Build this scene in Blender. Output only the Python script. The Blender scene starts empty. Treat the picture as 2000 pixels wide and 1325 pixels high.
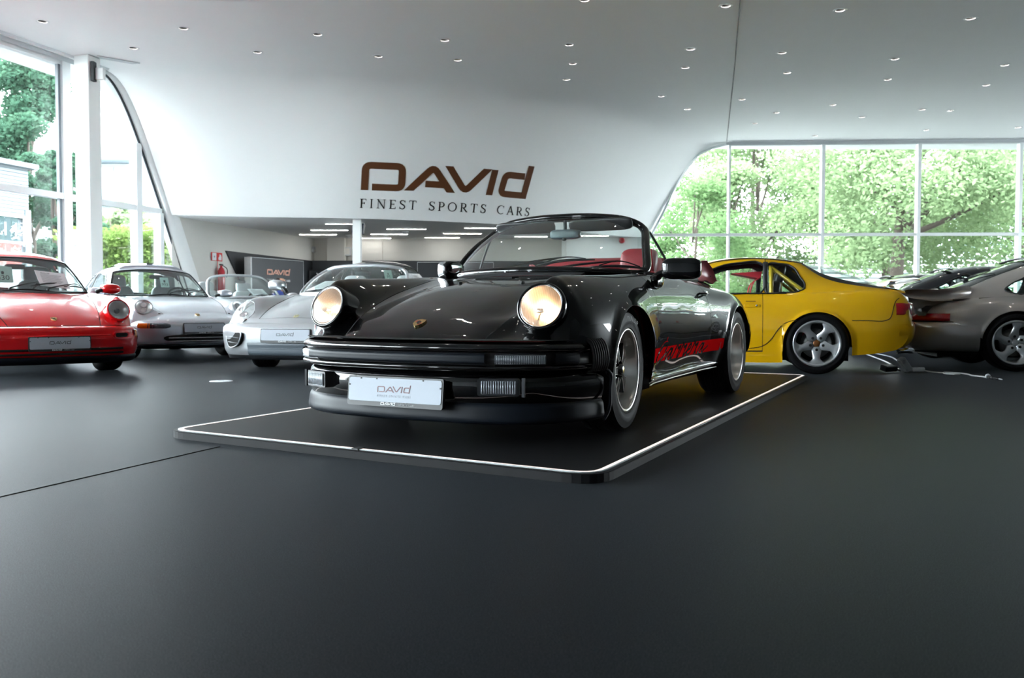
import bpy, math, random
import numpy as np
from mathutils import Vector, Matrix
from mathutils.geometry import delaunay_2d_cdt
rnd = random.Random(7)
R = math.radians
sc = bpy.context.scene
COL = sc.collection

# ------------------------------------------------------------------ camera, world, sun, exposure
CAM_Z = .667
cd = bpy.data.cameras.new('camera')
cd.sensor_width = 36.0
cd.lens = 36.0 * 1680 / 2000
cd.clip_end = 400
cd.dof.use_dof = True
cd.dof.focus_distance = 4.6
cd.dof.aperture_fstop = 4.5
cam = bpy.data.objects.new('camera', cd)
COL.objects.link(cam)
cam.matrix_world = Matrix.Translation((0, 0, CAM_Z)) @ Matrix.Rotation(R(90 - 2.005), 4, 'X') @ Matrix.Rotation(R(.126), 4, 'Z')
sc.camera = cam
w = bpy.data.worlds.new('sky')
sc.world = w
w.use_nodes = True
bg = w.node_tree.nodes['Background']
bg.inputs[0].default_value = (.86, .95, 1, 1)
bg.inputs[1].default_value = 9.3
sd = bpy.data.lights.new('sun', 'SUN')
sd.energy = 4.0
sd.angle = R(1.5)
sd.color = (1, .95, .86)
so = bpy.data.objects.new('sun', sd)
COL.objects.link(so)
so.rotation_euler = Vector((.25, -.42, -1)).to_track_quat('-Z', 'Y').to_euler()
so.location = (0, 0, 30)
vs = sc.view_settings
vs.view_transform = 'Standard'
vs.look = 'None'
vs.exposure = 1.66
vs.gamma = 1.0
vs.use_curve_mapping = False
cy = sc.cycles
cy.use_denoising = True
cy.max_bounces = 10
cy.diffuse_bounces = 5
cy.glossy_bounces = 5
cy.transmission_bounces = 6
cy.transparent_max_bounces = 24
cy.sample_clamp_indirect = 8
cy.caustics_reflective = False
cy.caustics_refractive = False
cy.blur_glossy = .5

# ------------------------------------------------------------------ materials
MATS = {}
def mat(name, col=(.5, .5, .5), rough=.5, metal=0., coat=0., emit=None, estr=0., spec=.5, noise=0., nscale=40., bump=0., bscale=200., sheen=0., twoside=None, flake=0.):
    if name in MATS: return MATS[name]
    m = bpy.data.materials.new(name)
    m.use_nodes = True
    nt = m.node_tree
    b = nt.nodes['Principled BSDF']
    b.inputs['Base Color'].default_value = (*col, 1)
    b.inputs['Roughness'].default_value = rough
    b.inputs['Metallic'].default_value = metal
    b.inputs['Specular IOR Level'].default_value = spec
    b.inputs['Coat Weight'].default_value = coat
    b.inputs['Coat Roughness'].default_value = .015
    if sheen:
        b.inputs['Sheen Weight'].default_value = sheen
        b.inputs['Sheen Roughness'].default_value = .5
    if emit:
        b.inputs['Emission Color'].default_value = (*emit, 1)
        b.inputs['Emission Strength'].default_value = estr
    tc = nt.nodes.new('ShaderNodeTexCoord')
    if noise or flake:
        n = nt.nodes.new('ShaderNodeTexNoise')
        n.inputs['Scale'].default_value = nscale if noise else 900
        n.inputs['Detail'].default_value = 4
        mx = nt.nodes.new('ShaderNodeMix')
        mx.data_type = 'RGBA'
        k = noise or flake
        mx.inputs[6].default_value = (*[c * (1 - k) for c in col], 1)
        mx.inputs[7].default_value = (*[min(1, c * (1 + k)) for c in col], 1)
        nt.links.new(tc.outputs['Object'], n.inputs['Vector'])
        nt.links.new(n.outputs['Fac'], mx.inputs[0])
        nt.links.new(mx.outputs[2], b.inputs['Base Color'])
    if bump:
        n = nt.nodes.new('ShaderNodeTexNoise')
        n.inputs['Scale'].default_value = bscale
        bp = nt.nodes.new('ShaderNodeBump')
        bp.inputs['Strength'].default_value = bump
        bp.inputs['Distance'].default_value = .002
        nt.links.new(tc.outputs['Object'], n.inputs['Vector'])
        nt.links.new(n.outputs['Fac'], bp.inputs['Height'])
        nt.links.new(bp.outputs['Normal'], b.inputs['Normal'])
    MATS[name] = m
    return m

def glass_mat(name, tint=(.93, .97, .96), refl=1.0, ior=1.5, rough=0., haze=0.):
    if name in MATS: return MATS[name]
    m = bpy.data.materials.new(name)
    m.use_nodes = True
    nt = m.node_tree
    for n in list(nt.nodes): nt.nodes.remove(n)
    o = nt.nodes.new('ShaderNodeOutputMaterial')
    tr = nt.nodes.new('ShaderNodeBsdfTransparent')
    tr.inputs[0].default_value = (*tint, 1)
    gl = nt.nodes.new('ShaderNodeBsdfGlossy')
    gl.inputs['Roughness'].default_value = rough
    gl.inputs[0].default_value = (refl, refl, refl, 1)
    fr = nt.nodes.new('ShaderNodeFresnel')
    fr.inputs['IOR'].default_value = ior
    mx = nt.nodes.new('ShaderNodeMixShader')
    ge = nt.nodes.new('ShaderNodeNewGeometry')
    mi_ = nt.nodes.new('ShaderNodeMix')
    mi_.inputs[2].default_value = ior
    mi_.inputs[3].default_value = 1 / ior
    nt.links.new(ge.outputs['Backfacing'], mi_.inputs[0])
    nt.links.new(mi_.outputs[0], fr.inputs['IOR'])
    nt.links.new(fr.outputs[0], mx.inputs[0])
    nt.links.new(tr.outputs[0], mx.inputs[1])
    nt.links.new(gl.outputs[0], mx.inputs[2])
    out = mx
    if haze:
        df = nt.nodes.new('ShaderNodeBsdfDiffuse')
        df.inputs[0].default_value = (.8, .85, .85, 1)
        m2 = nt.nodes.new('ShaderNodeMixShader')
        m2.inputs[0].default_value = haze
        nt.links.new(mx.outputs[0], m2.inputs[1])
        nt.links.new(df.outputs[0], m2.inputs[2])
        out = m2
    nt.links.new(out.outputs[0], o.inputs[0])
    MATS[name] = m
    return m

def leaf_mat(name, c1, c2):
    if name in MATS: return MATS[name]
    m = bpy.data.materials.new(name)
    m.use_nodes = True
    nt = m.node_tree
    for n in list(nt.nodes): nt.nodes.remove(n)
    o = nt.nodes.new('ShaderNodeOutputMaterial')
    tc = nt.nodes.new('ShaderNodeTexCoord')
    nz = nt.nodes.new('ShaderNodeTexNoise')
    nz.inputs['Scale'].default_value = 1.7
    nz.inputs['Detail'].default_value = 6
    nt.links.new(tc.outputs['Object'], nz.inputs['Vector'])
    mx = nt.nodes.new('ShaderNodeMix')
    mx.data_type = 'RGBA'
    mx.inputs[6].default_value = (*c1, 1)
    mx.inputs[7].default_value = (*c2, 1)
    nt.links.new(nz.outputs['Fac'], mx.inputs[0])
    d = nt.nodes.new('ShaderNodeBsdfDiffuse')
    t = nt.nodes.new('ShaderNodeBsdfTranslucent')
    ms = nt.nodes.new('ShaderNodeMixShader')
    ms.inputs[0].default_value = .45
    nt.links.new(mx.outputs[2], d.inputs[0])
    nt.links.new(mx.outputs[2], t.inputs[0])
    nt.links.new(d.outputs[0], ms.inputs[1])
    nt.links.new(t.outputs[0], ms.inputs[2])
    nt.links.new(ms.outputs[0], o.inputs[0])
    MATS[name] = m
    return m

WHITE = mat('white_plaster', (.89, .905, .90), .65, noise=.01, nscale=3, spec=.3)
GLOSSW = mat('white_lacquer', (.80, .82, .81), .35, noise=.01, nscale=3)
DKWALL = mat('anthracite_panel', (.018, .022, .028), .45, noise=.1, nscale=8)
MULL = mat('white_aluminium', (.80, .83, .84), .35, noise=.01)
MULLD = mat('grey_aluminium', (.55, .58, .60), .4, noise=.02)
BLACKP = mat('black_plastic', (.012, .013, .015), .42, noise=.1, bump=.15, bscale=400)
RUBBER = mat('black_rubber', (.008, .008, .009), .5, spec=.3, noise=.15, bump=.2, bscale=300)
BUMPRUB = mat('bumper_rubber', (.005, .0075, .012), .45, spec=.2, noise=.25, nscale=14)
TYRE = mat('tyre_rubber', (.006, .006, .007), .55, spec=.12, noise=.2, nscale=25, bump=.2, bscale=250)
DARK = mat('underbody_black', (.004, .004, .005), .8, noise=.1)
GAPM = mat('panel_gap_black', (.001, .001, .001), .9, noise=.1)
CHROME = mat('chrome', (.75, .76, .78), .06, 1, noise=.01)
ALU = mat('polished_aluminium', (.82, .79, .75), .30, 1, noise=.04, nscale=60)
SILVERW = mat('silver_wheel_lacquer', (.56, .58, .61), .30, .7, coat=.6, noise=.02)
BLACKW = mat('black_wheel_lacquer', (.006, .006, .007), .18, coat=.8, noise=.1)
GOLD = mat('crest_gold', (.72, .52, .22), .25, 1, noise=.05)
CRED = mat('crest_red', (.35, .02, .02), .3, noise=.05)
PLATE = mat('plate_white', (.46, .50, .56), .5, noise=.02, spec=.15)
LOGOBR = mat('logo_brown', (.115, .042, .016), .4, noise=.06)
LOGODK = mat('logo_black', (.012, .011, .010), .4, noise=.06)
LOGORD = mat('logo_dark_red', (.10, .012, .016), .4, noise=.06)
COPPER = mat('logo_copper', (.70, .36, .27), .4, noise=.03)
PAPER = mat('paper_white', (.75, .76, .78), .7, noise=.02)
INK = mat('grey_print', (.25, .26, .28), .7, noise=.02)
REDL = mat('red_leather', (.30, .018, .028), .42, noise=.12, nscale=18, bump=.3, bscale=90)
REDC = mat('red_cloth', (.55, .01, .03), .6, noise=.1, nscale=30)
GREYL = mat('grey_leather', (.16, .17, .18), .5, noise=.1, bump=.2, bscale=90)
LIGHTL = mat('light_grey_leather', (.40, .42, .43), .5, noise=.08, bump=.2, bscale=90)
BLKL = mat('black_leather', (.018, .019, .021), .45, noise=.1, bump=.2, bscale=90)
GLASS = glass_mat('car_glass', (.86, .93, .91))
WGLASS = glass_mat('windscreen_glass', (.84, .92, .90), haze=.015)
DGLASS = glass_mat('dark_glass', (.35, .45, .44))
PANE = glass_mat('window_pane_glass', (.95, .975, .97), haze=.006)
LENS = glass_mat('lamp_lens', (.95, .95, .95), ior=1.55)
RIBG = mat('ribbed_glass_light', (.55, .58, .62), .18, .45, noise=.1)
HEADL = mat('dark_headliner', (.02, .021, .024), .8, noise=.1)
AMBER = mat('amber_lens', (.75, .16, .01), .15, coat=.5, noise=.2, nscale=60)
CLEARL = mat('clear_ribbed_lens', (.17, .185, .21), .2, .5, coat=.7, noise=.45, nscale=55, bump=.5, bscale=120)
TAILR = mat('tail_red', (.42, .006, .012), .12, coat=1, noise=.3, nscale=25)
REFL = mat('lamp_reflector', (.88, .89, .89), .30, 1, noise=.02)
REFLW = mat('lit_lamp_reflector', (.90, .86, .80), .30, 1, noise=.02)
WARMB = mat('warm_bulb', (1, .8, .5), .5, emit=(1, .56, .24), estr=7.5)
SPOTE = mat('downlight_lamp', (1, .95, .9), .5, emit=(1, .95, .88), estr=60)
LEDE = mat('led_strip', (1, 1, 1), .5, emit=(1, .97, .92), estr=15)
EDGE_E = mat('platform_edge_strip', (.72, .60, .56), .3, noise=.03, emit=(1, .86, .82), estr=.32)

def paint(name, col, metal=0., rough=.3, flake=0., spec=.5):
    return mat(name, col, rough, metal, coat=1.0, flake=flake, noise=0 if flake else .015, nscale=5, spec=spec if metal else min(spec, .12))
P_BLACK = paint('black_paint', (.0016, .0016, .002), 0, .25, spec=.05)
P_RED = paint('signal_red_paint', (.66, .006, .009), 0, .32)
P_SILV = paint('light_silver_paint', (.55, .58, .64), .55, .34, flake=.07)
P_SILV2 = paint('titanium_silver_paint', (.52, .55, .58), .55, .33, flake=.07)
P_PEARL = paint('arctic_silver_paint', (.58, .60, .62), .5, .33, flake=.07)
P_YEL = paint('speed_yellow_paint', (.72, .40, .004), 0, .3)
P_GREY = paint('warm_grey_silver_paint', (.43, .40, .38), .58, .32, flake=.1)
P_DARK = paint('dark_blue_black_paint', (.006, .008, .012), .2, .3)
P_DGRY = paint('dark_slate_paint', (.05, .055, .065), .5, .3, flake=.1)
# ------------------------------------------------------------------ mesh helpers
def tag(o, label=None, cat=None, group=None, kind=None):
    if label: o['label'] = label
    if cat: o['category'] = cat
    if group: o['group'] = group
    if kind: o['kind'] = kind
    return o

def mkmesh(name, v, f, mats, mi=None, smooth=True):
    me = bpy.data.meshes.new(name)
    me.from_pydata([tuple(p) for p in v], [], [tuple(q) for q in f])
    for m in (mats if isinstance(mats, (list, tuple)) else [mats]): me.materials.append(m)
    if mi is not None: me.polygons.foreach_set('material_index', np.asarray(mi, dtype=np.int32))
    if smooth: me.polygons.foreach_set('use_smooth', np.ones(len(me.polygons), dtype=bool))
    me.update()
    return me

def link(name, me, parent=None, loc=None, rot=None):
    o = bpy.data.objects.new(name, me)
    COL.objects.link(o)
    if parent is not None: o.parent = parent
    if loc is not None: o.location = loc
    if rot is not None: o.rotation_euler = rot
    return o

def empty(name, loc=(0, 0, 0), rz=0, parent=None):
    o = bpy.data.objects.new(name, None)
    COL.objects.link(o)
    o.location = loc
    o.rotation_euler = (0, 0, rz)
    o.empty_display_size = .1
    if parent is not None: o.parent = parent
    return o

def bez(t, xs, P):
    pass

def hermite(ts, P, tq):
    """C1 spline through P (n,d) at parameters ts, evaluated at tq (Bessel tangents)."""
    ts = np.asarray(ts, float); P = np.asarray(P, float); tq = np.asarray(tq, float)
    n = len(ts)
    if n == 2:
        a = ((tq - ts[0]) / (ts[1] - ts[0]))[:, None]
        return P[0] * (1 - a) + P[1] * a
    h = np.diff(ts); d = np.diff(P, axis=0) / h[:, None]
    m = np.empty_like(P)
    m[1:-1] = (d[:-1] * h[1:, None] + d[1:] * h[:-1, None]) / (h[1:] + h[:-1])[:, None]
    m[0] = 1.5 * d[0] - .5 * m[1]
    m[-1] = 1.5 * d[-1] - .5 * m[-2]
    i = np.clip(np.searchsorted(ts, tq, side='right') - 1, 0, n - 2)
    t = ((tq - ts[i]) / h[i])[:, None]
    h00 = 2 * t**3 - 3 * t**2 + 1; h10 = t**3 - 2 * t**2 + t; h01 = -2 * t**3 + 3 * t**2; h11 = t**3 - t**2
    return h00 * P[i] + h10 * h[i][:, None] * m[i] + h01 * P[i + 1] + h11 * h[i][:, None] * m[i + 1]

def spline(P, n, closed=False):
    P = np.asarray(P, float)
    if closed: P = np.vstack([P[-2:], P, P[:3]])
    c = np.concatenate([[0], np.cumsum(np.maximum(1e-6, np.linalg.norm(np.diff(P, axis=0), axis=1)))])
    if closed:
        return hermite(c, P, np.linspace(c[2], c[-3], n + 1)[:-1])
    return hermite(c, P, np.linspace(0, c[-1], n))

class MB:
    def __init__(s): s.v = []; s.f = []; s.m = []
    def add(s, v, f, mi=0):
        o = len(s.v)
        s.v.extend([tuple(map(float, p)) for p in v])
        s.f.extend([tuple(int(i) + o for i in q) for q in f])
        s.m.extend([mi] * len(f))
        return s
    def box(s, c, size, mi=0, rot=None, bev=0.):
        hx, hy, hz = [a / 2 for a in size]
        if bev:
            b = min(bev, hx * .9, hy * .9, hz * .9)
            v = []; 
            for sz in (-1, 1):
                for (ix, iy, iz) in ((b, b, 0), (0, b, b), (b, 0, b)): pass
            # chamfered box: 24 verts
            P = {}
            for sx in (-1, 1):
                for sy in (-1, 1):
                    for sz in (-1, 1):
                        P[(sx, sy, sz)] = (len(v), len(v) + 1, len(v) + 2)
                        v += [(sx * hx, sy * (hy - b), sz * (hz - b)), (sx * (hx - b), sy * hy, sz * (hz - b)), (sx * (hx - b), sy * (hy - b), sz * hz)]
            f = []
            def q(*idx, flip=False): f.append(idx[::-1] if flip else idx)
            for sgn in (-1, 1):
                q(P[(sgn, -1, -1)][0], P[(sgn, 1, -1)][0], P[(sgn, 1, 1)][0], P[(sgn, -1, 1)][0], flip=sgn < 0)
                q(P[(-1, sgn, -1)][1], P[(-1, sgn, 1)][1], P[(1, sgn, 1)][1], P[(1, sgn, -1)][1], flip=sgn < 0)
                q(P[(-1, -1, sgn)][2], P[(1, -1, sgn)][2], P[(1, 1, sgn)][2], P[(-1, 1, sgn)][2], flip=sgn < 0)
            for a in (-1, 1):
                for c2 in (-1, 1):
                    q(P[(a, c2, -1)][0], P[(a, c2, -1)][1], P[(a, c2, 1)][1], P[(a, c2, 1)][0], flip=a * c2 < 0)
                    q(P[(a, -1, c2)][0], P[(a, 1, c2)][0], P[(a, 1, c2)][2], P[(a, -1, c2)][2], flip=a * c2 < 0)
                    q(P[(-1, a, c2)][1], P[(-1, a, c2)][2], P[(1, a, c2)][2], P[(1, a, c2)][1], flip=a * c2 < 0)
                    for d in (-1, 1):
                        k = P[(a, c2, d)]
                        q(k[0], k[1], k[2], flip=a * c2 * d < 0)
        else:
            v = [(x, y, z) for z in (-hz, hz) for y in (-hy, hy) for x in (-hx, hx)]
            f = [(0, 2, 3, 1), (4, 5, 7, 6), (0, 1, 5, 4), (2, 6, 7, 3), (0, 4, 6, 2), (1, 3, 7, 5)]
        if rot is not None:
            v = [rot @ Vector(p) for p in v]
        return s.add([(p[0] + c[0], p[1] + c[1], p[2] + c[2]) for p in v], f, mi)
    def grid(s, P, mi=0, closeu=False, closev=False, flip=False):
        P = np.asarray(P, float); n, m = P.shape[:2]
        f = []
        for i in range(n - (0 if closeu else 1)):
            for j in range(m - (0 if closev else 1)):
                a, b = i * m + j, i * m + (j + 1) % m
                c, d = ((i + 1) % n) * m + (j + 1) % m, ((i + 1) % n) * m + j
                f.append((a, b, c, d)[::-1] if flip else (a, b, c, d))
        return s.add(P.reshape(-1, 3), f, mi)
    def tube(s, pts, r, n=8, mi=0, closed=False, squash=None, cap=True):
        P = np.asarray(pts, float); N = len(P)
        rr = np.broadcast_to(np.asarray(r, float), (N,)) if np.ndim(r) < 2 else None
        T = np.gradient(P, axis=0) if not closed else (np.roll(P, -1, 0) - np.roll(P, 1, 0))
        T /= np.maximum(1e-9, np.linalg.norm(T, axis=1))[:, None]
        up = np.array([0, 0, 1.]) if abs(T[0][2]) < .9 else np.array([1., 0, 0])
        a = np.cross(T[0], up); a /= np.linalg.norm(a)
        rings = []
        for k in range(N):
            a = a - T[k] * a.dot(T[k]); a /= max(1e-9, np.linalg.norm(a))
            b = np.cross(T[k], a)
            th = np.linspace(0, 2 * math.pi, n, endpoint=False)
            sa, sb = squash or (1, 1)
            rings.append(P[k] + rr[k] * (np.cos(th)[:, None] * a * sa + np.sin(th)[:, None] * b * sb))
        o = len(s.v)
        s.grid(rings, mi, closeu=closed, closev=True, flip=True)
        if cap and not closed:
            s.f.append(tuple(o + k for k in range(n))); s.m.append(mi)
            s.f.append(tuple(o + (N - 1) * n + k for k in range(n))[::-1]); s.m.append(mi)
        return s
    def lathe(s, prof, axis='y', n=48, mi=0, c=(0, 0, 0), closed=False):
        """prof: (r, h) pairs around axis through c"""
        rings = []
        for k in range(n):
            t = 2 * math.pi * k / n
            ct, st = math.cos(t), math.sin(t)
            rg = []
            for (r, h) in prof:
                if axis == 'y': p = (r * ct, h, r * st)
                elif axis == 'z': p = (r * ct, r * st, h)
                else: p = (h, r * ct, r * st)
                rg.append((p[0] + c[0], p[1] + c[1], p[2] + c[2]))
            rings.append(rg)
        return s.grid(rings, mi, closeu=True, closev=closed)
    def sq(s, c, size, e=.35, nu=20, nv=12, mi=0, rot=None, shear=None):
        """superellipsoid (soft box)"""
        def p(x, k): return math.copysign(abs(x) ** k, x)
        V = []
        for i in range(nv + 1):
            ph = -math.pi / 2 + math.pi * i / nv
            for j in range(nu):
                th = 2 * math.pi * j / nu
                q = Vector((p(math.cos(ph), e) * p(math.cos(th), e) * size[0] / 2, p(math.cos(ph), e) * p(math.sin(th), e) * size[1] / 2, p(math.sin(ph), e) * size[2] / 2))
                if shear: q.x += q.z * shear
                if rot is not None: q = rot @ q
                V.append((q.x + c[0], q.y + c[1], q.z + c[2]))
        f = []
        for i in range(nv):
            for j in range(nu):
                f.append((i * nu + j, i * nu + (j + 1) % nu, (i + 1) * nu + (j + 1) % nu, (i + 1) * nu + j))
        return s.add(V, f, mi)
    def prism(s, poly, place, h=.005, mi=0, base=0.):
        """poly: 2D list; place(u,v,w)->3D ; tops at w=h"""
        n = len(poly)
        v = [place(u, q, base) for u, q in poly] + [place(u, q, h) for u, q in poly]
        f = [tuple(range(n))[::-1], tuple(range(n, 2 * n))] + [(i, (i + 1) % n, n + (i + 1) % n, n + i) for i in range(n)]
        return s.add(v, f, mi)
    def ribbon(s, pts, width, place, h=.004, mi=0, hcut=False, base=0., rad=None):
        """flat stroke along 2D polyline with thickness"""
        P = [np.array(p[:2], float) for p in pts]
        if rad:
            Q = [P[0]]
            for i in range(1, len(P) - 1):
                r_ = rad if len(pts[i]) < 3 else pts[i][2]
                a, b, c = P[i - 1], P[i], P[i + 1]
                u1 = (a - b) / np.linalg.norm(a - b); u2 = (c - b) / np.linalg.norm(c - b)
                d = min(r_, np.linalg.norm(a - b) * .49, np.linalg.norm(c - b) * .49)
                for k in range(6):
                    t = k / 5
                    Q.append((1 - t)**2 * (b + u1 * d) + 2 * t * (1 - t) * b + t * t * (b + u2 * d))
            Q.append(P[-1]); P = Q
        n = len(P); L = []; Rr = []
        wd = np.broadcast_to(np.asarray(width, float), (n,)) if np.ndim(width) == 0 else np.interp(np.linspace(0, 1, n), np.linspace(0, 1, len(width)), width)
        for i in range(n):
            t1 = P[i] - P[i - 1] if i else None; t2 = P[i + 1] - P[i] if i < n - 1 else None
            if t1 is not None: t1 = t1 / max(1e-9, np.linalg.norm(t1))
            if t2 is not None: t2 = t2 / max(1e-9, np.linalg.norm(t2))
            if t1 is None or t2 is None:
                t = t2 if t1 is None else t1
                nn = np.array([-t[1], t[0]])
                if hcut and abs(nn[0]) > .15: off = np.array([wd[i] / 2 / nn[0], 0])
                else: off = nn * wd[i] / 2
            else:
                n1 = np.array([-t1[1], t1[0]]); n2 = np.array([-t2[1], t2[0]])
                m_ = n1 + n2; l = np.linalg.norm(m_)
                m_ = m_ / l if l > 1e-6 else n1
                off = m_ * wd[i] / 2 / max(.45, m_.dot(n1))
            L.append(P[i] + off); Rr.append(P[i] - off)
        v = []
        for a, b in zip(L, Rr): v += [place(a[0], a[1], h), place(b[0], b[1], h), place(a[0], a[1], base), place(b[0], b[1], base)]
        f = []
        for i in range(n - 1):
            k = 4 * i
            f += [(k, k + 1, k + 5, k + 4), (k, k + 4, k + 6, k + 2), (k + 1, k + 3, k + 7, k + 5)]
        f += [(0, 2, 3, 1), (4 * n - 4, 4 * n - 3, 4 * n - 1, 4 * n - 2)]
        return s.add(v, f, mi)
    def mesh(s, name, mats, smooth=True): return mkmesh(name, s.v, s.f, mats, s.m, smooth)
    def build(s, name, mats, parent=None, loc=None, rot=None, smooth=True, label=None):
        o = link(name, s.mesh(name, mats, smooth), parent, loc, rot)
        if label: o['label'] = label
        return o

def sharp(o, ang=35):
    """mark edges above the angle sharp so flat-sided pieces keep crisp edges"""
    me = o.data if hasattr(o, 'data') else o
    import bmesh
    bm = bmesh.new(); bm.from_mesh(me)
    a = R(ang)
    for e in bm.edges:
        if len(e.link_faces) == 2 and e.calc_face_angle(0) > a: e.smooth = False
    bm.to_mesh(me); bm.free()
    return o

# ------------------------------------------------------------------ lettering
_T = {}
def text2d(txt, size=1.0):
    """built-in font glyphs as 2D verts and faces"""
    if txt not in _T:
        c = bpy.data.curves.new('t', 'FONT'); c.body = txt; c.align_x = 'CENTER'; c.align_y = 'CENTER'; c.resolution_u = 3
        o = bpy.data.objects.new('t', c); COL.objects.link(o)
        dg = bpy.context.evaluated_depsgraph_get()
        me = bpy.data.meshes.new_from_object(o.evaluated_get(dg))
        _T[txt] = ([(v.co.x, v.co.y) for v in me.vertices], [tuple(p.vertices) for p in me.polygons])
        bpy.data.meshes.remove(me); bpy.data.objects.remove(o); bpy.data.curves.remove(c)
    v, f = _T[txt]
    return [(x * size, y * size) for x, y in v], f

def put_text(mb, txt, size, place, h=.002, mi=0, sx=1.):
    v, f = text2d(txt, size)
    mb.add([place(x * sx, y, h) for x, y in v], f, mi)

def logo(mb, wid, place, h=.004, mi=0, thick=1., only=None):
    """wide five-letter showroom logo, centred, total width wid"""
    k = wid / 1490
    def q(pts): return [((p[0] - 1030) * k, (272 - p[1]) * k, *[c * k for c in p[2:]]) for p in pts]
    W = 56 * k * thick
    S = [(0, [(316, 392), (316, 181), (608, 181), (608, 364), (374, 364)], 46, False), (1, [(668, 382), (862, 170), (1018, 382)], 52, True), (1, [(800, 318), (955, 318)], None, False),
         (2, [(990, 155), (1137, 366), (1330, 155)], 56, True), (3, [(1397, 157), (1357, 382)], None, True), (4, [(1690, 190), (1500, 190), (1463, 362), (1695, 362)], 46, False), (4, [(1750, 92), (1692, 390)], None, True)]
    for L, pts, r, hc in S:
        if only is not None and L not in only: continue
        mb.ribbon(q(pts), W, place, h, mi, hcut=hc, rad=(r * k if r else None))

def _arc(cx, cy, rx, ry, a0, a1, n=14):
    return [(cx + rx * math.cos(R(a0 + (a1 - a0) * i / (n - 1))), cy + ry * math.sin(R(a0 + (a1 - a0) * i / (n - 1)))) for i in range(n)]
TH, TN = .15, .065
def _serif(x, y, w_=.26): return ([(x - w_ / 2, y), (x + w_ / 2, y)], .05)
SER = {
    'F': (.60, [([(.15, 0), (.15, 1)], TH), ([(.02, .97), (.58, .97)], TN), ([(.15, .52), (.46, .52)], TN), ([(.57, .97), (.57, .80)], .05), ([(.45, .62), (.45, .42)], .05), _serif(.15, .025)]),
    'I': (.30, [([(.15, 0), (.15, 1)], TH), _serif(.15, .025), _serif(.15, .975)]),
    'N': (.85, [([(.14, 0), (.14, 1)], TN), ([(.10, 1), (.72, 0)], TH), ([(.72, 0), (.72, 1)], TN), _serif(.14, .025), _serif(.10, .975, .2), _serif(.72, .975)]),
    'E': (.62, [([(.15, 0), (.15, 1)], TH), ([(.02, .97), (.56, .97)], TN), ([(.15, .52), (.46, .52)], TN), ([(.02, .03), (.60, .03)], TN), ([(.56, .97), (.56, .80)], .05), ([(.59, .03), (.59, .22)], .05), ([(.45, .62), (.45, .42)], .05)]),
    'S': (.60, [([(.53, .80), (.46, .93), (.32, .985), (.16, .93), (.09, .78), (.15, .62), (.32, .52), (.48, .41), (.53, .25), (.46, .08), (.29, .015), (.13, .08), (.06, .22)], [.05, .06, .07, .1, .14, .15, .16, .15, .14, .1, .07, .06, .05]), ([(.54, .98), (.54, .74)], .045), ([(.05, .02), (.05, .28)], .045)]),
    'T': (.72, [([(.36, 0), (.36, 1)], TH), ([(.02, .97), (.70, .97)], TN), ([(.03, .97), (.03, .78)], .05), ([(.69, .97), (.69, .78)], .05), _serif(.36, .025)]),
    'P': (.62, [([(.15, 0), (.15, 1)], TH), ([(.02, .97), (.30, .97)] + _arc(.32, .71, .26, .26, 90, -90, 10) + [(.15, .45)], [.06, .06, .08, .14, .15, .14, .08, .06]), _serif(.15, .025)]),
    'O': (.95, [(_arc(.475, .5, .40, .48, 0, 360, 26), [.15, .10, .06, .10, .15, .10, .06, .10, .15])]),
    'R': (.76, [([(.15, 0), (.15, 1)], TH), ([(.02, .97), (.30, .97)] + _arc(.32, .72, .25, .25, 90, -90, 10) + [(.15, .47)], [.06, .06, .08, .14, .15, .14, .08, .06]), ([(.34, .47), (.70, 0)], TH), _serif(.15, .025), _serif(.70, .025, .16)]),
    'C': (.84, [(_arc(.47, .5, .40, .48, 48, 312, 20), [.05, .06, .09, .14, .15, .14, .09, .06, .05]), ([(.76, .98), (.76, .72)], .045)]),
    'A': (.80, [([(.06, 0), (.39, 1)], TN), ([(.38, 1), (.72, 0)], TH), ([(.18, .34), (.60, .34)], TN), _serif(.06, .025, .2), _serif(.72, .025, .24)]),
    ' ': (.55, [])}
def serif_text(mb, txt, height, width, place, h=.003, mi=0, bold=1.):
    gap = .34
    tot = sum(SER[c][0] + gap for c in txt) - gap
    kx = width / tot
    x = -width / 2
    for c in txt:
        a, st = SER[c]
        for pts, wd in st:
            mb.ribbon([(x + p[0] * kx, p[1] * height) for p in pts], np.asarray(wd) * height * bold, place, h, mi)
        x += (a + gap) * kx
# ------------------------------------------------------------------ car building kit (car space: x forward from the front axle, y left, z up)
def smooth_table(tab, col, sig=.035):
    X = np.array([t[0] for t in tab][::-1], float); Y = np.array([t[col] for t in tab][::-1], float)
    g = np.arange(X[0], X[-1] + 1e-6, .01)
    y = hermite(X, Y[:, None], g)[:, 0]
    if sig:
        k = int(sig * 300); pad = k
        yl = 2 * y[0] - y[1:pad + 1][::-1]; yr = 2 * y[-1] - y[-pad - 1:-1][::-1]
        ye = np.concatenate([yl, y, yr])
        ker = np.exp(-.5 * (np.arange(-k, k + 1) * .01 / sig)**2); ker /= ker.sum()
        y = np.convolve(ye, ker, 'same')[pad:-pad]
    return g, y

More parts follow.
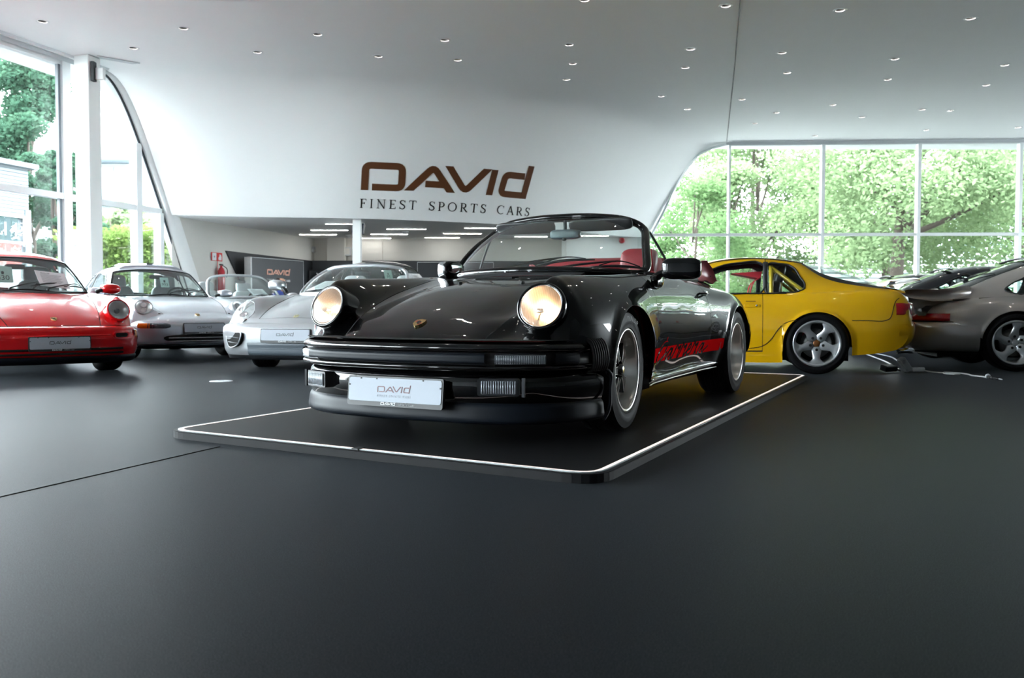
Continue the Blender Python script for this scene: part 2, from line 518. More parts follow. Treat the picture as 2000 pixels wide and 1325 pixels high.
class Net:
    """longitudinal key curves -> smooth half body, mirrored"""
    def __init__(s, keys, pf=None, x0f=.42, pr=None, x0r=-2.75, sig=.035):
        s.K = len(keys); s.tab = []
        s.xf = max(t[0] for t in keys[0]); s.xr = min(t[0] for t in keys[0])
        for k in keys: s.tab.append((smooth_table(k, 1, sig), smooth_table(k, 2, sig)))
        s.pf = np.array(pf if pf else [0] * s.K); s.pr = np.array(pr if pr else [0] * s.K)
        s.x0f, s.x0r = x0f, x0r
    def ctrl(s, Xc):
        Xc = np.asarray(Xc, float); C = np.empty((len(Xc), s.K, 3))
        a = np.clip((Xc - s.x0f) / (s.xf - s.x0f), 0, 1); wf = a * a * (3 - 2 * a)
        b = np.clip((s.x0r - Xc) / (s.x0r - s.xr), 0, 1); wr = b * b * (3 - 2 * b)
        for k, ((g1, y), (g2, z)) in enumerate(s.tab):
            C[:, k, 0] = Xc - s.pf[k] * wf + s.pr[k] * wr
            C[:, k, 1] = np.interp(Xc, g1, y); C[:, k, 2] = np.interp(Xc, g2, z)
        return C
    def section(s, C, v):
        """C (K,3) -> points at v (key-index parameter)"""
        gh = C[1] * np.array([1, -1, 1]); P = np.vstack([gh, C])
        d = np.maximum(1e-4, np.linalg.norm(np.diff(P, axis=0), axis=1))**.75
        t = np.concatenate([[0], np.cumsum(d)]) - d[0]
        tq = np.interp(v, np.arange(s.K), t[1:])
        return hermite(t, P, tq)
    def rows(s, ns, extra=()):
        v = []
        for i, n in enumerate(ns): v += list(i + np.arange(n) / n)
        v.append(len(ns))
        return np.array(sorted(set([round(a, 5) for a in v] + list(extra))))
    def eval(s, Xc, v, arches=(), ks=5, flare=.0, fw=.03):
        C = s.ctrl(Xc); out = np.empty((len(Xc), len(v), 3)); lips = []
        for i, X in enumerate(Xc):
            vv = v.copy()
            for (xc, zc, Ra) in arches:
                if abs(X - xc) <= Ra + 1e-9:
                    za = zc + math.sqrt(max(0, Ra * Ra - (X - xc)**2))
                    dv = np.linspace(ks, s.K - 1, 80); zz = s.section(C[i], dv)[:, 2]
                    if zz[-1] < za:
                        vs_ = np.interp(-za, -zz, dv)
                        mk = vv > ks
                        vv[mk] = ks + (vv[mk] - ks) * (vs_ - ks) / (s.K - 1 - ks)
            out[i] = s.section(C[i], vv)
        for (xc, zc, Ra) in arches:
            d = np.hypot(out[:, :, 0] - xc, out[:, :, 2] - zc)
            mk = (v[None, :] > ks - .5)
            out[:, :, 1] += np.where(mk, flare * np.exp(-((np.maximum(d, Ra) - Ra) / fw)**2), 0)
        return out

def arch_cols(xc, Ra, n=34):
    th = np.linspace(0, math.pi, n)
    return list(xc + Ra * np.cos(th)) + [xc + Ra * 1.0008 + .0005, xc - Ra * 1.0008 - .0005]

def full(P):
    """half grid (n,m,3) -> full grid with mirrored side, centre shared; returns pts and signed v index"""
    Q = P[:, :0:-1].copy(); Q[:, :, 1] *= -1
    return np.concatenate([Q, P], axis=1)

def emit(P, Xc, v, classify, both=True):
    """split grid faces into named regions"""
    G = full(P) if both else P
    n, m = G.shape[:2]
    vs_ = np.concatenate([-v[:0:-1], v]) if both else v
    xm = (Xc[:-1] + Xc[1:]) / 2; vm = (vs_[:-1] + vs_[1:]) / 2
    reg = {}
    for i in range(n - 1):
        for j in range(m - 1):
            c = G[i:i + 2, j:j + 2].reshape(4, 3).mean(0)
            r = classify(xm[i], abs(vm[j]), c, math.copysign(1, vm[j]))
            if r is None: continue
            a, b, cc, d = i * m + j, i * m + j + 1, (i + 1) * m + j + 1, (i + 1) * m + j
            reg.setdefault(r, []).append((a, d, cc, b) if Xc[0] < Xc[-1] else (a, b, cc, d))
    V = G.reshape(-1, 3); out = {}
    for r, fs in reg.items():
        used = sorted(set(i for f in fs for i in f)); mp = {u: k for k, u in enumerate(used)}
        out[r] = (V[used], [tuple(mp[i] for i in f) for f in fs])
    return out, G

class Car:
    def __init__(s, name, label, group, loc, phi, pnt, cat='car'):
        s.root = empty(name, loc, R(phi) - math.pi / 2)
        tag(s.root, label, cat, group)
        s.paint = pnt
    def part(s, mb, name, mats, parent=None, label=None, smooth=True, ang=None):
        o = mb.build(name, mats, parent or s.root, smooth=smooth, label=label)
        if ang: sharp(o, ang)
        return o
    def regions(s, regs, matmap, gaps=None, names=None):
        """link region meshes; returns dict"""
        out = {}
        for r, (V, F) in regs.items():
            key = r.split('#')[0]
            m = matmap.get(key, s.paint)
            me = mkmesh(key, V, F, m)
            out[r] = link(key, me, s.root)
            if key == 'body_gap': out[r]['kind'] = 'stuff'
        return out

def sweep(path, prof, flip=False, dscale=None):
    """path: (n,2) plan points (left end to right end); prof: (m,2) outward offset, z"""
    P = np.asarray(path, float); T = np.gradient(P, axis=0); T /= np.linalg.norm(T, axis=1)[:, None]
    N = np.stack([-T[:, 1], T[:, 0]], 1)
    if (N * (P - np.array([-1.2, 0]))).sum() < 0: N = -N
    G = np.empty((len(P), len(prof), 3))
    for i in range(len(P)):
        ds = 1 if dscale is None else dscale[i]
        for j, (d, z) in enumerate(prof): G[i, j] = (P[i, 0] + N[i, 0] * d * ds, P[i, 1] + N[i, 1] * d * ds, z)
    return G

def sym_path(half, n=61):
    """half: (x,y) from centre y=0 outward (y>0) -> full smooth path left to right"""
    H = np.array(half, float); Fl = np.vstack([H[::-1], (H * [1, -1])[1:]])
    return spline(Fl, n)

def arc_profile(pts, n=40): return [tuple(p) for p in spline(pts, n)]

# ---- wheels ----
_WH = {}
def wheel_set(kind, Rt, rr, wd):
    """meshes of one wheel, outer face towards +y; origin at the wheel centre on the outer rim plane minus half width"""
    key = (kind, Rt, rr, wd)
    if key in _WH: return _WH[key]
    h = wd / 2
    tp = []
    for r, y in [(rr - .012, -h + .01), (rr + .004, -h - .004), (rr + (Rt - rr) * .45, -h - .014), (Rt - .02, -h + .002), (Rt - .004, -h + .02)]: tp.append((r, y))
    ng = 5
    for k in range(ng):
        y0 = -h + .025 + (wd - .05) * k / ng; y1 = -h + .025 + (wd - .05) * (k + 1) / ng
        tp += [(Rt, y0 + .004), (Rt, y1 - .004)]
        if k < ng - 1: tp += [(Rt - .007, y1 - .0035), (Rt - .007, y1 + .0035)]
    for r, y in [(Rt - .004, h - .02), (Rt - .014, h - .004), (Rt - .018, h + .003), (Rt - .021, h + .003), (rr + (Rt - rr) * .55, h + .0135), (rr + (Rt - rr) * .3, h + .0125), (rr + .012, h + .006), (rr + .008, h + .0075), (rr + .003, h + .004), (rr - .012, h - .01)]: tp.append((r, y))
    tyre = MB().lathe(tp, 'y', 72)
    tyre = sharp(tyre.mesh('tyre', TYRE), 50)
    S = {'tyre': tyre}
    if kind == 'fuchs':
        ins = .036 if wd < .22 else .066
        S['wheel'] = MB().lathe([(rr + .001, h - .004), (rr + .004, h + .003), (rr, h + .006), (rr - .010, h + .003), (rr - .014, h - .006), (rr - .018, h - .02), (rr - .030, h - ins - .030), (rr - .038, h - ins - .05), (rr - .046, h - ins - .053)], 'y', 72).mesh('wheel', ALU)
        S['disc'] = MB().lathe([(.0, h - ins - .050), (rr - .040, h - ins - .050)], 'y', 40).mesh('brake_disc', GAPM)
        sp = MB(); tr = MB()
        y0 = h - ins
        out = [(.045, -.020), (.075, -.016), (.11, -.026), (.145, -.043), (.163, -.046)]
        prof = out + [(r, -t) for r, t in out[::-1]]
        def pl(u, v_, w_): return (u, y0 + w_ - (u - .05) * .12, v_)
        sp.prism(prof, pl, .0, base=-.03)
        sp2 = [(r, t * .55) for r, t in out]
        tr.tube([pl(r, t, .001) for r, t in out[:-1]], .0016, 5, mi=0); tr.tube([pl(r, -t, .001) for r, t in out[:-1]], .0016, 5)
        S['spoke'] = sharp(sp.mesh('spoke', BLACKW), 30); S['spoke_trim'] = tr.mesh('spoke_trim', ALU)
        cap = MB().lathe([(0, h - ins + .020), (.018, h - ins + .019), (.026, h - ins + .016), (.031, h - ins + .008), (.036, h - ins - .03)], 'y', 28)
        S['hub_cap'] = cap.mesh('hub_cap', BLACKW)
        S['emblem'] = MB().lathe([(0, h - ins + .0215), (.012, h - ins + .0212), (.0155, h - ins + .0195)], 'y', 24).mesh('emblem', GOLD)
        S['nutr'] = .062; S['nuty'] = h - ins - .026
        S['nut'] = MB().lathe([(0, .022), (.007, .021), (.010, .016), (.011, 0)], 'y', 10).mesh('wheel_nut', CHROME)
    else:
        S['wheel'] = MB().lathe([(rr + .001, h - .004), (rr + .005, h + .004), (rr - .002, h + .010), (rr - .016, h + .008), (rr - .020, h + .002), (rr - .024, h - .012), (rr - .032, h - .05), (rr - .036, h - .12), (rr - .034, -h + .02)], 'y', 72).mesh('wheel', SILVERW)
        S['disc'] = MB().lathe([(.06, h - .072), (.15, h - .075), (.152, h - .095), (.06, h - .095)], 'y', 40).mesh('brake_disc', mat('brake_disc_steel', (.10, .10, .10), .35, .9, noise=.1))
        sp = MB()
        ro = rr - .019
        # one spoke as a lofted bar, wide at hub and at rim, waisted between
        rs = np.linspace(.035, ro, 12); rows = []
        twist = .42 if kind == 'twist' else 0.
        for r in rs:
            a = (r - .035) / (ro - .035)
            hw = .029 + .034 * (1 - a)**2.2 + .62 * max(0, a - .60)**2
            if a < .25: hw = min(hw, r * math.tan(R(36)) * 1.0)
            hw = min(hw, r * math.tan(R(35.5)))
            yc = h - .012 - .030 * (1 - a)**2 + (.006 if a > .9 else 0)
            th = twist * a * a
            ring = []
            for (u, yy) in ((-1, -.03), (-1, -.006), (-.62, .003), (0, .006), (.62, .003), (1, -.006), (1, -.03)):
                x, z = r, u * hw
                ring.append((x * math.cos(th) - z * math.sin(th), yc + yy, x * math.sin(th) + z * math.cos(th)))
            rows.append(ring)
        sp.grid(rows, flip=True)
        S['spoke'] = sharp(sp.mesh('spoke', SILVERW), 50)
        S['hub_cap'] = MB().lathe([(0, h - .030), (.028, h - .031), (.034, h - .034), (.036, h - .05)], 'y', 28).mesh('hub_cap', SILVERW if kind == 'twist' else mat('bronze_cap', (.30, .12, .035), .3, .6, coat=.5, noise=.1))
        S['nutr'] = .066; S['nuty'] = h - .0245
        S['nut'] = MB().lathe([(0, .002), (.0085, .003), (.013, .004), (.0145, .0), (.0145, -.02)], 'y', 12).mesh('wheel_nut', DARK)
    _WH[key] = S
    return S

def in_lamp(c, lamps):
    for (o, n, r, dep) in lamps:
        n_ = np.array(n) / np.linalg.norm(n)
        d = np.array([c[0], abs(c[1]), c[2]]) - o; a = d.dot(n_)
        if -dep < a < .16 and np.linalg.norm(d - n_ * a) < r: return True
    return False

def put_wheel(car, x, yout, z, side, kind, Rt, rr, wd, steer=0., detail=True, ang0=90.):
    """yout: distance of the outer rim plane from the centreline"""
    S = wheel_set(kind, Rt, rr, wd)
    y = (yout - wd / 2) * side
    o = link('wheel', S['wheel'], car.root, (x, y, z), (0, 0, (0 if side > 0 else math.pi) + steer))
    link('tyre', S['tyre'], o)
    if detail:
        link('brake_disc', S['disc'], o)
        for k in range(5):
            a = R(ang0 + 72 * k) * 1
            link('spoke', S['spoke'], o, rot=(0, -a, 0))
            if 'spoke_trim' in S: link('spoke_trim', S['spoke_trim'], o, rot=(0, -a, 0))
            b = a + (R(36) if kind == 'fuchs' else 0)
            if kind != 'fuchs': b = a
            link('wheel_nut', S['nut'], o, (S['nutr'] * math.cos(b), S['nuty'], S['nutr'] * math.sin(b)))
        link('hub_cap', S['hub_cap'], o)
        if 'emblem' in S: link('emblem', S['emblem'], o)
    return o

# ---- common parts ----
def frame_place(o, ex, ey, n=None):
    o = np.array(o, float); ex = np.array(ex, float); ey = np.array(ey, float)
    ex = ex / np.linalg.norm(ex); ey = ey / np.linalg.norm(ey)
    n = np.cross(ex, ey) if n is None else np.array(n, float)
    return lambda u, v, w_: tuple(o + ex * u + ey * v + n * w_)

def round_rect(a, b, r, n=5):
    P = []
    for cx, cy, t0 in ((a / 2 - r, b / 2 - r, 0), (-a / 2 + r, b / 2 - r, 90), (-a / 2 + r, -b / 2 + r, 180), (a / 2 - r, -b / 2 + r, 270)):
        for k in range(n): P.append((cx + r * math.cos(R(t0 + 90 * k / (n - 1))), cy + r * math.sin(R(t0 + 90 * k / (n - 1)))))
    return P

def number_plate(car, o, tilt=0., detail=2, inkm=None, w_=.52, hh=.11):
    """plate facing forward (+x); seen from the front the writing runs towards +y"""
    ex = (0, 1, 0); ey = (-math.sin(tilt), 0, math.cos(tilt))
    pl = frame_place(o, ex, ey)
    fr = MB(); fr.prism(round_rect(w_ + .016, hh + .03, .012), lambda u, v, d: pl(u, v - .007, d), .006, base=-.012)
    f = car.part(fr, 'plate_frame', BLACKP, smooth=False)
    p = MB(); p.prism(round_rect(w_, hh, .012), pl, .009, base=.004)
    car.part(p, 'number_plate', PLATE, f, smooth=False)
    t = MB(); logo(t, .19, lambda u, v, d: pl(u, v + .004, d), .0105, thick=.62)
    car.part(t, 'plate_logo', inkm or LOGODK, f, smooth=False)
    if detail > 1:
        t = MB(); serif_text(t, 'FINEST SPORTS CARS', .011, .19, lambda u, v, d: pl(u, v - .033, d), .0100)
        car.part(t, 'plate_lettering', mat('pale_print', (.50, .53, .58), .6, noise=.02), f, smooth=False)
    t = MB(); logo(t, .085, lambda u, v, d: pl(u - .03, v - hh / 2 - .0085, d), .0078, thick=1.)
    serif_text(t, 'FINEST', .006, .045, lambda u, v, d: pl(u + .055, v - hh / 2 - .0045, d), .0078)
    serif_text(t, 'SPORTS CARS', .006, .085, lambda u, v, d: pl(u + .075, v - hh / 2 - .0135, d), .0078)
    car.part(t, 'frame_lettering', PAPER, f, smooth=False)
    if detail > 1:
        n = MB()
        for u, v in ((-.19, .052), (-.10, .052), (.16, .052), (-.255, .02), (.255, .02)): n.box(pl(u, v, .009), (.004, .007, .007))
        car.part(n, 'frame_clip', BLACKP, f, smooth=False)['kind'] = 'stuff'
    return f

def crest(car, o, nrm, s=1.):
    n = np.array(nrm, float); n /= np.linalg.norm(n); ex = np.array([0, 1., 0]); ey = np.cross(n, ex)
    pl = frame_place(o, ex, ey, n)
    sh = [(-.026, .030), (0, .036), (.026, .030), (.029, .010), (.024, -.012), (.012, -.027), (0, -.036), (-.012, -.027), (-.024, -.012), (-.029, .010)]
    sh = [(a * s, b * s) for a, b in sh]
    m = MB(); m.prism(sh, pl, .005 * s, base=-.006)
    c = car.part(m, 'hood_crest', GOLD, smooth=False, label='small gold shield crest')
    k = MB()
    for q in ((-1, 1), (1, -1)):
        for i in range(3):
            if q[0] < 0: a, b, d0, d1 = -.024, -.004, .026 - .008 * i, .022 - .008 * i
            else: a, b, d0, d1 = .004, .022 - .004 * i, -.004 - .008 * i, -.008 - .008 * i
            k.prism([(a * s, d1 * s), (b * s, d1 * s), (b * s, d0 * s), (a * s, d0 * s)], pl, .0058 * s, mi=i % 2, base=.004 * s)
    k.prism([(x * .36, y * .36) for x, y in sh], pl, .0066 * s, mi=1, base=.004 * s)
    car.part(k, 'crest_bands', [CRED, LOGODK], c, smooth=False)
    return c

def round_lamp(car, c, nrm, r, ringm, lit=False, ringw=.012, depth=.10, ribs=True, bulbs=1, bd=1.):
    n = Vector(nrm).normalized(); rot = n.to_track_quat('Y', 'Z').to_matrix()
    def tf(mb): mb.v = [tuple(rot @ Vector(p) + Vector(c)) for p in mb.v]; return mb
    m = MB(); m.lathe([(r + ringw * .9, -depth), (r + ringw, -.03), (r + ringw, -.006), (r + ringw * .7, .003), (r + ringw * .3, .005), (r - .001, .001), (r - .004, -.008)], 'y', 56)
    lamp = car.part(tf(m), 'headlight', ringm)
    m = MB(); m.lathe([(r + .0002, .002), (r - .0010, .0042), (r - .0028, .003), (r - .0035, -.004)], 'y', 56)
    car.part(tf(m), 'lamp_ring', CHROME, lamp)
    m = MB(); m.lathe([(.0, -r * .92 * bd), (.03, -r * .86 * bd), (r * .55, -r * .62 * bd), (r * .82, -r * .34 * bd), (r - .004, -.004)], 'y', 48)
    car.part(tf(m), 'lamp_reflector', REFLW if lit else REFL, lamp)
    m = MB()
    if lit:
        m.lathe([(0, -r * .40), (.012, -r * .43), (.017, -r * .52), (.016, -r * .68), (.010, -r * .86)], 'y', 16)
        car.part(tf(m), 'lamp_bulb', WARMB, lamp)
        m = MB(); m.sq((.012, -r * .34, -.012), (.036, .02, .022), .5, 14, 8)
        m.tube([(0, -r * .36, 0), (.02, -r * .5, -.03), (.028, -r * .7, -.05)], .005, 6)
        car.part(tf(m), 'bulb_shield', ALU, lamp)
    else:
        m.sq((0, -r * .5, 0), (.05, .06, .05), .8, 14, 8)
        if bulbs > 1:
            m = MB()
            for zc in (.040, -.040): m.lathe([(.0, -r * .30 * bd), (.022, -r * .32 * bd), (.031, -r * .40 * bd), (.034, -r * .30 * bd), (.038, -r * .34 * bd), (.040, -r * .8 * bd)], 'y', 22, c=(0, 0, zc))
        car.part(tf(m), 'lamp_bulb', CLEARL if bulbs == 1 else CHROME, lamp)
    m = MB()
    pr = [(0, .012)] + [(r * a, .012 - .011 * a**2.4) for a in (.25, .5, .7, .85, .95)] + [(r - .003, .0)]
    m.lathe(pr, 'y', 48)
    car.part(tf(m), 'lamp_glass', LENS, lamp)
    if ribs:
        m = MB(); nr = 23
        for k in range(nr):
            u = (-1 + 2 * (k + .5) / nr) * r * .96; hz = math.sqrt(max(0, (r * .96)**2 - u * u))
            pts = []
            for t in np.linspace(-1, 1, 9):
                z = t * hz; a = math.hypot(u, z) / r
                pts.append((u, .0125 - .011 * a**2.4 - .002, z))
            m.tube(pts, .0021, 5, cap=False)
        car.part(tf(m), 'lens_rib', LENS, lamp)
    return lamp

def mirror(car, c, side, m, size=(.12, .21, .125), foot=None, style='box'):
    """door mirror housing"""
    b = MB(); sx, sy, sz = size
    rot = Matrix.Rotation(R(10) * side, 3, 'Z')
    b.sq(c, (sx, sy, sz), .5 if style == 'box' else .8, 28, 18, rot=rot)
    o = car.part(b, 'door_mirror', m)
    g = MB(); q = Vector((-sx * .47, 0, 0)); q.rotate(rot)
    pl = frame_place((c[0] + q.x, c[1] + q.y, c[2]), rot @ Vector((0, -1, 0)), (0, 0, 1))
    g.prism(round_rect(sy * .84, sz * .8, .03), pl, .004, base=-.01)
    car.part(g, 'mirror_glass', CHROME, o, smooth=False)
    if foot is not None:
        f = MB(); f.tube(spline([foot, ((foot[0] + c[0]) / 2 + .01, foot[1] * .5 + (c[1] - side * sy * .40) * .5, foot[2] * .55 + c[2] * .45), (c[0], c[1] - side * sy * .33, c[2] - sz * .12)], 8), np.linspace(.040, .030, 8), 12, squash=(1, .62))
        car.part(f, 'mirror_foot', m if style == 'box' else BLACKP, o)
    return o

def seat(car, x, y, z, m, backtop=.62, lean=.22, wid=.5, head=True, m2=None):
    b = MB(); b.sq((x, y, z), (.52, wid, .17), .5, 20, 12)
    s = car.part(b, 'seat', m)
    b = MB(); b.sq((x - .27 - lean * .25, y, z + backtop * .5), (.15, wid * .94, backtop), .45, 20, 14, shear=-lean)
    car.part(b, 'seat_back', m, s)
    if head:
        b = MB(); b.sq((x - .29 - lean * (backtop + .06), y, z + backtop + .06), (.10, wid * .58, .20), .5, 18, 12, shear=-lean)
        car.part(b, 'head_rest', m2 or m, s)
    return s

def steering(car, x, y, z, r=.185, m=None):
    rot = Matrix.Rotation(R(-24), 3, 'Y'); o = Vector((x, y, z))
    pts = [o + rot @ Vector((0, r * math.cos(t), r * math.sin(t))) for t in np.linspace(0, 2 * math.pi, 32, endpoint=False)]
    b = MB(); b.tube(pts, .014, 8, closed=True)
    s = car.part(b, 'steering_wheel', m or BLKL)
    b = MB()
    for a in (0, 90, 180, 270):
        t = R(a + (0 if a in (0, 180) else 0)); e = o + rot @ Vector((0, r * math.cos(t), r * math.sin(t)))
        if a != 90: b.tube([o, e], .012, 6, squash=(1, .5))
    b.sq(o, (.05, .13, .11), .6, 14, 8)
    car.part(b, 'wheel_hub', m or BLKL, s)
    return s

def wiper(car, pivot, elbow, ends, sag=.012, parent=None):
    b = MB(); p, e = np.array(pivot), np.array(elbow)
    b.tube([p - [0, 0, .02], p + [0, 0, .012]], .014, 10); b.tube(spline([p + [0, 0, .01], p * .6 + e * .4 + [.006, 0, .012], e], 8), np.linspace(.009, .005, 8), 6)
    o = car.part(b, 'wiper', BLACKP)
    b = MB(); a, c = np.array(ends[0]), np.array(ends[1]); mid = (a + c) / 2 + [sag, 0, sag]
    b.tube(spline([a, mid, c], 12), [.004, .006, .007, .008, .009, .009, .009, .009, .008, .007, .006, .004], 6)
    b.tube(spline([a * .85 + c * .15 + [.01, 0, .012], e, a * .15 + c * .85 + [.01, 0, .012]], 10), .004, 5)
    car.part(b, 'wiper_blade', BLACKP, o)
    return o

def underbody(car, xf, xr, wl, arches, z0=.17, ztop=.60, ym=.62):
    """floor pan with wheel housings, keeps light out from below"""
    b = MB()
    b.box(((xf + xr) / 2, 0, (z0 + .36) / 2), (xf - xr, 2 * ym, .36 - z0))
    for xc, zc, Ra, yo in arches:
        for sd in (-1, 1):
            th = np.linspace(R(-4), R(184), 18)
            rows = [[(xc + (Ra + .012) * math.cos(t), sd * y, zc + (Ra + .012) * math.sin(t)) for y in (yo - .05, yo - .36)] for t in th]
            b.grid(rows)
            b.add([(xc + (Ra + .012) * math.cos(t), sd * (yo - .36), zc + (Ra + .012) * math.sin(t)) for t in th], [tuple(range(len(th)))])
    return car.part(b, 'underbody', DARK, smooth=False)

def edge_lips(car, G, Xc, arches, depth=.035, m=None, name='arch_lip'):
    """inward return flange around each wheel arch"""
    for xc, zc, Ra in arches:
        idx = [i for i in range(len(Xc)) if abs(Xc[i] - xc) <= Ra + 1e-6]
        for j, sd in ((0, -1), (G.shape[1] - 1, 1)):
            rows = [[tuple(G[i, j]), (G[i, j][0], G[i, j][1] - sd * depth, G[i, j][2] + .004)] for i in idx]
            b = MB(); b.grid(rows, flip=sd > 0); car.part(b, name, m or car.paint)
# ------------------------------------------------------------------ floor and showroom shell
floorm = bpy.data.materials.new('black_carpet'); floorm.use_nodes = True
_nt = floorm.node_tree; _b = _nt.nodes['Principled BSDF']
_tc = _nt.nodes.new('ShaderNodeTexCoord')
def _noise(scale, detail=3):
    n = _nt.nodes.new('ShaderNodeTexNoise'); n.inputs['Scale'].default_value = scale; n.inputs['Detail'].default_value = detail
    _nt.links.new(_tc.outputs['Object'], n.inputs['Vector']); return n
_n1 = _noise(420, 2); _n2 = _noise(1.1, 5); _n3 = _noise(330, 2)
_r = _nt.nodes.new('ShaderNodeValToRGB'); _r.color_ramp.elements[0].position = .50; _r.color_ramp.elements[1].position = .80
_r.color_ramp.elements[0].color = (.0016, .0020, .0027, 1); _r.color_ramp.elements[1].color = (.080, .088, .104, 1)
_nt.links.new(_n1.outputs['Fac'], _r.inputs[0])
_mx = _nt.nodes.new('ShaderNodeMix'); _mx.data_type = 'RGBA'; _mx.blend_type = 'MULTIPLY'; _mx.inputs[0].default_value = .5
_r2 = _nt.nodes.new('ShaderNodeValToRGB'); _r2.color_ramp.elements[0].position = .3; _r2.color_ramp.elements[1].position = .7; _r2.color_ramp.elements[0].color = (.6, .6, .6, 1)
_nt.links.new(_n2.outputs['Fac'], _r2.inputs[0])
_nt.links.new(_r.outputs[0], _mx.inputs[6]); _nt.links.new(_r2.outputs[0], _mx.inputs[7]); _nt.links.new(_mx.outputs[2], _b.inputs['Base Color'])
_b.inputs['Roughness'].default_value = .45; _b.inputs['Specular IOR Level'].default_value = .035
_b.inputs['Sheen Weight'].default_value = .022; _b.inputs['Sheen Roughness'].default_value = .30; _b.inputs['Sheen Tint'].default_value = (.80, .90, 1, 1)
_b.inputs['Specular Tint'].default_value = (.70, .85, 1, 1)
_bp = _nt.nodes.new('ShaderNodeBump'); _bp.inputs['Strength'].default_value = .12; _bp.inputs['Distance'].default_value = .004
_nt.links.new(_n3.outputs['Fac'], _bp.inputs['Height']); _nt.links.new(_bp.outputs['Normal'], _b.inputs['Normal'])
MATS['black_carpet'] = floorm

def struct(name, mb, m, parent=None, smooth=False, kind='structure'):
    o = mb.build(name, m, parent, smooth=smooth)
    if parent is None: o['kind'] = kind
    return o
KB = 1.1
def B3(x, y, z): return np.array([x * KB, y * KB, CAM_Z + (z - CAM_Z) * KB])
CEIL = B3(0, 0, 4.5)[2]; TRANS = B3(0, 0, 2.38)[2]; LOWC = B3(0, 0, 2.33)[2]
XR, YB = 21.0, -7.0
# left glass line in plan (building): x = gx(y)
def gx(y): return -7.253 * KB + (y - 12.244 * KB) * .325
GYE = 18.9 * KB                       # far end of the left glazing
RW0, RW1 = B3(-2.0, 20.25, 0)[:2], B3(19.0, 19.05, 0)[:2]     # right glazing line in plan
def rwy(x): return RW0[1] + (x - RW0[0]) * (RW1[1] - RW0[1]) / (RW1[0] - RW0[0])

b = MB(); b.add([(gx(YB) - .2, YB, 0), (XR, YB, 0), (XR, 26, 0), (gx(26) + 2.0, 26, 0)], [(0, 1, 2, 3)]); b.box((2, 9.5, -.16), (50, 36, .3))
struct('floor', b, floorm)
_cp = [(gx(YB) - .35, YB - .2), (XR + .3, YB - .2), (XR + .3, RW0[1] + .5), (gx(RW0[1]) - 1.2, RW0[1] + .5)]
SPOTS = [(-6.29, 11.65), (-4.51, 11.92), (-2.73, 12.17), (-.97, 12.41), (-5.59, 12.82), (-3.82, 13.01), (-2.04, 13.21), (-.85, 13.39), (.82, 12.61), (.94, 13.57), (.9, 14.5), (.89, 10.81), (2.69, 11.0), (2.62, 12.81), (2.74, 13.78), (2.68, 15.62), (3.35, 16.61), (4.19, 11.15), (6.02, 11.45), (4.02, 12.98), (4.44, 14.06), (5.84, 13.28), (6.24, 14.45), (7.7, 13.6), (8.07, 14.8), (4.18, 15.83), (5.13, 16.89), (4.99, 17.86), (6.0, 16.25), (6.96, 17.27), (7.83, 16.6), (8.42, 16.68), (6.66, 19.1), (8.82, 18.48), (10.61, 18.2)]
extra = [(x + .35 * (k % 2), y) for k, y in enumerate((9.3, 7.4, 5.6, 3.8)) for x in (-6.2, -3.9, -1.6, .8, 3.1, 5.4, 7.7)]
_v = [Vector(p) for p in _cp]; _e = [(i, (i + 1) % 4) for i in range(4)]
for x, y in SPOTS + extra:
    o_ = len(_v); _v += [Vector((x * KB + .064 * math.cos(2 * math.pi * k / 20), y * KB + .064 * math.sin(2 * math.pi * k / 20))) for k in range(20)]; _e += [(o_ + k, o_ + (k + 1) % 20) for k in range(20)]
_r = delaunay_2d_cdt(_v, _e, [], 0, 1e-5); _hc = np.array(SPOTS + extra) * KB; _f = []
for t in _r[2]:
    c = sum((_r[0][i] for i in t), Vector((0, 0))) / 3
    if np.min(np.hypot(_hc[:, 0] - c[0], _hc[:, 1] - c[1])) > .0635: _f.append(tuple(t)[::-1])
b = MB(); b.add([(q[0], q[1], CEIL) for q in _r[0]], _f)
b.add([(x, y, CEIL + .10) for x, y in _cp] + [(x, y, CEIL + .45) for x, y in _cp], [(3, 2, 1, 0), (4, 5, 6, 7), (0, 1, 5, 4), (1, 2, 6, 5), (2, 3, 7, 6), (3, 0, 4, 7)])
b.add([(x, y, CEIL) for x, y in _cp] + [(x, y, CEIL + .10) for x, y in _cp], [(0, 1, 5, 4), (1, 2, 6, 5), (2, 3, 7, 6), (3, 0, 4, 7)])
struct('ceiling', b, WHITE)
# carpet seam and ceiling joint
b = MB(); b.tube([(-1.864, 2.828, -.001), (-1.405, 4.123, -.001)], .004, 4); struct('trim_1', b, DARK)
p0, p1, p2 = B3(1.9, 6.9, 4.5), B3(3.441, 13.437, 4.5), B3(4.93, 19.95, 4.5)
b = MB(); b.tube([p0, p1, p2], .009, 4); struct('trim_2', b, mat('joint_grey', (.10, .10, .10), .7, noise=.05))
# walls out of sight that close the room
GW = mat('grey_wall', (.20, .21, .22), .7, noise=.03)
b = MB(); b.box((4.5, YB - .1, CEIL / 2), (XR + 12.5, .2, CEIL)); struct('wall_rear', b, GW)
b = MB(); b.box((XR + .1, 3.0, CEIL / 2), (.2, 20.2, CEIL)); struct('wall_right', b, mat('dark_wall', (.13, .135, .14), .7, noise=.03))

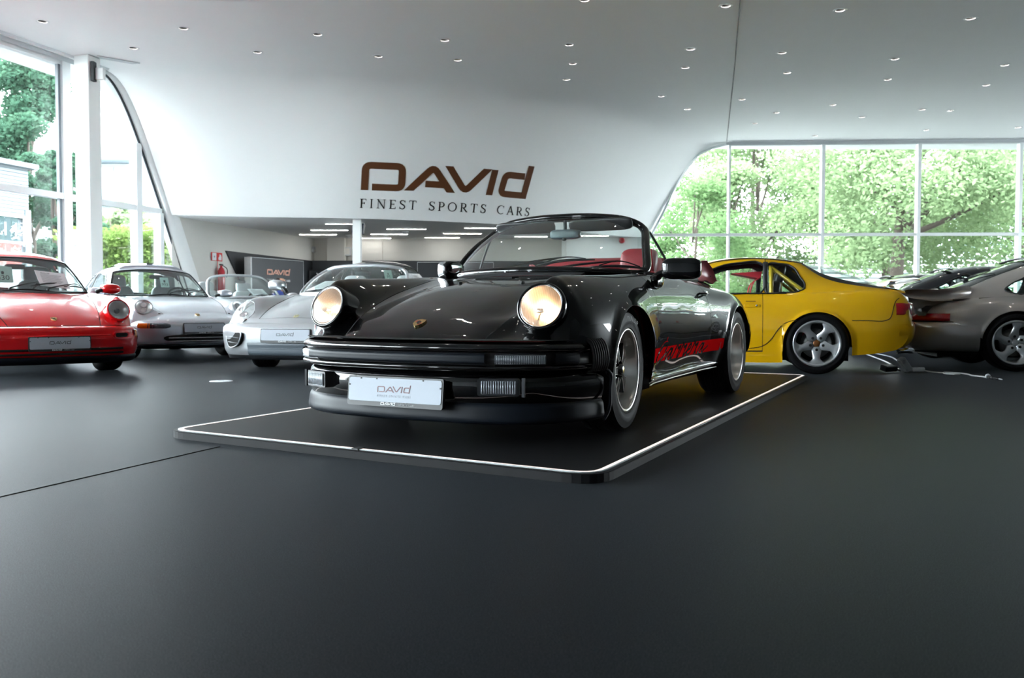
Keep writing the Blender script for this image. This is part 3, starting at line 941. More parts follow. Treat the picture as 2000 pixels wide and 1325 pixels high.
# ---- curved fascia between the ceiling and the lower back room
TOP = [B3(*p) for p in ((-6.75, 13.9, 4.5), (-5.0, 13.93, 4.5), (-3.657, 14.07, 4.5), (-1.702, 14.36, 4.5), (-.01, 14.9, 4.5), (1.912, 16.29, 4.5), (3.512, 18.07, 4.5), (4.97, 20.05, 4.5))]
BOT = [B3(*p) for p in ((-6.16, 15.40, 2.33), (-4.66, 15.72, 2.33), (-2.84, 15.97, 2.33), (-1.5, 16.4, 2.33), (-.005, 17.15, 2.33), (1.2, 18.3, 2.33), (2.3, 19.5, 2.33), (3.16, 20.05, 2.33))]
nu = 60
Tc, Bc = spline(TOP, nu), spline(BOT, nu)
def fsec(T, Bq, n=30):
    c1 = T + (Bq - T) * np.array([.30, .30, 0]); c2 = T + (Bq - T) * np.array([.42, .42, .10])
    t = np.linspace(0, 1, n)[:, None]
    a = (1 - t)**3 * T + 3 * t * (1 - t)**2 * c1 + 3 * t * t * (1 - t) * c2 + t**3 * Bq
    return a
FG = np.array([fsec(t, q) for t, q in zip(Tc, Bc)])
b = MB(); b.grid(FG, flip=True); FASCIA = struct('wall_fascia', b, WHITE, smooth=True)
def fpoint(u, v):
    """point and normal on the fascia, u,v in 0..1"""
    fu, fv = u * (nu - 1), v * (FG.shape[1] - 1); i, j = min(nu - 2, int(fu)), min(FG.shape[1] - 2, int(fv)); a, c = fu - i, fv - j
    P = FG[i:i + 2, j:j + 2]
    p = (P[0, 0] * (1 - a) + P[1, 0] * a) * (1 - c) + (P[0, 1] * (1 - a) + P[1, 1] * a) * c
    du = (P[1, 0] - P[0, 0]); dv = (P[0, 1] - P[0, 0]); n = np.cross(dv, du); n /= np.linalg.norm(n)
    if n[1] > 0: n = -n
    return p, n
# right-hand end: slanted cheek that runs down to the floor beside the glazing
prof = [B3(4.966, 20.05, 4.5), B3(4.493, 20.05, 4.368), B3(4.14, 20.05, 4.156), B3(3.847, 20.05, 3.742), B3(3.556, 20.05, 3.092), B3(3.381, 20.05, 2.737), B3(3.05, 20.05, 2.08), B3(2.25, 20.05, .0)]
b = MB(); pf = [tuple(p) for p in prof]; n_ = len(pf)
poly = pf + [(B3(1.15, 0, 0)[0], pf[0][1], 0), (B3(1.15, 0, 0)[0], pf[0][1], CEIL)]
b.add(poly + [(x, y + .35, z) for x, y, z in poly], [tuple(range(len(poly)))] + [(i, i + 1, len(poly) + i + 1, len(poly) + i) for i in range(n_ - 1)])
struct('wall_back_right', b, WHITE)
# left-hand end: sloping cheek against the left glazing, continued to the floor
E0 = list(FG[0]); sl = (E0[-1] - E0[-4]); sl = sl / -sl[2]
E0 = E0 + [E0[-1] + sl * (LOWC * k / 6) for k in range(1, 7)]
b = MB(); rows = []
for p in E0:
    xg = gx(p[1])
    rows.append([(xg - .12, p[1], p[2]), (xg + .16, p[1] + .01, p[2] - .01), (xg + .17, p[1] + .4, p[2])])
b.grid(rows, flip=True); struct('wall_left_cheek', b, WHITE, smooth=True)
b = MB(); b.tube([(gx(p[1]) + .012, p[1] - .03, p[2]) for p in E0], .022, 6); struct('trim_3', b, DKWALL)
# ---- back room
L0 = B3(-6.11, 15.65, 0)[:2]; C0 = B3(-4.71, 20.5, 0)[:2]; C1 = B3(1.25, 20.35, 0)[:2]
def upto(p, zz=LOWC): return [(p[0], p[1], 0), (p[0], p[1], zz)]
def wallstrip(mb, pts, z0, z1, thick=0, off=0):
    v = []; 
    for x, y in pts: v += [(x, y - off, z0), (x, y - off, z1)]
    mb.add(v, [(2 * i, 2 * i + 2, 2 * i + 3, 2 * i + 1) for i in range(len(pts) - 1)])
BW = mat('back_room_plaster', (.66, .65, .61), .7, noise=.02, nscale=3)
b = MB(); wallstrip(b, [tuple(L0 - (C0 - L0) * .02), tuple(C0)], 0, LOWC + .02); struct('wall_left_inner', b, BW)
b = MB(); wallstrip(b, [tuple(C0), tuple(C1)], 0, LOWC + .02); b.box((C0[0] + .62, C0[1] - .12, LOWC / 2), (.45, .24, LOWC)); b.box((C0[0] + 1.42, C0[1] - .05, LOWC * .5), (.75, .1, LOWC * .96)); struct('wall_back', b, BW)
b = MB(); wallstrip(b, [tuple(C1), (C1[0], 20.05 * KB - .1)], 0, LOWC + .02); struct('wall_right_inner', b, BW)
b = MB()
lowp = [tuple(q) for q in Bc] + [(C1[0] + .3, 20.6 * KB, LOWC), (C0[0] - .3, 20.6 * KB, LOWC), (L0[0] - .3, L0[1] - .2, LOWC)]
b.add(lowp, [tuple(range(len(lowp)))[::-1]]); b.add([(x, y, z + .06) for x, y, z in lowp], [tuple(range(len(lowp)))])
struct('ceiling_back', b, WHITE)
# anthracite wall panels
S0 = np.array(L0) + (C0 - np.array(L0)) * .20
ZP = CAM_Z + (1.79 - CAM_Z) * KB
b = MB()
def onleft(t, dz, off=.04):
    p = np.array(L0) + (C0 - np.array(L0)) * t; d = (C0 - np.array(L0)); n = np.array([d[1], -d[0]]) / np.linalg.norm(d)
    return (p[0] + n[0] * off, p[1] + n[1] * off, dz)
q = [onleft(.58, .0), onleft(1.0, .0), onleft(1.0, ZP), onleft(.297, ZP * 1.01)]; q2 = [onleft(t, z, .0) for t, z in ((.58, 0), (1, 0), (1, ZP), (.297, ZP * 1.01))]
b.add(q + q2, [(0, 1, 2, 3), (0, 3, 7, 4), (3, 2, 6, 7)]); struct('wall_panel_left', b, DKWALL)
b = MB(); b.box(((C0[0] + C1[0]) / 2, C0[1] - .27, ZP / 2), (C1[0] - C0[0] - .05, .06, ZP)); struct('wall_panel_back', b, DKWALL)

# ---- glazing: right
def window(name): 
    o = empty(name); o['kind'] = 'structure'; return o
win = window('window_1')
xs = [B3(x, 0, 0)[0] for x in (2.9, 4.97, 7.07, 9.2, 11.42, 13.6, 15.8, 18.0, 19.2)]
ye = lambda x: rwy(x)
for k, x in enumerate(xs[1:]):
    b = MB(); b.box((x, ye(x), CEIL / 2), (.085 if k else .05, .14, CEIL)); b.build('mullion', MULL, win, smooth=False)
for x0, x1 in zip(xs[:-1], xs[1:]):
    for z, h in ((TRANS, .07), (CEIL - .05, .10), (.05, .1)):
        if x0 < 5 and z > CEIL - .5: continue
        b = MB(); b.add([(x0, ye(x0) - .05, z - h / 2), (x1, ye(x1) - .05, z - h / 2), (x1, ye(x1) - .05, z + h / 2), (x0, ye(x0) - .05, z + h / 2), (x0, ye(x0) + .05, z - h / 2), (x1, ye(x1) + .05, z - h / 2), (x1, ye(x1) + .05, z + h / 2), (x0, ye(x0) + .05, z + h / 2)],
                        [(0, 1, 2, 3), (3, 2, 6, 7), (0, 4, 5, 1), (5, 4, 7, 6)]); b.build('transom', MULL, win, smooth=False)
    for z0, z1 in ((.1, TRANS - .03), (TRANS + .03, CEIL - .1)):
        b = MB(); b.add([(x0, ye(x0) + .02, z0), (x1, ye(x1) + .02, z0), (x1, ye(x1) + .02, z1), (x0, ye(x0) + .02, z1)], [(0, 1, 2, 3)]); b.build('pane', PANE, win, smooth=False)
# curved head member along the slanted cheek
b = MB(); b.tube(spline([tuple(p + np.array([.02, -.06, -.02])) for p in prof], 40), .035, 6); b.build('curved_frame', MULL, win)
b = MB(); x0, x1 = RW0[0] + 5, xs[-1]
b.add([(xs[1] - .1, ye(xs[1]) - .10, CEIL - .02), (x1, ye(x1) - .10, CEIL - .02), (x1, ye(x1) - .10, CEIL - .09), (xs[1] - .1, ye(xs[1]) - .10, CEIL - .09)], [(0, 1, 2, 3)]); struct('trim_4', b, MULLD)
# ---- glazing: left
win = window('window_2')
mat('grey_gasket', (.10, .115, .135), .5, noise=.05)
ys = [y * KB for y in (-4.0, -1.0, 2.0, 5.0, 8.0, 10.4, 13.33)]
posts = [(13.35 * KB, .18), (14.78 * KB, .14), (15.3 * KB, .10)]
for y in ys[1:]:
    b = MB(); b.box((gx(y), y, CEIL / 2), (.16, .17, CEIL), rot=Matrix.Rotation(-math.atan(.325), 3, 'Z')); b.build('mullion', MULL, win, smooth=False)
    b = MB(); b.box((gx(y) - .02, y - .13, CEIL / 2), (.06, .05, CEIL), rot=Matrix.Rotation(-math.atan(.325), 3, 'Z')); b.build('gasket', MATS['grey_gasket'], win, smooth=False)
def ztop(y):
    """underside of the sloping fascia cheek at plan position y"""
    Y = np.array([p[1] for p in E0]); Z = np.array([p[2] for p in E0])
    return float(np.interp(y, Y, Z)) if y > Y[0] else CEIL
for y, wd in posts[1:]:
    b = MB(); zt = ztop(y + .1); b.box((gx(y), y, zt / 2), (.16, wd, zt), rot=Matrix.Rotation(-math.atan(.325), 3, 'Z')); b.build('mullion', MULL, win, smooth=False)
bounds = ys + [14.78 * KB, 15.3 * KB, 16.9 * KB]
for y0, y1 in zip(bounds[:-1], bounds[1:]):
    for z, h in ((TRANS, .10), (CEIL - .07, .14), (.05, .1)):
        if z > CEIL - .4 and y1 > 14 * KB: continue
        if z > ztop(y1) + .2: continue
        b = MB()
        b.add([(gx(y) + s * .07, y, z + q * h / 2) for y in (y0, y1) for s in (-1, 1) for q in (-1, 1)], [(2, 3, 7, 6), (3, 1, 5, 7), (0, 2, 6, 4), (1, 0, 4, 5)]); b.build('transom', MULL, win, smooth=False)
    yy = np.linspace(y0, y1, 9)
    for z0, zc in ((.1, TRANS - .05), (TRANS + .05, CEIL - .14)):
        rows = []
        for y in yy:
            t = min(zc, ztop(y))
            if t > z0 + .01: rows.append([(gx(y) - .03, y, z0), (gx(y) - .03, y, t)])
        if len(rows) > 1:
            b = MB(); b.grid(rows); b.build('pane', PANE, win, smooth=False)
b = MB(); 
for y0, y1 in ((ys[0], 13.9 * KB),):
    b.add([(gx(y0) + .12, y0, CEIL - .01), (gx(y1) + .12, y1, CEIL - .01), (gx(y1) + .12, y1, CEIL - .09), (gx(y0) + .12, y0, CEIL - .09)], [(0, 1, 2, 3)])
    b.add([(gx(y0) + .30, y0, CEIL - .005), (gx(y1) + .30, y1, CEIL - .005), (gx(y1) + .26, y1, CEIL - .035), (gx(y0) + .26, y0, CEIL - .035)], [(0, 1, 2, 3)])
struct('trim_5', b, MULLD)
b = MB(); b.box((gx(YB / 2 - 2.2) - .1, -5.7, CEIL / 2), (1.2, 2.6, CEIL)); struct('wall_left', b, MATS['grey_wall'])
# square pillar by the left glazing and round-the-corner projector bracket
pc = B3(-6.50, 13.28, 0)
b = MB(); b.box((pc[0], pc[1], CEIL / 2), (.29, .29, CEIL), rot=Matrix.Rotation(R(-14), 3, 'Z'), bev=.012); o = struct('pillar_left', b, GLOSSW)
b = MB(); b.box((B3(-2.90, 0, 0)[0], B3(0, 16.15, 0)[1], LOWC / 2 + .03), (.165, .165, LOWC + .06), bev=.008); struct('pillar_back', b, GLOSSW)

# ---- wall sign
lg = (.325, .640); 
def sign_place(cx_u, cv):
    p0, n0 = fpoint(cx_u, cv)
    return p0, n0
us = np.linspace(0, 1, 400); 
def sgn(u, q, d):
    """metres along the fascia at a given height offset: walk in plan along the curve at reference height"""
    return None
# arc-length tables along a level line of the fascia
zref = CAM_Z + (3.02 - CAM_Z) * KB
def level(i, z):
    col = FG[i]; return np.array([np.interp(-z, -col[:, 2], col[:, k]) for k in range(3)])
def level_line(z):
    L = np.array([level(i, z) for i in range(nu)]); s_ = np.concatenate([[0], np.cumsum(np.linalg.norm(np.diff(L[:, :2], axis=0), axis=1))]); return L, s_
L0_, s0_ = level_line(zref)
def sign_pt(sx, z, d):
    """sx: plan length from the reference start"""
    i = np.interp(sx, s0_, np.arange(nu)); k = min(nu - 2, int(i)); a = i - k
    p = level(k, z) * (1 - a) + level(k + 1, z) * a
    t = level(k + 1, z) - level(k, z); up = level(k, z + .05) - level(k, z)
    n = np.cross(t, up); n /= np.linalg.norm(n)
    if n[1] > 0: n = -n
    return tuple(p + n * d)
# ------------------------------------------------------------------ the black convertible on the platform
def g_keys():
    k0 = [(.82, 0, .487), (.79, 0, .512), (.75, 0, .535), (.70, 0, .561), (.5, 0, .645), (.2, 0, .735), (-.1, 0, .79), (-.345, 0, .826), (-.6, 0, .845), (-1.5, 0, .85), (-2.0, 0, .865), (-2.5, 0, .83), (-2.9, 0, .74), (-3.2, 0, .60)]
    k1 = [(x, {True: .20}.get(x > .6, .24 + .02 * (x < -.3)), z - .005) for x, _, z in k0]
    k2 = [(.82, .40, .483), (.79, .405, .503), (.75, .415, .522), (.7, .425, .548), (.5, .46, .622), (.2, .51, .706), (-.1, .545, .768), (-.345, .575, .81), (-.6, .60, .832), (-1.0, .60, .83), (-2.0, .60, .84), (-2.5, .58, .81), (-2.9, .56, .72), (-3.2, .54, .58)]
    k3 = [(.82, .47, .483), (.76, .48, .503), (.70, .49, .53), (.62, .505, .592), (.55, .52, .66), (.45, .535, .712), (.2, .563, .757), (-.1, .60, .792), (-.345, .63, .818), (-.6, .655, .833), (-1.0, .655, .832), (-1.6, .655, .832), (-2.0, .655, .838), (-2.5, .62, .80), (-2.9, .60, .70), (-3.2, .57, .56)]
    k4 = [(.82, .60, .485), (.77, .61, .51), (.73, .62, .55), (.69, .625, .63), (.65, .628, .72), (.60, .63, .768), (.5, .635, .786), (.2, .650, .801), (-.1, .672, .813), (-.345, .692, .825), (-.6, .706, .833), (-1.0, .71, .83), (-1.6, .71, .824), (-2.0, .715, .806), (-2.5, .68, .762), (-2.9, .64, .67), (-3.2, .60, .54)]
    k5 = [(.82, .69, .475), (.77, .715, .49), (.73, .73, .52), (.69, .738, .58), (.65, .744, .64), (.5, .762, .683), (.2, .795, .715), (-.1, .803, .735), (-.345, .800, .745), (-.6, .795, .745), (-1.0, .79, .742), (-1.6, .795, .735), (-1.9, .818, .732), (-2.27, .838, .735), (-2.6, .82, .69), (-2.9, .79, .60), (-3.2, .72, .48)]
    k6 = [(.82, .72, .455), (.7, .765, .462), (.6, .79, .475), (.45, .828, .50), (.2, .865, .515), (0, .872, .52), (-.2, .862, .51), (-.45, .838, .48), (-.8, .828, .47), (-1.4, .832, .475), (-1.75, .852, .50), (-2.05, .886, .52), (-2.4, .890, .52), (-2.8, .86, .5), (-3.2, .74, .44)]
    k7 = [(.82, .70, .43), (.6, .775, .42), (.45, .82, .41), (.36, .845, .30), (.2, .855, .24), (0, .858, .235), (-.2, .85, .23), (-.33, .82, .225), (-.5, .775, .225), (-1.0, .765, .232), (-1.6, .772, .245), (-1.85, .81, .25), (-2.0, .86, .25), (-2.4, .875, .26), (-2.62, .872, .36), (-2.9, .83, .40), (-3.2, .71, .42)]
    return [k0, k1, k2, k3, k4, k5, k6, k7]

def main_car():
    car = Car('convertible_car', 'black open convertible with lit round headlights and red side stripe, on the low platform', None, (-.1281, 4.8224, .037), -27.23, P_BLACK)
    net = Net(g_keys(), pf=[0, .012, .035, .07, .10, .145, .16, .16], x0f=.44, pr=[0, 0, .02, .05, .1, .16, .18, .18], sig=.022)
    AR = [(0, .312, .338), (-2.272, .312, .345)]
    hoodr, dF, dR = -.335, -.455, -1.615
    base = [x for x in np.arange(-3.2, .8201, .025) if min(abs(x - a[0]) for a in AR) > .31]
    cols = base + arch_cols(*AR[0][::2]) + arch_cols(*AR[1][::2]) + [hoodr - .003, hoodr + .003, dF - .0028, dF + .0028, dR - .003, dR + .003, .82, -.62, -1.78] + list(np.arange(.5, .82, .008))
    cols = np.array(sorted(set(np.round(cols, 5))))
    keep = [cols[0]]
    for c in cols[1:]:
        if c - keep[-1] > .0006: keep.append(c)
    cols = np.array(keep)
    v = net.rows([5, 5, 5, 6, 8, 9, 9], extra=(1.98, 2.02, 3.98, 6.80, 6.83))
    P = net.eval(cols, v, AR, ks=5, flare=.014, fw=.026)
    def cls(x, vm, c, sd):
        hg = hoodr - .0035 < x < hoodr + .0035 and vm < 2.03
        if hg or (1.98 < vm < 2.02 and x > hoodr): return 'body_gap'
        if x > hoodr and vm < 2: return 'hood'
        if -1.78 < x < -.62 and vm < 3.8: return None
        if x > .3 and in_lamp(c, [(np.array([.640, .622, .644]), (.93, .10, .33), .112, .10)]): return None
        if (abs(x - dF) < .0035 or abs(x - dR) < .0035) and 3.8 < vm < 6.83: return 'body_gap'
        if dR < x < dF and vm > 6.8 and vm < 6.83: return 'body_gap'
        if dR < x < dF and 3.8 < vm < 6.8: return 'door#%d' % sd
        return 'body'
    regs, G = emit(P, cols, v, cls)
    parts = car.regions(regs, {'body_gap': GAPM})
    edge_lips(car, G, cols, AR)
    underbody(car, .62, -3.0, 2.272, [(a[0], a[1], a[2], .85 if i == 0 else .87) for i, a in enumerate(AR)], z0=.15)
    for x, yo, Rt, wd in ((0, .812, .316, .205), (-2.272, .868, .3135, .235)):
        for sd in (1, -1): put_wheel(car, x, yo, .3135, sd, 'fuchs', Rt, .2135, wd, steer=R(3) if x == 0 else 0, ang0=70)
    # tyre lettering
    w_ = MB()
    ang = [86, 92.5, 99, 105.5, 110.5, 117]
    for ch, a in zip('DUNLOP', ang):
        def pl(u, q, d, a=R(a)):
            r = .268 + q; t = a + u / .268
            return (r * math.cos(t), .812 + .0128 + d, r * math.sin(t) + .3135)
        put_text(w_, ch, .040, pl, .0012)
    car.part(w_, 'tyre_lettering', mat('rubber_letters', (.05, .05, .052), .5, noise=.1), smooth=False)
    # ---- headlights, crest
    for sd in (1, -1):
        round_lamp(car, (.640, .622 * sd, .644), (.93, .10 * sd, .33), .103, P_BLACK, lit=True, ringw=.016, depth=.13)
    crest(car, (.712, 0, .5585), (.42, 0, .9), 1.05)
    # washer jets and cowl vent
    for sd in (-1, 1):
        b = MB(); b.sq((-.02, .20 * sd, .777), (.03, .018, .014), .6, 12, 8); car.part(b, 'washer_jet', BLACKP)
    b = MB()
    rows = []
    for y in np.linspace(-.40, .40, 15):
        zc = .837 - .04 * (y / .4)**2 * .35
        rows.append([(-.345, y, zc - .008), (-.35, y, zc + .004), (-.43, y, zc + .02), (-.44, y, zc + .006)])
    b.grid(rows)
    cowl = car.part(b, 'cowl_vent', BLACKP)
    for y in (-.09, .07): 
        b = MB(); b.box((-.385, y, .853), (.05, .012, .006)); car.part(b, 'vent_clip', CHROME, cowl, smooth=False)
    b = MB(); b.prism([(-.10, -.23), (-.08, .03), (-.125, .05), (-.13, -.20)], lambda u, q, d: (u - .14, q, .8075 + d - u * .06), .004, base=-.004); car.part(b, 'fuel_vent_slot', GAPM, smooth=False)
    # ---- front bumper: shelf, impact strip, lower lip
    half = [(.925, 0), (.920, .15), (.905, .30), (.878, .45), (.835, .56), (.765, .67), (.66, .755), (.56, .795), (.47, .812)]
    path = sym_path(half, 91)
    bm = MB(); bm.grid(sweep(path, arc_profile([(-.16, .478), (-.08, .480), (-.03, .477), (-.006, .466), (.002, .452), (-.002, .440), (-.012, .434)], 16)))
    bump = car.part(bm, 'front_bumper', P_BLACK)
    bm = MB(); bm.grid(sweep(path, [(-.02, .487), (-.10, .490), (-.13, .492), (-.17, .490)])); 
    car.part(bm, 'bumper_seal', RUBBER, bump)
    bm = MB(); bm.grid(sweep(path, [(-.012, .436), (-.02, .432), (-.02, .378), (-.012, .374)]))
    car.part(bm, 'bumper_recess', BLACKP, bump)
    bm = MB(); bm.grid(sweep(path, arc_profile([(-.012, .377), (.0, .374), (.006, .366), (.004, .357), (-.008, .350), (-.04, .346)], 12)))
    car.part(bm, 'bumper_lip', P_BLACK, bump)
    i0 = [i for i in range(len(path)) if -.60 < path[i][1] < .475]
    bm = MB(); bm.grid(sweep(path[i0[0] - 0:i0[-1] + 1], arc_profile([(-.02, .427), (-.004, .427), (.006, .422), (.007, .404), (.006, .388), (-.004, .383), (-.02, .383)], 14)))
    car.part(bm, 'bumper_strip', BUMPRUB, bump, label='dull blue-grey rubber strip')
    # end pieces of the strip, indicators, bellows
    for sd in (1, -1):
        ii = [i for i in range(len(path)) if .49 < path[i][1] * sd < .70]
        sg = path[ii[0]:ii[-1] + 1]
        bm = MB(); bm.grid(sweep(sg, arc_profile([(-.02, .426), (-.006, .426), (.003, .421), (.005, .404), (.003, .384), (-.006, .379), (-.02, .379)], 12)))
        ind = car.part(bm, 'indicator', CLEARL if sd > 0 else mat('window_lit_indicator_lens', (.62, .65, .68), .2, .2, coat=.5, noise=.1), bump, label='clear ribbed indicator lens')  # right-hand lens paler, the window reflection is put into its colour
        bm = MB()
        for i in np.linspace(ii[0] + .4, ii[-1] - .4, 22):
            k = int(i); a = i - k; q = path[k] * (1 - a) + path[k + 1] * a; t = path[k + 1] - path[k]; t /= np.linalg.norm(t); nn = np.array([-t[1], t[0]]); nn *= np.sign(nn[0])
            bm.tube([(q[0] + nn[0] * .004, q[1] + nn[1] * .004, z) for z in (.384, .403, .421)], .0018, 5)
        car.part(bm, 'indicator_rib', RIBG, bump)
        jj = [i for i in range(len(path)) if .715 < path[i][1] * sd < .79]
        bm = MB(); bm.grid(sweep(path[jj[0]:jj[-1] + 1], arc_profile([(-.03, .430), (-.004, .430), (.006, .424), (.007, .404), (.006, .384), (-.004, .379), (-.03, .379)], 12)))
        car.part(bm, 'bumper_strip', BUMPRUB, bump)
        bm = MB()
        for k in range(7):
            x = .505 - k * .0155
            pts = spline([(x + .02, (.735) * sd, .485), (x + .005, (.815 + .0045 * k) * sd, .478), (x, (.832 + .0045 * k) * sd, .43), (x - .004, (.832 + .0045 * k) * sd, .37), (x - .01, (.82 + .0045 * k) * sd, .345)], 14)
            bm.tube(pts, .0082, 6, squash=(1.0, 1.3))
        car.part(bm, 'bumper_bellows', RUBBER, bump)
    # lower valance with spoiler
    half = [(.885, 0), (.88, .15), (.868, .30), (.842, .45), (.80, .56), (.735, .66), (.64, .745), (.54, .795), (.44, .825), (.385, .838)]
    path2 = sym_path(half, 91)
    bm = MB(); bm.grid(sweep(path2, arc_profile([(-.05, .350), (-.022, .335), (-.006, .305), (-.002, .27), (-.008, .23), (-.02, .195)], 16)))
    val = car.part(bm, 'front_valance', P_BLACK)
    bm = MB(); bm.grid(sweep(path2, arc_profile([(-.030, .204), (-.014, .200), (-.006, .185), (-.001, .155), (.002, .128), (-.002, .114), (-.014, .108), (-.10, .110)], 18)))
    car.part(bm, 'front_spoiler', BUMPRUB, val, label='matt black rubber front lip')
    bm = MB()
    for sd in (1, -1):
        q = spline([(.40, .845 * sd, .345), (.385, .862 * sd, .335), (.372, .862 * sd, .25), (.38, .86 * sd, .15), (.42, .85 * sd, .106)], 14)
        bm.tube(q, .009, 6)
    car.part(bm, 'spoiler_end_bead', BUMPRUB, val)
    for sd in (1, -1):
        c, yaw = ((.852, .515 * sd, .279), R(24) * sd)
        ex = Vector((-math.sin(yaw), math.cos(yaw), 0)); n = Vector((math.cos(yaw), math.sin(yaw), .0))
        pl = frame_place(c, ex, (0, 0, 1), n)
        bm = MB(); bm.prism(round_rect(.19, .078, .01), pl, .004, base=-.05)
        fl = car.part(bm, 'fog_lamp', BLACKP, smooth=False)
        bm = MB(); bm.prism(round_rect(.162, .062, .008), pl, .010, base=.003)
        car.part(bm, 'fog_lens', CLEARL, fl, smooth=False)
        bm = MB()
        for k in range(15): bm.tube([pl(-.074 + k * .0106, q, .0105) for q in (-.028, 0, .028)], .0022, 5)
        car.part(bm, 'fog_lens_rib', RIBG, fl)
        bm = MB(); bm.box(pl(.112 * sd, 0, .004), (.012, .012, .085)); car.part(bm, 'fog_guard', BUMPRUB, fl, smooth=False)
    number_plate(car, (.915, 0, .247), R(6), inkm=LOGORD)
    # ---- sill trim, stripe, script
    for sd in (1, -1):
        bm = MB()
        xs = np.linspace(-.40, -1.90, 24); rows = []
        for x in xs:
            yy = float(np.interp(-x, [.40, .55, 1.0, 1.6, 1.9], [.80, .775, .768, .775, .80])); zz = .228 + .012 * (-x - .4)
            rows.append([(x, sd * (yy - .02), zz + .012), (x, sd * (yy + .012), zz + .010), (x, sd * (yy + .018), zz + .002), (x, sd * (yy + .012), zz - .006), (x, sd * (yy + .002), zz - .010), (x, sd * (yy + .006), zz - .022), (x, sd * (yy + .004), zz - .040), (x, sd * (yy - .03), zz - .050), (x, sd * (yy - .1), zz - .052)])
        bm.grid(rows, flip=sd < 0)
        sill = car.part(bm, 'sill_panel', P_BLACK)
        for dz, dy, r in ((.004, .019, .0045), (-.026, .008, .003)):
            bm = MB(); bm.tube([(x, sd * (float(np.interp(-x, [.40, .55, 1.0, 1.6, 1.9], [.80, .775, .768, .775, .80])) + dy), .228 + .012 * (-x - .4) + dz) for x in xs], r, 6)
            car.part(bm, 'sill_trim', CHROME if dz > 0 else ALU, sill)
        # surface lookup for the decal
        gx = P[:, :, 0]; 
        def ysurf(x, z):
            i = int(np.argmin(np.abs(cols - x))); q = P[i]; mk = v >= 5
            return float(np.interp(-z, -q[mk, 2], q[mk, 1]))
        def place(u, q, d, sd=sd): return (u, sd * (ysurf(u, q) + d), q)
        zb = lambda x: .322 + .012 * (-x - .2)
        bm = MB(); xs = np.linspace(-.352, -1.885, 60)
        rows = [[place(x - (.0 if k < 1 else .0) - .012 * (k / 4) * (x < -1.86), zb(x) + .084 * k / 4, .0016) for k in range(5)] for x in xs]
        bm.grid(rows, flip=sd > 0)
        st = car.part(bm, 'side_stripe', mat('red_vinyl', (.86, .008, .010), .6, coat=.0, spec=.0, noise=.02))
        if sd > 0:
            C = [(.135, .70), (.150, 1.0), (.145, 1.28), (.115, 1.36), (.07, 1.15), (.03, .70), (.012, .25), (.022, -.06), (.06, -.16), (.105, .05), (.15, .42), (.178, .66)]
            a1 = [(.262, .62), (.235, .84), (.205, .62), (.19, .2), (.205, -.05), (.232, .18), (.262, .78), (.262, .2), (.278, -.05), (.30, .2)]
            r1 = [(.30, .2), (.345, .98), (.352, .82), (.398, .92), (.385, .4), (.385, 0.0), (.41, .15)]
            r2 = [(p[0] + .11, p[1]) for p in r1]
            e1 = [(.52, .15), (.555, .42), (.60, .70), (.595, .92), (.568, .88), (.55, .5), (.555, .12), (.59, .0), (.625, .2)]
            r3 = [(p[0] + .325, p[1]) for p in r1]
            a2 = [(p[0] + .58, p[1] * 1.0) for p in a1]
            tail = [(.875, .15), (.90, .3), (.93, .55)]
            X0, Ls, Hs = -.475, 1.20, .084
            W = lambda pts: [(X0 - p[0] * Ls - .02 * p[1] * 1.0, zb(X0 - p[0] * Ls) + .006 + p[1] * Hs * .86) for p in pts]
            scr = MB()
            for pts, w2 in ((C, [.014, .018, .026, .02, .016]), (a1, .017), (r1, .017), (r2, .017), (e1, .016), (r3, .017), (a2, .017), (tail, .012)):
                q = spline(W(pts), 34)
                scr.ribbon([tuple(p) for p in q], w2, lambda u, qz, d: place(u, qz, d), .0026, base=.0012)
            car.part(scr, 'stripe_script', P_BLACK, st, smooth=False, label='black looped script lettering reading Carrera')
            ol = MB()
            for pts in (C[1:6],):
                q = spline(W([(p[0], p[1]) for p in pts]), 20)
                ol.ribbon([tuple(p + [0, .010]) for p in q], .006, lambda u, qz, d: place(u, qz, d), .0020, base=.0008)
            q = W([(.118, 1.34), (.128, 1.85)]); ol.ribbon(q, .007, lambda u, qz, d: place(u, qz, d), .002, base=.0008)
            car.part(ol, 'script_outline', MATS['red_vinyl'], st, smooth=False)
    # handle, side marker
    for sd in (1, -1):
        bm = MB(); bm.tube(spline([(-1.47, .795 * sd, .735), (-1.49, .823 * sd, .735), (-1.56, .826 * sd, .735), (-1.60, .80 * sd, .735)], 10), .0095, 8, squash=(1.4, .8))
        h = car.part(bm, 'door_handle', P_BLACK)
        bm = MB(); bm.sq((-1.625, .802 * sd, .742), (.05, .02, .035), .6, 14, 8); car.part(bm, 'handle_button', CHROME, h)
        bm = MB(); bm.box((-.375, .829 * sd, .60), (.046, .008, .03), bev=.003); car.part(bm, 'side_marker', BLACKP, smooth=False)
    # ---- mirrors
    mirror(car, (-.605, .925, .862), 1, P_BLACK, size=(.11, .225, .125), foot=(-.575, .765, .80))
    b = MB(); b.sq((-.66, -.645, .885), (.20, .075, .12), .5, 24, 16); mo = car.part(b, 'door_mirror', P_BLACK, label='black door mirror folded against the pillar')
    b = MB(); pl = frame_place((-.60, -.685, .885), (.5, .85, 0), (0, 0, 1), (.85, -.5, 0)); b.sq((-.585, -.66, .882), (.05, .085, .115), .7, 18, 12); car.part(b, 'mirror_glass', CHROME, mo)
    b = MB(); b.sq((-.575, .79, .79), (.16, .05, .075), .7, 18, 10); car.part(b, 'mirror_base', P_BLACK)
    # ---- windscreen
    bot = [(-.405, 0, .862), (-.435, .25, .858), (-.53, .49, .848), (-.735, .69, .832)]
    top = [(-1.005, 0, 1.238), (-1.015, .25, 1.230), (-1.045, .45, 1.200), (-1.085, .555, 1.150)]
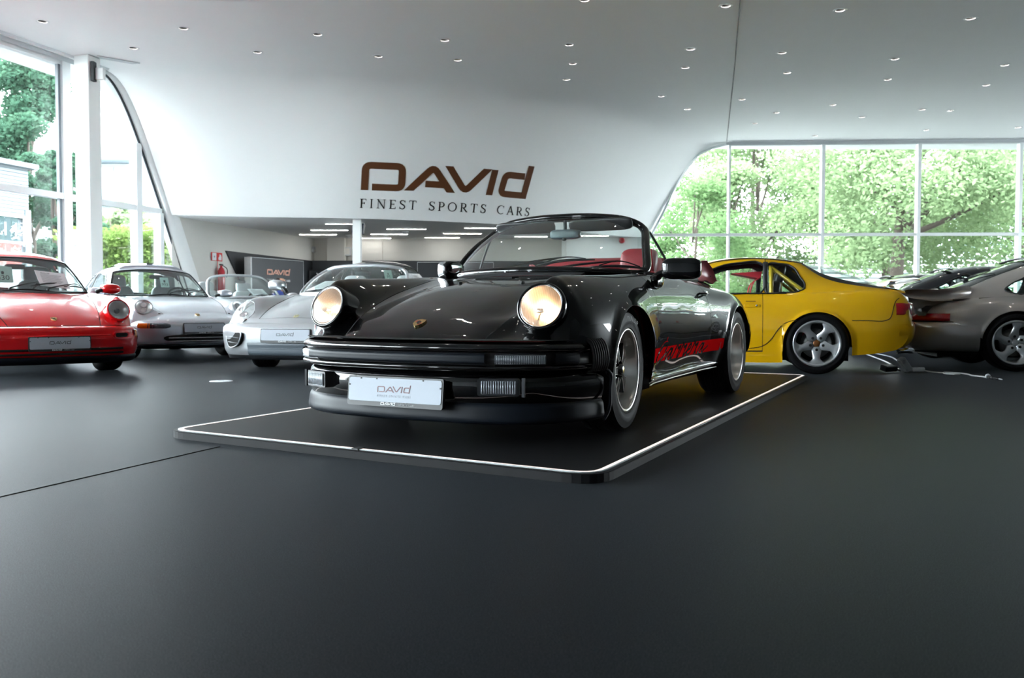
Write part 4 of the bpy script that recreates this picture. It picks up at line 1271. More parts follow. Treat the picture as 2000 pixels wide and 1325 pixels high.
    def mir(c): return [(x, -y, z) for x, y, z in c[:0:-1]] + c
    B, T = spline(mir(bot), 40), spline(mir(top), 40)
    M = [( (b + t) / 2 + np.array([.028, 0, .022])) for b, t in zip(B, T)]
    rows = [hermite([0, .5, 1], np.array([b, m_, t]), np.linspace(0, 1, 12)) for b, m_, t in zip(B, M, T)]
    ws = MB(); ws.grid(rows); car.part(ws, 'windscreen', WGLASS)
    side = [spline([b, (b + t) / 2 + np.array([.028, 0, .022]), t], 14) for b, t in ((B[0], T[0]), (B[-1], T[-1]))]
    loop = np.vstack([side[0][1:-1], T[1:-1], side[1][::-1][1:-1], B[::-1][1:-1]])
    for _ in range(2): loop = .5 * loop + .25 * (np.roll(loop, 1, 0) + np.roll(loop, -1, 0))
    fr = MB(); fr.tube(loop, .021, 10, closed=True, squash=(1, 1.15)); frame = car.part(fr, 'windscreen_frame', P_BLACK)
    cl = loop.mean(0); inner = loop + (cl - loop) * .035 + np.array([.004, 0, 0])
    fr = MB(); fr.tube(inner, .009, 6, closed=True); car.part(fr, 'windscreen_seal', RUBBER, frame)
    hb = MB(); hb.grid([[tuple(p + np.array([-.015, 0, .012])), tuple(p + np.array([-.05, 0, .008])), tuple(p + np.array([-.065, 0, -.018])), tuple(p + np.array([-.03, 0, -.03]))] for p in T[2:-2]]); car.part(hb, 'header_rail', RUBBER, frame)
    for sd in (1, -1):
        a, c, d = (-.80, .70 * sd, .845), (-1.075, .575 * sd, 1.125), (-1.135, .715 * sd, .845)
        b = MB(); b.tube(spline([c, ((c[0] + d[0]) / 2 - .0, (c[1] + d[1]) / 2 + .008 * sd, (c[2] + d[2]) / 2), d], 8), .0085, 6); vw = car.part(b, 'vent_window_frame', BLACKP)
        b = MB(); b.add([a, c, d], [(0, 1, 2)]); car.part(b, 'vent_window_glass', GLASS, vw, smooth=False)
        # sun visor
        b = MB(); b.sq((-1.00, .27 * sd, 1.178), (.030, .44, .085), .4, 18, 10, rot=Matrix.Rotation(R(28), 3, 'Y')); car.part(b, 'sun_visor', BLKL)
    b = MB(); b.sq((-.955, .045, 1.118), (.045, .215, .064), .45, 22, 14); rv = car.part(b, 'interior_mirror', mat('grey_blue_plastic', (.06, .085, .10), .35, noise=.1))
    b = MB(); b.tube([(-.96, .04, 1.12), (-.985, .03, 1.17), (-1.0, .02, 1.21)], .012, 8); b.sq((-.935, .045, 1.085), (.02, .03, .02), .8, 10, 8); car.part(b, 'mirror_stem', BLACKP, rv)
    wiper(car, (-.455, -.165, .868), (-.60, .17, .945), ((-.50, .055, .895), (-.585, .40, .925)))
    wiper(car, (-.455, .198, .862), (-.60, .54, .915), ((-.52, .40, .878), (-.70, .70, .868)))
    # ---- interior
    b = MB(); rows = []
    for y in np.linspace(-.66, .66, 19):
        rows.append([(-.44 - .30 * (abs(y) / .66)**2.2, y, .84), (-.60 - .2 * (abs(y) / .66)**2, y, .868 + .008 * math.cos(y * 3)), (-.76 - .10 * (abs(y) / .66)**2, y, .873), (-.84, y, .85), (-.86, y, .78), (-.83, y, .62)])
    b.grid(rows); dash = car.part(b, 'dashboard', REDL)
    b = MB(); b.sq((-.80, .36, .872), (.16, .36, .05), .6, 18, 10); car.part(b, 'instrument_hood', REDL, dash)
    steering(car, -1.0, .36, .72, .175)
    seat(car, -1.18, .33, .40, REDL, .50, .22, wid=.46)
    seat(car, -1.18, -.36, .38, REDL, .36, .30, head=False)
    b = MB(); b.box((-1.25, 0, .27), (1.4, 1.3, .04)); b.box((-1.8, 0, .52), (.06, 1.26, .5)); b.box((-1.2, 0, .36), (1.2, .18, .18)); car.part(b, 'cabin_floor', REDL, smooth=False)
    for sd in (1, -1):
        b = MB(); b.box((-1.15, .70 * sd, .58), (1.25, .05, .46), bev=.02); car.part(b, 'door_card', REDL, smooth=False)
        b = MB(); b.tube([(-.66, .69 * sd, .838), (-1.2, .70 * sd, .838), (-1.78, .695 * sd, .835)], .014, 6); car.part(b, 'waist_seal', RUBBER)
    # folded roof under its cover
    b = MB(); rows = []
    for y in np.linspace(-.70, .70, 25):
        f = 1 - (abs(y) / .70)**5
        rows.append([(-1.74, y, .83), (-1.755, y, .83 + .10 * f), (-1.82, y, .83 + .165 * f), (-1.95, y, .83 + .19 * f), (-2.12, y, .84 + .165 * f), (-2.30, y, .845 + .11 * f), (-2.42, y, .845)])
    b.grid(rows); hc = car.part(b, 'roof_cover', REDL, label='red leather cover over the folded roof')
    for sd in (1, -1):
        q = [(-1.90, .66 * sd, .97), (-1.97, .715 * sd, .985), (-2.06, .735 * sd, .93), (-2.11, .755 * sd, .845), (-2.05, .742 * sd, .815), (-1.95, .715 * sd, .84), (-1.86, .69 * sd, .83), (-1.84, .66 * sd, .90)]
        b = MB(); b.add(q + [(x, y - .03 * sd, z) for x, y, z in q], [tuple(range(8)), tuple(range(15, 7, -1))] + [(i, (i + 1) % 8, 8 + (i + 1) % 8, 8 + i) for i in range(8)])
        fl = car.part(b, 'cover_flap', mat('pink_red_leather', (.50, .10, .11), .4, noise=.1, bump=.2, bscale=90), hc)
        b = MB()
        for p in ((-2.0, .738, .87), (-2.06, .752, .865)): b.sq((p[0], p[1] * sd, p[2]), (.012, .008, .012), 1, 8, 6)
        car.part(b, 'press_stud', BLACKP, fl)
    # rear bumper
    path3 = sym_path([(-3.33, 0), (-3.32, .3), (-3.26, .55), (-3.13, .74), (-2.95, .82), (-2.8, .85)], 61)
    bm = MB(); bm.grid(sweep(path3, arc_profile([(-.10, .50), (0, .49), (.012, .46), (.01, .40), (-.01, .30), (-.06, .25)], 16))); car.part(bm, 'rear_bumper', P_BLACK)
    return car
MAIN = main_car()
# ------------------------------------------------------------------ the other cars
def cols_for(xr, xf, AR, extra=(), step=.04, n=26):
    base = [x for x in np.arange(xr, xf + 1e-6, step) if min(abs(x - a[0]) for a in AR) > AR[0][2] - .03]
    c = base + [xf] + list(extra)
    for a in AR: c += arch_cols(a[0], a[2], n)
    c = np.array(sorted(set(np.round(c, 5)))); k = [c[0]]
    for q in c[1:]:
        if q - k[-1] > .0006: k.append(q)
    return np.array(k)

def nine_keys(style):
    K = g_keys()
    if style == '964':
        out = []
        for i, k in enumerate(K):
            if i >= 5: k = [(x, y * (.95 if x > -1.2 else .935), z) for x, y, z in k]
            out.append(k)
        return out
    # later, smoother nose with flush inclined lamps
    k0 = [(.80, 0, .505), (.72, 0, .56), (.6, 0, .615), (.4, 0, .69), (.2, 0, .745), (-.1, 0, .80), (-.345, 0, .832), (-.6, 0, .848), (-1.5, 0, .85), (-2.0, 0, .87), (-2.5, 0, .86), (-2.9, 0, .78), (-3.2, 0, .66)]
    k1 = [(x, .22, z - .004) for x, _, z in k0]
    k2 = [(.80, .38, .50), (.72, .40, .552), (.6, .43, .605), (.4, .47, .675), (.2, .51, .727), (-.1, .545, .785), (-.345, .575, .818), (-.6, .60, .835), (-1.5, .60, .835), (-2.0, .60, .855), (-2.5, .58, .845), (-2.9, .56, .765), (-3.2, .54, .64)]
    k3 = [(.80, .47, .497), (.72, .485, .553), (.6, .505, .615), (.45, .525, .69), (.2, .56, .752), (-.1, .60, .795), (-.345, .63, .82), (-.6, .655, .835), (-1.5, .655, .835), (-2.0, .65, .848), (-2.5, .64, .835), (-2.9, .61, .75), (-3.2, .57, .62)]
    k4 = [(.80, .58, .49), (.72, .60, .55), (.6, .62, .628), (.5, .632, .688), (.4, .64, .727), (.2, .655, .772), (-.1, .675, .80), (-.345, .692, .822), (-.6, .706, .83), (-1.5, .72, .825), (-2.0, .735, .818), (-2.5, .73, .795), (-2.9, .68, .72), (-3.2, .61, .60)]
    k5 = [(.80, .68, .475), (.72, .70, .525), (.6, .725, .585), (.5, .742, .635), (.4, .755, .665), (.2, .78, .70), (-.1, .792, .72), (-.345, .79, .735), (-.6, .79, .74), (-1.0, .79, .74), (-1.6, .80, .735), (-1.9, .825, .735), (-2.27, .845, .735), (-2.6, .835, .70), (-2.9, .80, .64), (-3.2, .73, .55)]
    k6 = [(.80, .72, .455), (.7, .75, .462), (.6, .775, .475), (.45, .80, .50), (.2, .825, .515), (0, .832, .52), (-.2, .826, .51), (-.45, .815, .48), (-.8, .81, .47), (-1.4, .825, .475), (-1.75, .855, .50), (-2.05, .890, .52), (-2.4, .892, .52), (-2.8, .87, .5), (-3.2, .78, .48)]
    k7 = [(.80, .70, .43), (.6, .765, .42), (.45, .795, .40), (.36, .812, .30), (.2, .818, .22), (0, .82, .21), (-.33, .80, .19), (-.5, .78, .18), (-1.0, .775, .18), (-1.6, .79, .19), (-1.85, .83, .20), (-2.0, .865, .20), (-2.4, .875, .24), (-2.62, .87, .36), (-2.9, .84, .45), (-3.2, .75, .46)]
    return [k0, k1, k2, k3, k4, k5, k6, k7]

def nine_body(car, style, roof=True):
    AR = [(0, .312, .335), (-2.272, .312, .345)]
    net = Net(nine_keys(style), pf=[0, .012, .035, .07, .10, .145, .16, .16], x0f=.44, pr=[0, 0, .02, .05, .1, .16, .18, .18], sig=.03)
    hr, dF, dR = -.335, -.455, -1.615
    xf = net.xf; hf = xf - .005 if style == '964' else .655
    cols = cols_for(-3.2, xf, AR, [hr - .004, hr + .004, dF - .003, dF + .003, dR - .003, dR + .003, -.62, -1.78, hf - .004, hf + .004])
    v = net.rows([4, 4, 4, 5, 6, 7, 7], extra=(1.97, 2.03, 3.98, 6.8, 6.84))
    P = net.eval(cols, v, AR, ks=5, flare=.012, fw=.03)
    cab0, cab1 = -.62, (-2.6 if roof else -1.78)
    LP = [(np.array([.636, .615, .650]), (.94, .08, .32), .112, .09)] if style == '964' else [(np.array([.535, .632, .685]), (.82, .18, .54), .106, .055)]
    def cls(x, vm, c, sd):
        if x > .2 and in_lamp(c, LP): return None
        if hr - .0045 < x < hr + .0045 and vm < 2.04: return 'body_gap'
        if hr < x < hf and 1.97 < vm < 2.03: return 'body_gap'
        if hf - .0045 < x < hf + .0045 and vm < 2.04 and style != '964': return 'body_gap'
        if hr < x < hf and vm < 2: return 'hood'
        if cab1 < x < cab0 and vm < 3.8: return None
        if (abs(x - dF) < .0035 or abs(x - dR) < .0035) and 3.8 < vm < 6.84: return 'body_gap'
        if dR < x < dF and 6.8 < vm < 6.84: return 'body_gap'
        if dR < x < dF and 3.8 < vm < 6.8: return 'door#%d' % sd
        return 'body'
    regs, G = emit(P, cols, v, cls)
    car.regions(regs, {'body_gap': GAPM})
    edge_lips(car, G, cols, AR)
    underbody(car, .60, -3.0, 2.272, [(a[0], a[1], a[2], .80 if i == 0 else .86) for i, a in enumerate(AR)], z0=.14)
    return AR

def window_snap(P, poly, sel, tol):
    """pull grid points onto a closed outline in (x,z); poly: dense (n,2)"""
    A = poly; B = np.roll(poly, -1, 0)
    for i in range(P.shape[0]):
        for j in sel:
            q = P[i, j, [0, 2]]
            d = B - A; t = np.clip(((q - A) * d).sum(1) / np.maximum(1e-12, (d * d).sum(1)), 0, 1); c = A + d * t[:, None]
            k = np.argmin(((c - q)**2).sum(1)); g = c[k] - q
            if np.hypot(*g) < tol: P[i, j, 0] += g[0]; P[i, j, 2] += g[1]
    return P
def inside(poly, x, z):
    c = False; n = len(poly); j = n - 1
    for i in range(n):
        xi, zi = poly[i]; xj, zj = poly[j]
        if (zi > z) != (zj > z) and x < (xj - xi) * (z - zi) / (zj - zi) + xi: c = not c
        j = i
    return c

def greenhouse(car, keys, pf, x0f, ws_x, rg, polys, glass=None, xr=None, step=.028, ns=(5, 6, 9, 9), rgv=1.8, border=None, wsv=1.86, polyinner=None):
    net = Net(keys, pf=pf, x0f=x0f, sig=.03)
    cols = np.array(sorted(set(np.round(list(np.arange(net.xr, net.xf, step)) + [net.xf, ws_x, rg[0], rg[1]], 5))))
    v = net.rows(list(ns), extra=(wsv, rgv, 2.1))
    P = net.eval(cols, v, (), ks=3)
    sel = [j for j in range(len(v)) if v[j] > 2.05]
    dense = [spline(np.array(p), 80, closed=True) for p in polys]
    for d in dense: P = window_snap(P, d, sel, step * .52)
    dl = [[tuple(q) for q in d] for d in dense]
    def cls(x, vm, c, sd):
        if vm < wsv and x > ws_x: return 'windscreen'
        if rg[0] < x < rg[1] and vm < rgv: return 'rear_window'
        if border and rg[0] - .03 < x < rg[1] + .04 and vm < border: return 'rear_window_border'
        if vm > 2.05:
            for k, d in enumerate(dl):
                if inside(d, c[0], c[2]): return 'side_window#%d%d' % (k, sd)
        return 'roof'
    regs, G = emit(P, cols, v, cls)
    gl = glass or GLASS
    out = car.regions(regs, {'windscreen': WGLASS, 'rear_window': gl, 'side_window': gl, 'rear_window_border': BLACKP})
    V_, F_ = regs['roof']; V_ = V_ * np.array([1, .968, 1]); V_[:, 2] -= .022 * np.clip((V_[:, 2] - .86) / .2, 0, 1)
    link('headliner', mkmesh('headliner', V_, [q[::-1] for q in F_], HEADL), car.root)
    # seals round the windscreen and side windows
    m = len(v); nn = G.shape[1]; ci = int(np.argmin(abs(cols - ws_x))); jv = int(np.argmin(abs(v - wsv)))
    cen = m - 1
    loop = [G[i, cen - jv] for i in range(len(cols) - 1, ci, -1)] + [G[ci, j] for j in range(cen - jv, cen + jv + 1)] + [G[i, cen + jv] for i in range(ci + 1, len(cols))] + [G[-1, j] for j in range(cen + jv - 1, cen - jv, -1)]
    b = MB(); b.tube(loop, .009, 6, closed=True); car.part(b, 'windscreen_seal', RUBBER)
    for d in dense:
        for sd in (-1, 1):
            pts = []
            for x, z in d:
                i = int(np.argmin(abs(G[:, -1, 0] - x))); sidep = P[i][[j for j in range(m) if v[j] >= 2]]
                y = float(np.interp(-z, -sidep[:, 2], sidep[:, 1])); pts.append((x, sd * (y + .001), z))
            b = MB(); b.tube(pts, .009, 5, closed=True); car.part(b, 'window_seal', BLACKP)
    return P, cols, v, net

def nine_green_keys():
    g0 = [(-.42, 0, .862), (-.55, 0, .955), (-.75, 0, 1.085), (-.95, 0, 1.20), (-1.05, 0, 1.25), (-1.25, 0, 1.297), (-1.45, 0, 1.308), (-1.7, 0, 1.295), (-2.0, 0, 1.235), (-2.3, 0, 1.125), (-2.6, 0, .985), (-2.85, 0, .855)]
    g1 = [(x, .31, z - .014 - .01 * (x > -.6)) for x, _, z in g0]
    yr = lambda x: float(np.interp(-x, [.42, .6, .8, 1.0, 1.2, 1.5, 2.0, 2.35, 2.6, 2.85], [.70, .665, .62, .572, .55, .545, .535, .525, .515, .50]))
    zr = [(-.42, .838), (-.55, .925), (-.75, 1.045), (-.95, 1.140), (-1.05, 1.172), (-1.25, 1.212), (-1.5, 1.222), (-1.75, 1.205), (-2.0, 1.16), (-2.3, 1.06), (-2.6, .93), (-2.85, .82)]
    g2 = [(x, yr(x), z) for x, z in zr]
    yb = lambda x: float(np.interp(-x, [.42, .8, 1.2, 2.0, 2.5, 2.85], [.704, .712, .716, .716, .70, .64])); zb = lambda x: float(np.interp(-x, [.42, .6, 1.0, 2.2, 2.6, 2.85], [.832, .826, .826, .822, .80, .78]))
    g4 = [(x, yb(x), min(zb(x), z - .004)) for x, _, z in g2]
    g3 = [(a[0], (a[1] + b_[1]) / 2 + .02 * min(1, max(0, (a[2] - b_[2]) / .3)), (a[2] + b_[2]) / 2) for a, b_ in zip(g2, g4)]
    return [g0, g1, g2, g3, g4]
NINE_WIN = [[(-.84, .862), (-1.0, 1.0), (-1.11, 1.095), (-1.22, 1.155), (-1.42, 1.178), (-1.64, 1.172), (-1.67, 1.14), (-1.675, .90), (-1.66, .862), (-1.3, .858)],
            [(-1.735, .90), (-1.74, 1.13), (-1.77, 1.158), (-1.95, 1.112), (-2.14, 1.015), (-2.27, .945), (-2.33, .885), (-2.28, .862), (-1.9, .858), (-1.76, .862)]]
def nine_greenhouse(car): return greenhouse(car, nine_green_keys(), [0, .07, .32, .34, .34], -1.35, -1.0, (-2.70, -1.95), NINE_WIN)

def cabin(car, m, dash=None, sx=-1.18, sy=.36, sz=.40, head=True, backtop=.60, floor=(-.5, -2.3), rear=True):
    b = MB(); b.box(((floor[0] + floor[1]) / 2 - .15, 0, .26), (floor[0] - floor[1] - .3, 1.3, .04)); b.box((floor[1], 0, .55), (.06, 1.2, .5))
    car.part(b, 'cabin_floor', BLKL, smooth=False)
    for sd in (1, -1): seat(car, sx, sy * sd, sz, m, backtop, .22, head=head)
    b = MB(); rows = []
    for y in np.linspace(-.64, .64, 13): rows.append([(-.47 - .28 * (abs(y) / .64)**2.2, y, .835), (-.62 - .16 * (abs(y) / .64)**2, y, .858), (-.78, y, .855), (-.84, y, .80), (-.82, y, .60)])
    b.grid(rows); car.part(b, 'dashboard', dash or BLKL)
    steering(car, -.98, .36, .80, .185)
    for sd in (1, -1):
        b = MB(); b.box((-1.15, .695 * sd, .57), (1.2, .05, .46), bev=.02); car.part(b, 'door_card', m, smooth=False)

def sticker(car, o, yaw, txt, sz=.08, w_=.1, hh=.1, m=None):
    """price sheet or badge behind the windscreen"""
    pl = frame_place(o, (-math.sin(yaw), math.cos(yaw), 0), (-.45, 0, .89))
    b = MB(); b.prism(round_rect(w_, hh, .008), pl, .002, base=0); s = car.part(b, 'windscreen_badge', m or mat('mint_badge', (.45, .62, .58), .6, noise=.03), smooth=False)
    b = MB()
    if txt: put_text(b, txt, sz, lambda u, q, d: pl(u, q - hh * .22, d), .003); b.prism([(-.01, .0), (.01, .0), (.016, .03), (0, .042), (-.016, .03)], pl, .003)
    car.part(b, 'badge_print', DKWALL, s, smooth=False)

def price_sheet(car, o, ex, ey, w_=.21, hh=.297, name='price_sheet'):
    pl = frame_place(o, ex, ey)
    b = MB(); b.prism([(-w_ / 2, -hh / 2), (w_ / 2, -hh / 2), (w_ / 2, hh / 2), (-w_ / 2, hh / 2)], pl, .002, base=0)
    s = b.build(name, PAPER, smooth=False)
    b = MB()
    for k in range(9):
        q = hh * .28 - k * hh * .062; b.prism([(-w_ * .36, q), (w_ * (.34 - .05 * (k % 3)), q), (w_ * (.34 - .05 * (k % 3)), q + .004), (-w_ * .36, q + .004)], pl, .003, base=.001)
    logo(b, w_ * .3, lambda u, q, d: pl(u - w_ * .18, q + hh * .38, d), .003, thick=1.2)
    b.build('sheet_print', INK, s, smooth=False)
    return s
def car_to_world(car, p): 
    return car.root.matrix_basis @ Vector(p)

# ---------------- red coupe
def red_car():
    car = Car('sports_car', 'red coupe with round headlights and black slotted bumper at the left edge', None, (-4.87, 8.80, 0), 41.2, P_RED)
    nine_body(car, '964'); nine_greenhouse(car); cabin(car, GREYL)
    for x in (0, -2.272):
        for sd in (1, -1): put_wheel(car, x, .775 if x == 0 else .80, .315, sd, 'cup', .315, .2135, .205, detail=False)
    for sd in (1, -1): round_lamp(car, (.636, .615 * sd, .650), (.94, .08 * sd, .32), .099, P_RED, ringw=.018, depth=.12, bulbs=1)
    crest(car, (.712, 0, .5585), (.42, 0, .9))
    half = [(.915, 0), (.912, .15), (.90, .32), (.872, .50), (.82, .63), (.73, .73), (.62, .785), (.50, .805), (.40, .812)]
    path = sym_path(half, 81)
    bm = MB(); bm.grid(sweep(path, arc_profile([(-.16, .492), (-.06, .487), (-.012, .470), (.0, .44), (.004, .405), (.012, .395), (.014, .33), (.006, .25), (-.012, .205)], 26)))
    bp = car.part(bm, 'front_bumper', P_RED)
    bm = MB(); bm.grid(sweep(path, [(-.17, .497), (-.13, .499), (-.10, .497)])); car.part(bm, 'bumper_seal', RUBBER, bp)
    bm = MB(); bm.grid(sweep(path, arc_profile([(-.012, .207), (-.004, .195), (-.012, .165), (-.03, .14), (-.10, .135)], 10))); car.part(bm, 'front_spoiler', BUMPRUB, bp)
    i0 = [i for i in range(len(path)) if abs(path[i][1]) < .60]
    for z, h in ((.272, .022), (.232, .020)):
        bm = MB(); bm.grid(sweep(path[i0[0]:i0[-1] + 1], [(-.01, z + h / 2), (.017, z + h / 2), (.0175, z), (.016, z - h / 2), (-.01, z - h / 2)])); car.part(bm, 'bumper_slot', GAPM, bp)
    for sd in (1, -1):
        ii = [i for i in range(len(path)) if .70 < path[i][1] * sd < .795]
        bm = MB(); bm.grid(sweep(path[ii[0]:ii[-1] + 1], arc_profile([(-.01, .452), (.010, .450), (.018, .42), (.020, .39), (.018, .372), (-.01, .370)], 10))); car.part(bm, 'indicator', AMBER, bp)
        yaw = R(20) * sd; c = (.868, .565 * sd, .402)
        pl = frame_place(c, (-math.sin(yaw), math.cos(yaw), 0), (0, 0, 1), (math.cos(yaw), math.sin(yaw), 0))
        bm = MB(); bm.prism(round_rect(.165, .062, .030, 8), pl, .010, base=-.05); bz = car.part(bm, 'intake_surround', P_RED, bp, smooth=False)
        bm = MB(); bm.prism(round_rect(.135, .042, .020, 8), pl, .0115, base=-.02); car.part(bm, 'intake_opening', GAPM, bz, smooth=False)
    b = MB(); b.tube(spline([(.94, -.22, .402), (.936, .1, .402), (.918, .34, .404), (.89, .46, .407)], 14), .006, 6); car.part(b, 'bumper_crease', P_RED, bp)
    number_plate(car, (.932, 0, .335), R(3), detail=2)
    mirror(car, (-.60, .90, .885), 1, P_RED, size=(.15, .21, .115), foot=(-.60, .74, .845), style='round'); mirror(car, (-.60, -.90, .885), -1, P_RED, size=(.15, .21, .115), foot=(-.60, -.74, .845), style='round')
    b = MB(); b.grid([[(-.35, y, .828 - .05 * y * y), (-.375, y, .845 - .05 * y * y), (-.40, y, .836 - .05 * y * y)] for y in np.linspace(-.42, .42, 13)]); car.part(b, 'cowl_vent', GAPM)
    wiper(car, (-.455, -.14, .868), (-.60, .18, .955), ((-.50, .06, .90), (-.62, .42, .94))); wiper(car, (-.455, .22, .866), (-.62, .52, .935), ((-.54, .40, .90), (-.74, .66, .888)))
    b = MB(); b.sq((-.92, 0, 1.12), (.04, .2, .06), .5, 16, 10); car.part(b, 'interior_mirror', BLACKP)
    sticker(car, (-.86, -.13, 1.03), 0, '430', .085, .19, .20)
    o = car_to_world(car, (-.60, .30, .975)); a = car.root.rotation_euler.z
    f, l = Vector((math.cos(a), math.sin(a), 0)), Vector((-math.sin(a), math.cos(a), 0))
    s = price_sheet(car, o, l * .97 + Vector((0, 0, -.10)), Vector((0, 0, .82)) - f * .55 - l * .16, .30, .21)
    tag(s, 'white price sheet propped behind the windscreen of the red coupe', 'price sheet', 'price sheets in the windscreens')
    bm = MB(); bm.grid(sweep(sym_path([(-3.33, 0), (-3.3, .4), (-3.15, .7), (-2.85, .80), (-2.68, .815)], 41), arc_profile([(-.12, .53), (0, .52), (.01, .44), (-.02, .28), (-.05, .22)], 12))); car.part(bm, 'rear_bumper', P_RED)
    return car
RED = red_car()

# ---------------- flush-nosed coupes and convertible (later body)
def later_front(car, m, plate=True, spot='993'):
    half = [(.905, 0), (.900, .15), (.885, .32), (.845, .50), (.775, .63), (.68, .72), (.57, .775), (.46, .80), (.385, .812)]
    path = sym_path(half, 81)
    bm = MB(); bm.grid(sweep(path, arc_profile([(-.28, .603), (-.17, .562), (-.07, .522), (-.015, .480), (.006, .43), (.006, .37), (-.004, .29), (-.02, .22), (-.05, .185)], 30)))
    bp = car.part(bm, 'front_bumper', m)
    bm = MB(); bm.grid(sweep(path, arc_profile([(-.03, .215), (-.02, .19), (-.04, .16), (-.12, .15)], 10))); car.part(bm, 'front_spoiler', BUMPRUB, bp)
    i0 = [i for i in range(len(path)) if abs(path[i][1]) < .50]
    seg = path[i0[0]:i0[-1] + 1]
    e = np.sin(np.linspace(0, math.pi, len(seg)))**.25
    G = sweep(seg, [(-.03, .335), (.008, .335), (.009, .29), (.0, .235), (-.03, .235)]); zc = .285
    for i in range(len(seg)): G[i, :, 2] = zc + (G[i, :, 2] - zc) * max(.25, e[i])
    bm = MB(); bm.grid(G); ik = car.part(bm, 'air_intake', GAPM, bp)
    for z in (.29, .247): bm = MB(); bm.tube([(p[0] + .010, p[1], z) for p in seg[2:-2]], .0055, 6); car.part(bm, 'intake_bar', MULLD, ik)
    for sd in (1, -1):
        for y0, y1, mm, nm in ((.40, .60, CLEARL, 'driving_lamp'), (.60, .645, BLACKP, 'lamp_divider'), (.645, .74, AMBER, 'indicator')):
            ii = [i for i in range(len(path)) if y0 - .012 < path[i][1] * sd < y1 + .012]
            if len(ii) < 2: continue
            sg = path[ii[0]:ii[-1] + 1]; G = sweep(sg, arc_profile([(-.02, .478), (.008, .474), (.014, .45), (.014, .43), (.010, .412), (-.02, .408)], 10))
            if y0 < .5:
                k = 0 if sd < 0 else -1
                ends = (-1, -2) if sd > 0 else (0, 1)
                for q, f in zip(ends, (.45, .8)): G[q, :, 2] = .443 + (G[q, :, 2] - .443) * f
            bm = MB(); bm.grid(G); car.part(bm, nm, mm, bp)
    if plate: number_plate(car, (.925, 0, .415), R(8), detail=1)
    return bp

def later_lamps(car):
    for sd in (1, -1):
        round_lamp(car, (.535, .632 * sd, .685), (.82, .18 * sd, .54), .100, MULLD, ringw=.012, depth=.08, ribs=False, bulbs=2, bd=.5)

def silver_993():
    car = Car('sports_car', 'light silver coupe with oval headlights and raised sunroof, beside the red coupe', None, (-4.58, 11.83, 0), 40.5, P_SILV)
    nine_body(car, '993'); nine_greenhouse(car); cabin(car, GREYL)
    for x in (0, -2.272):
        for sd in (1, -1): put_wheel(car, x, .785 if x == 0 else .83, .315, sd, 'cup', .315, .2135, .215, detail=False)
    later_lamps(car); later_front(car, P_SILV); crest(car, (.695, 0, .578), (.45, 0, .89))
    mirror(car, (-.60, .90, .885), 1, P_SILV, size=(.15, .21, .12), foot=(-.60, .74, .845), style='round'); mirror(car, (-.60, -.90, .885), -1, P_SILV, size=(.15, .21, .12), foot=(-.60, -.74, .845), style='round')
    b = MB(); rows = []
    for x in np.linspace(-1.12, -1.62, 10):
        zc = float(np.interp(-x, [1.05, 1.25, 1.45, 1.7], [1.25, 1.297, 1.308, 1.295])) + .028
        rows.append([(x, y, zc - .10 * y * y + (-.03 if abs(y) > .42 else 0)) for y in np.linspace(-.44, .44, 13)])
    b.grid(rows); b.grid([[tuple(q) for q in rows[0]], [(q[0] + .002, q[1], q[2] - .035) for q in rows[0]]]); car.part(b, 'sunroof', P_SILV)
    b = MB(); b.sq((-1.2, 0, 1.322), (.05, .10, .018), .7, 12, 8); car.part(b, 'roof_aerial', BLACKP)
    b = MB(); b.grid([[(-.32, y, .832 - .06 * y * y), (-.345, y, .842 - .06 * y * y), (-.365, y, .836 - .06 * y * y)] for y in np.linspace(-.34, .34, 11)]); car.part(b, 'cowl_vent', GAPM)
    wiper(car, (-.455, .04, .868), (-.60, .34, .95), ((-.50, .16, .90), (-.64, .52, .925))); wiper(car, (-.455, .30, .866), (-.63, .56, .93), ((-.54, .44, .90), (-.75, .68, .885)))
    b = MB(); b.sq((-.93, 0, 1.12), (.04, .2, .06), .5, 16, 10); car.part(b, 'interior_mirror', BLACKP)
    sticker(car, (-.86, .10, 1.04), 0, '993', .06, .12, .16)
    for sd in (1, -1): b = MB(); b.sq((.60, .46 * sd, .598), (.03, .03, .012), .9, 12, 8); car.part(b, 'washer_cover', BLACKP)
    bm = MB(); bm.grid(sweep(sym_path([(-3.33, 0), (-3.3, .4), (-3.15, .7), (-2.85, .83), (-2.68, .85)], 41), arc_profile([(-.12, .56), (0, .54), (.01, .44), (-.02, .28), (-.05, .22)], 12))); car.part(bm, 'rear_bumper', P_SILV)
    return car
S993 = silver_993()

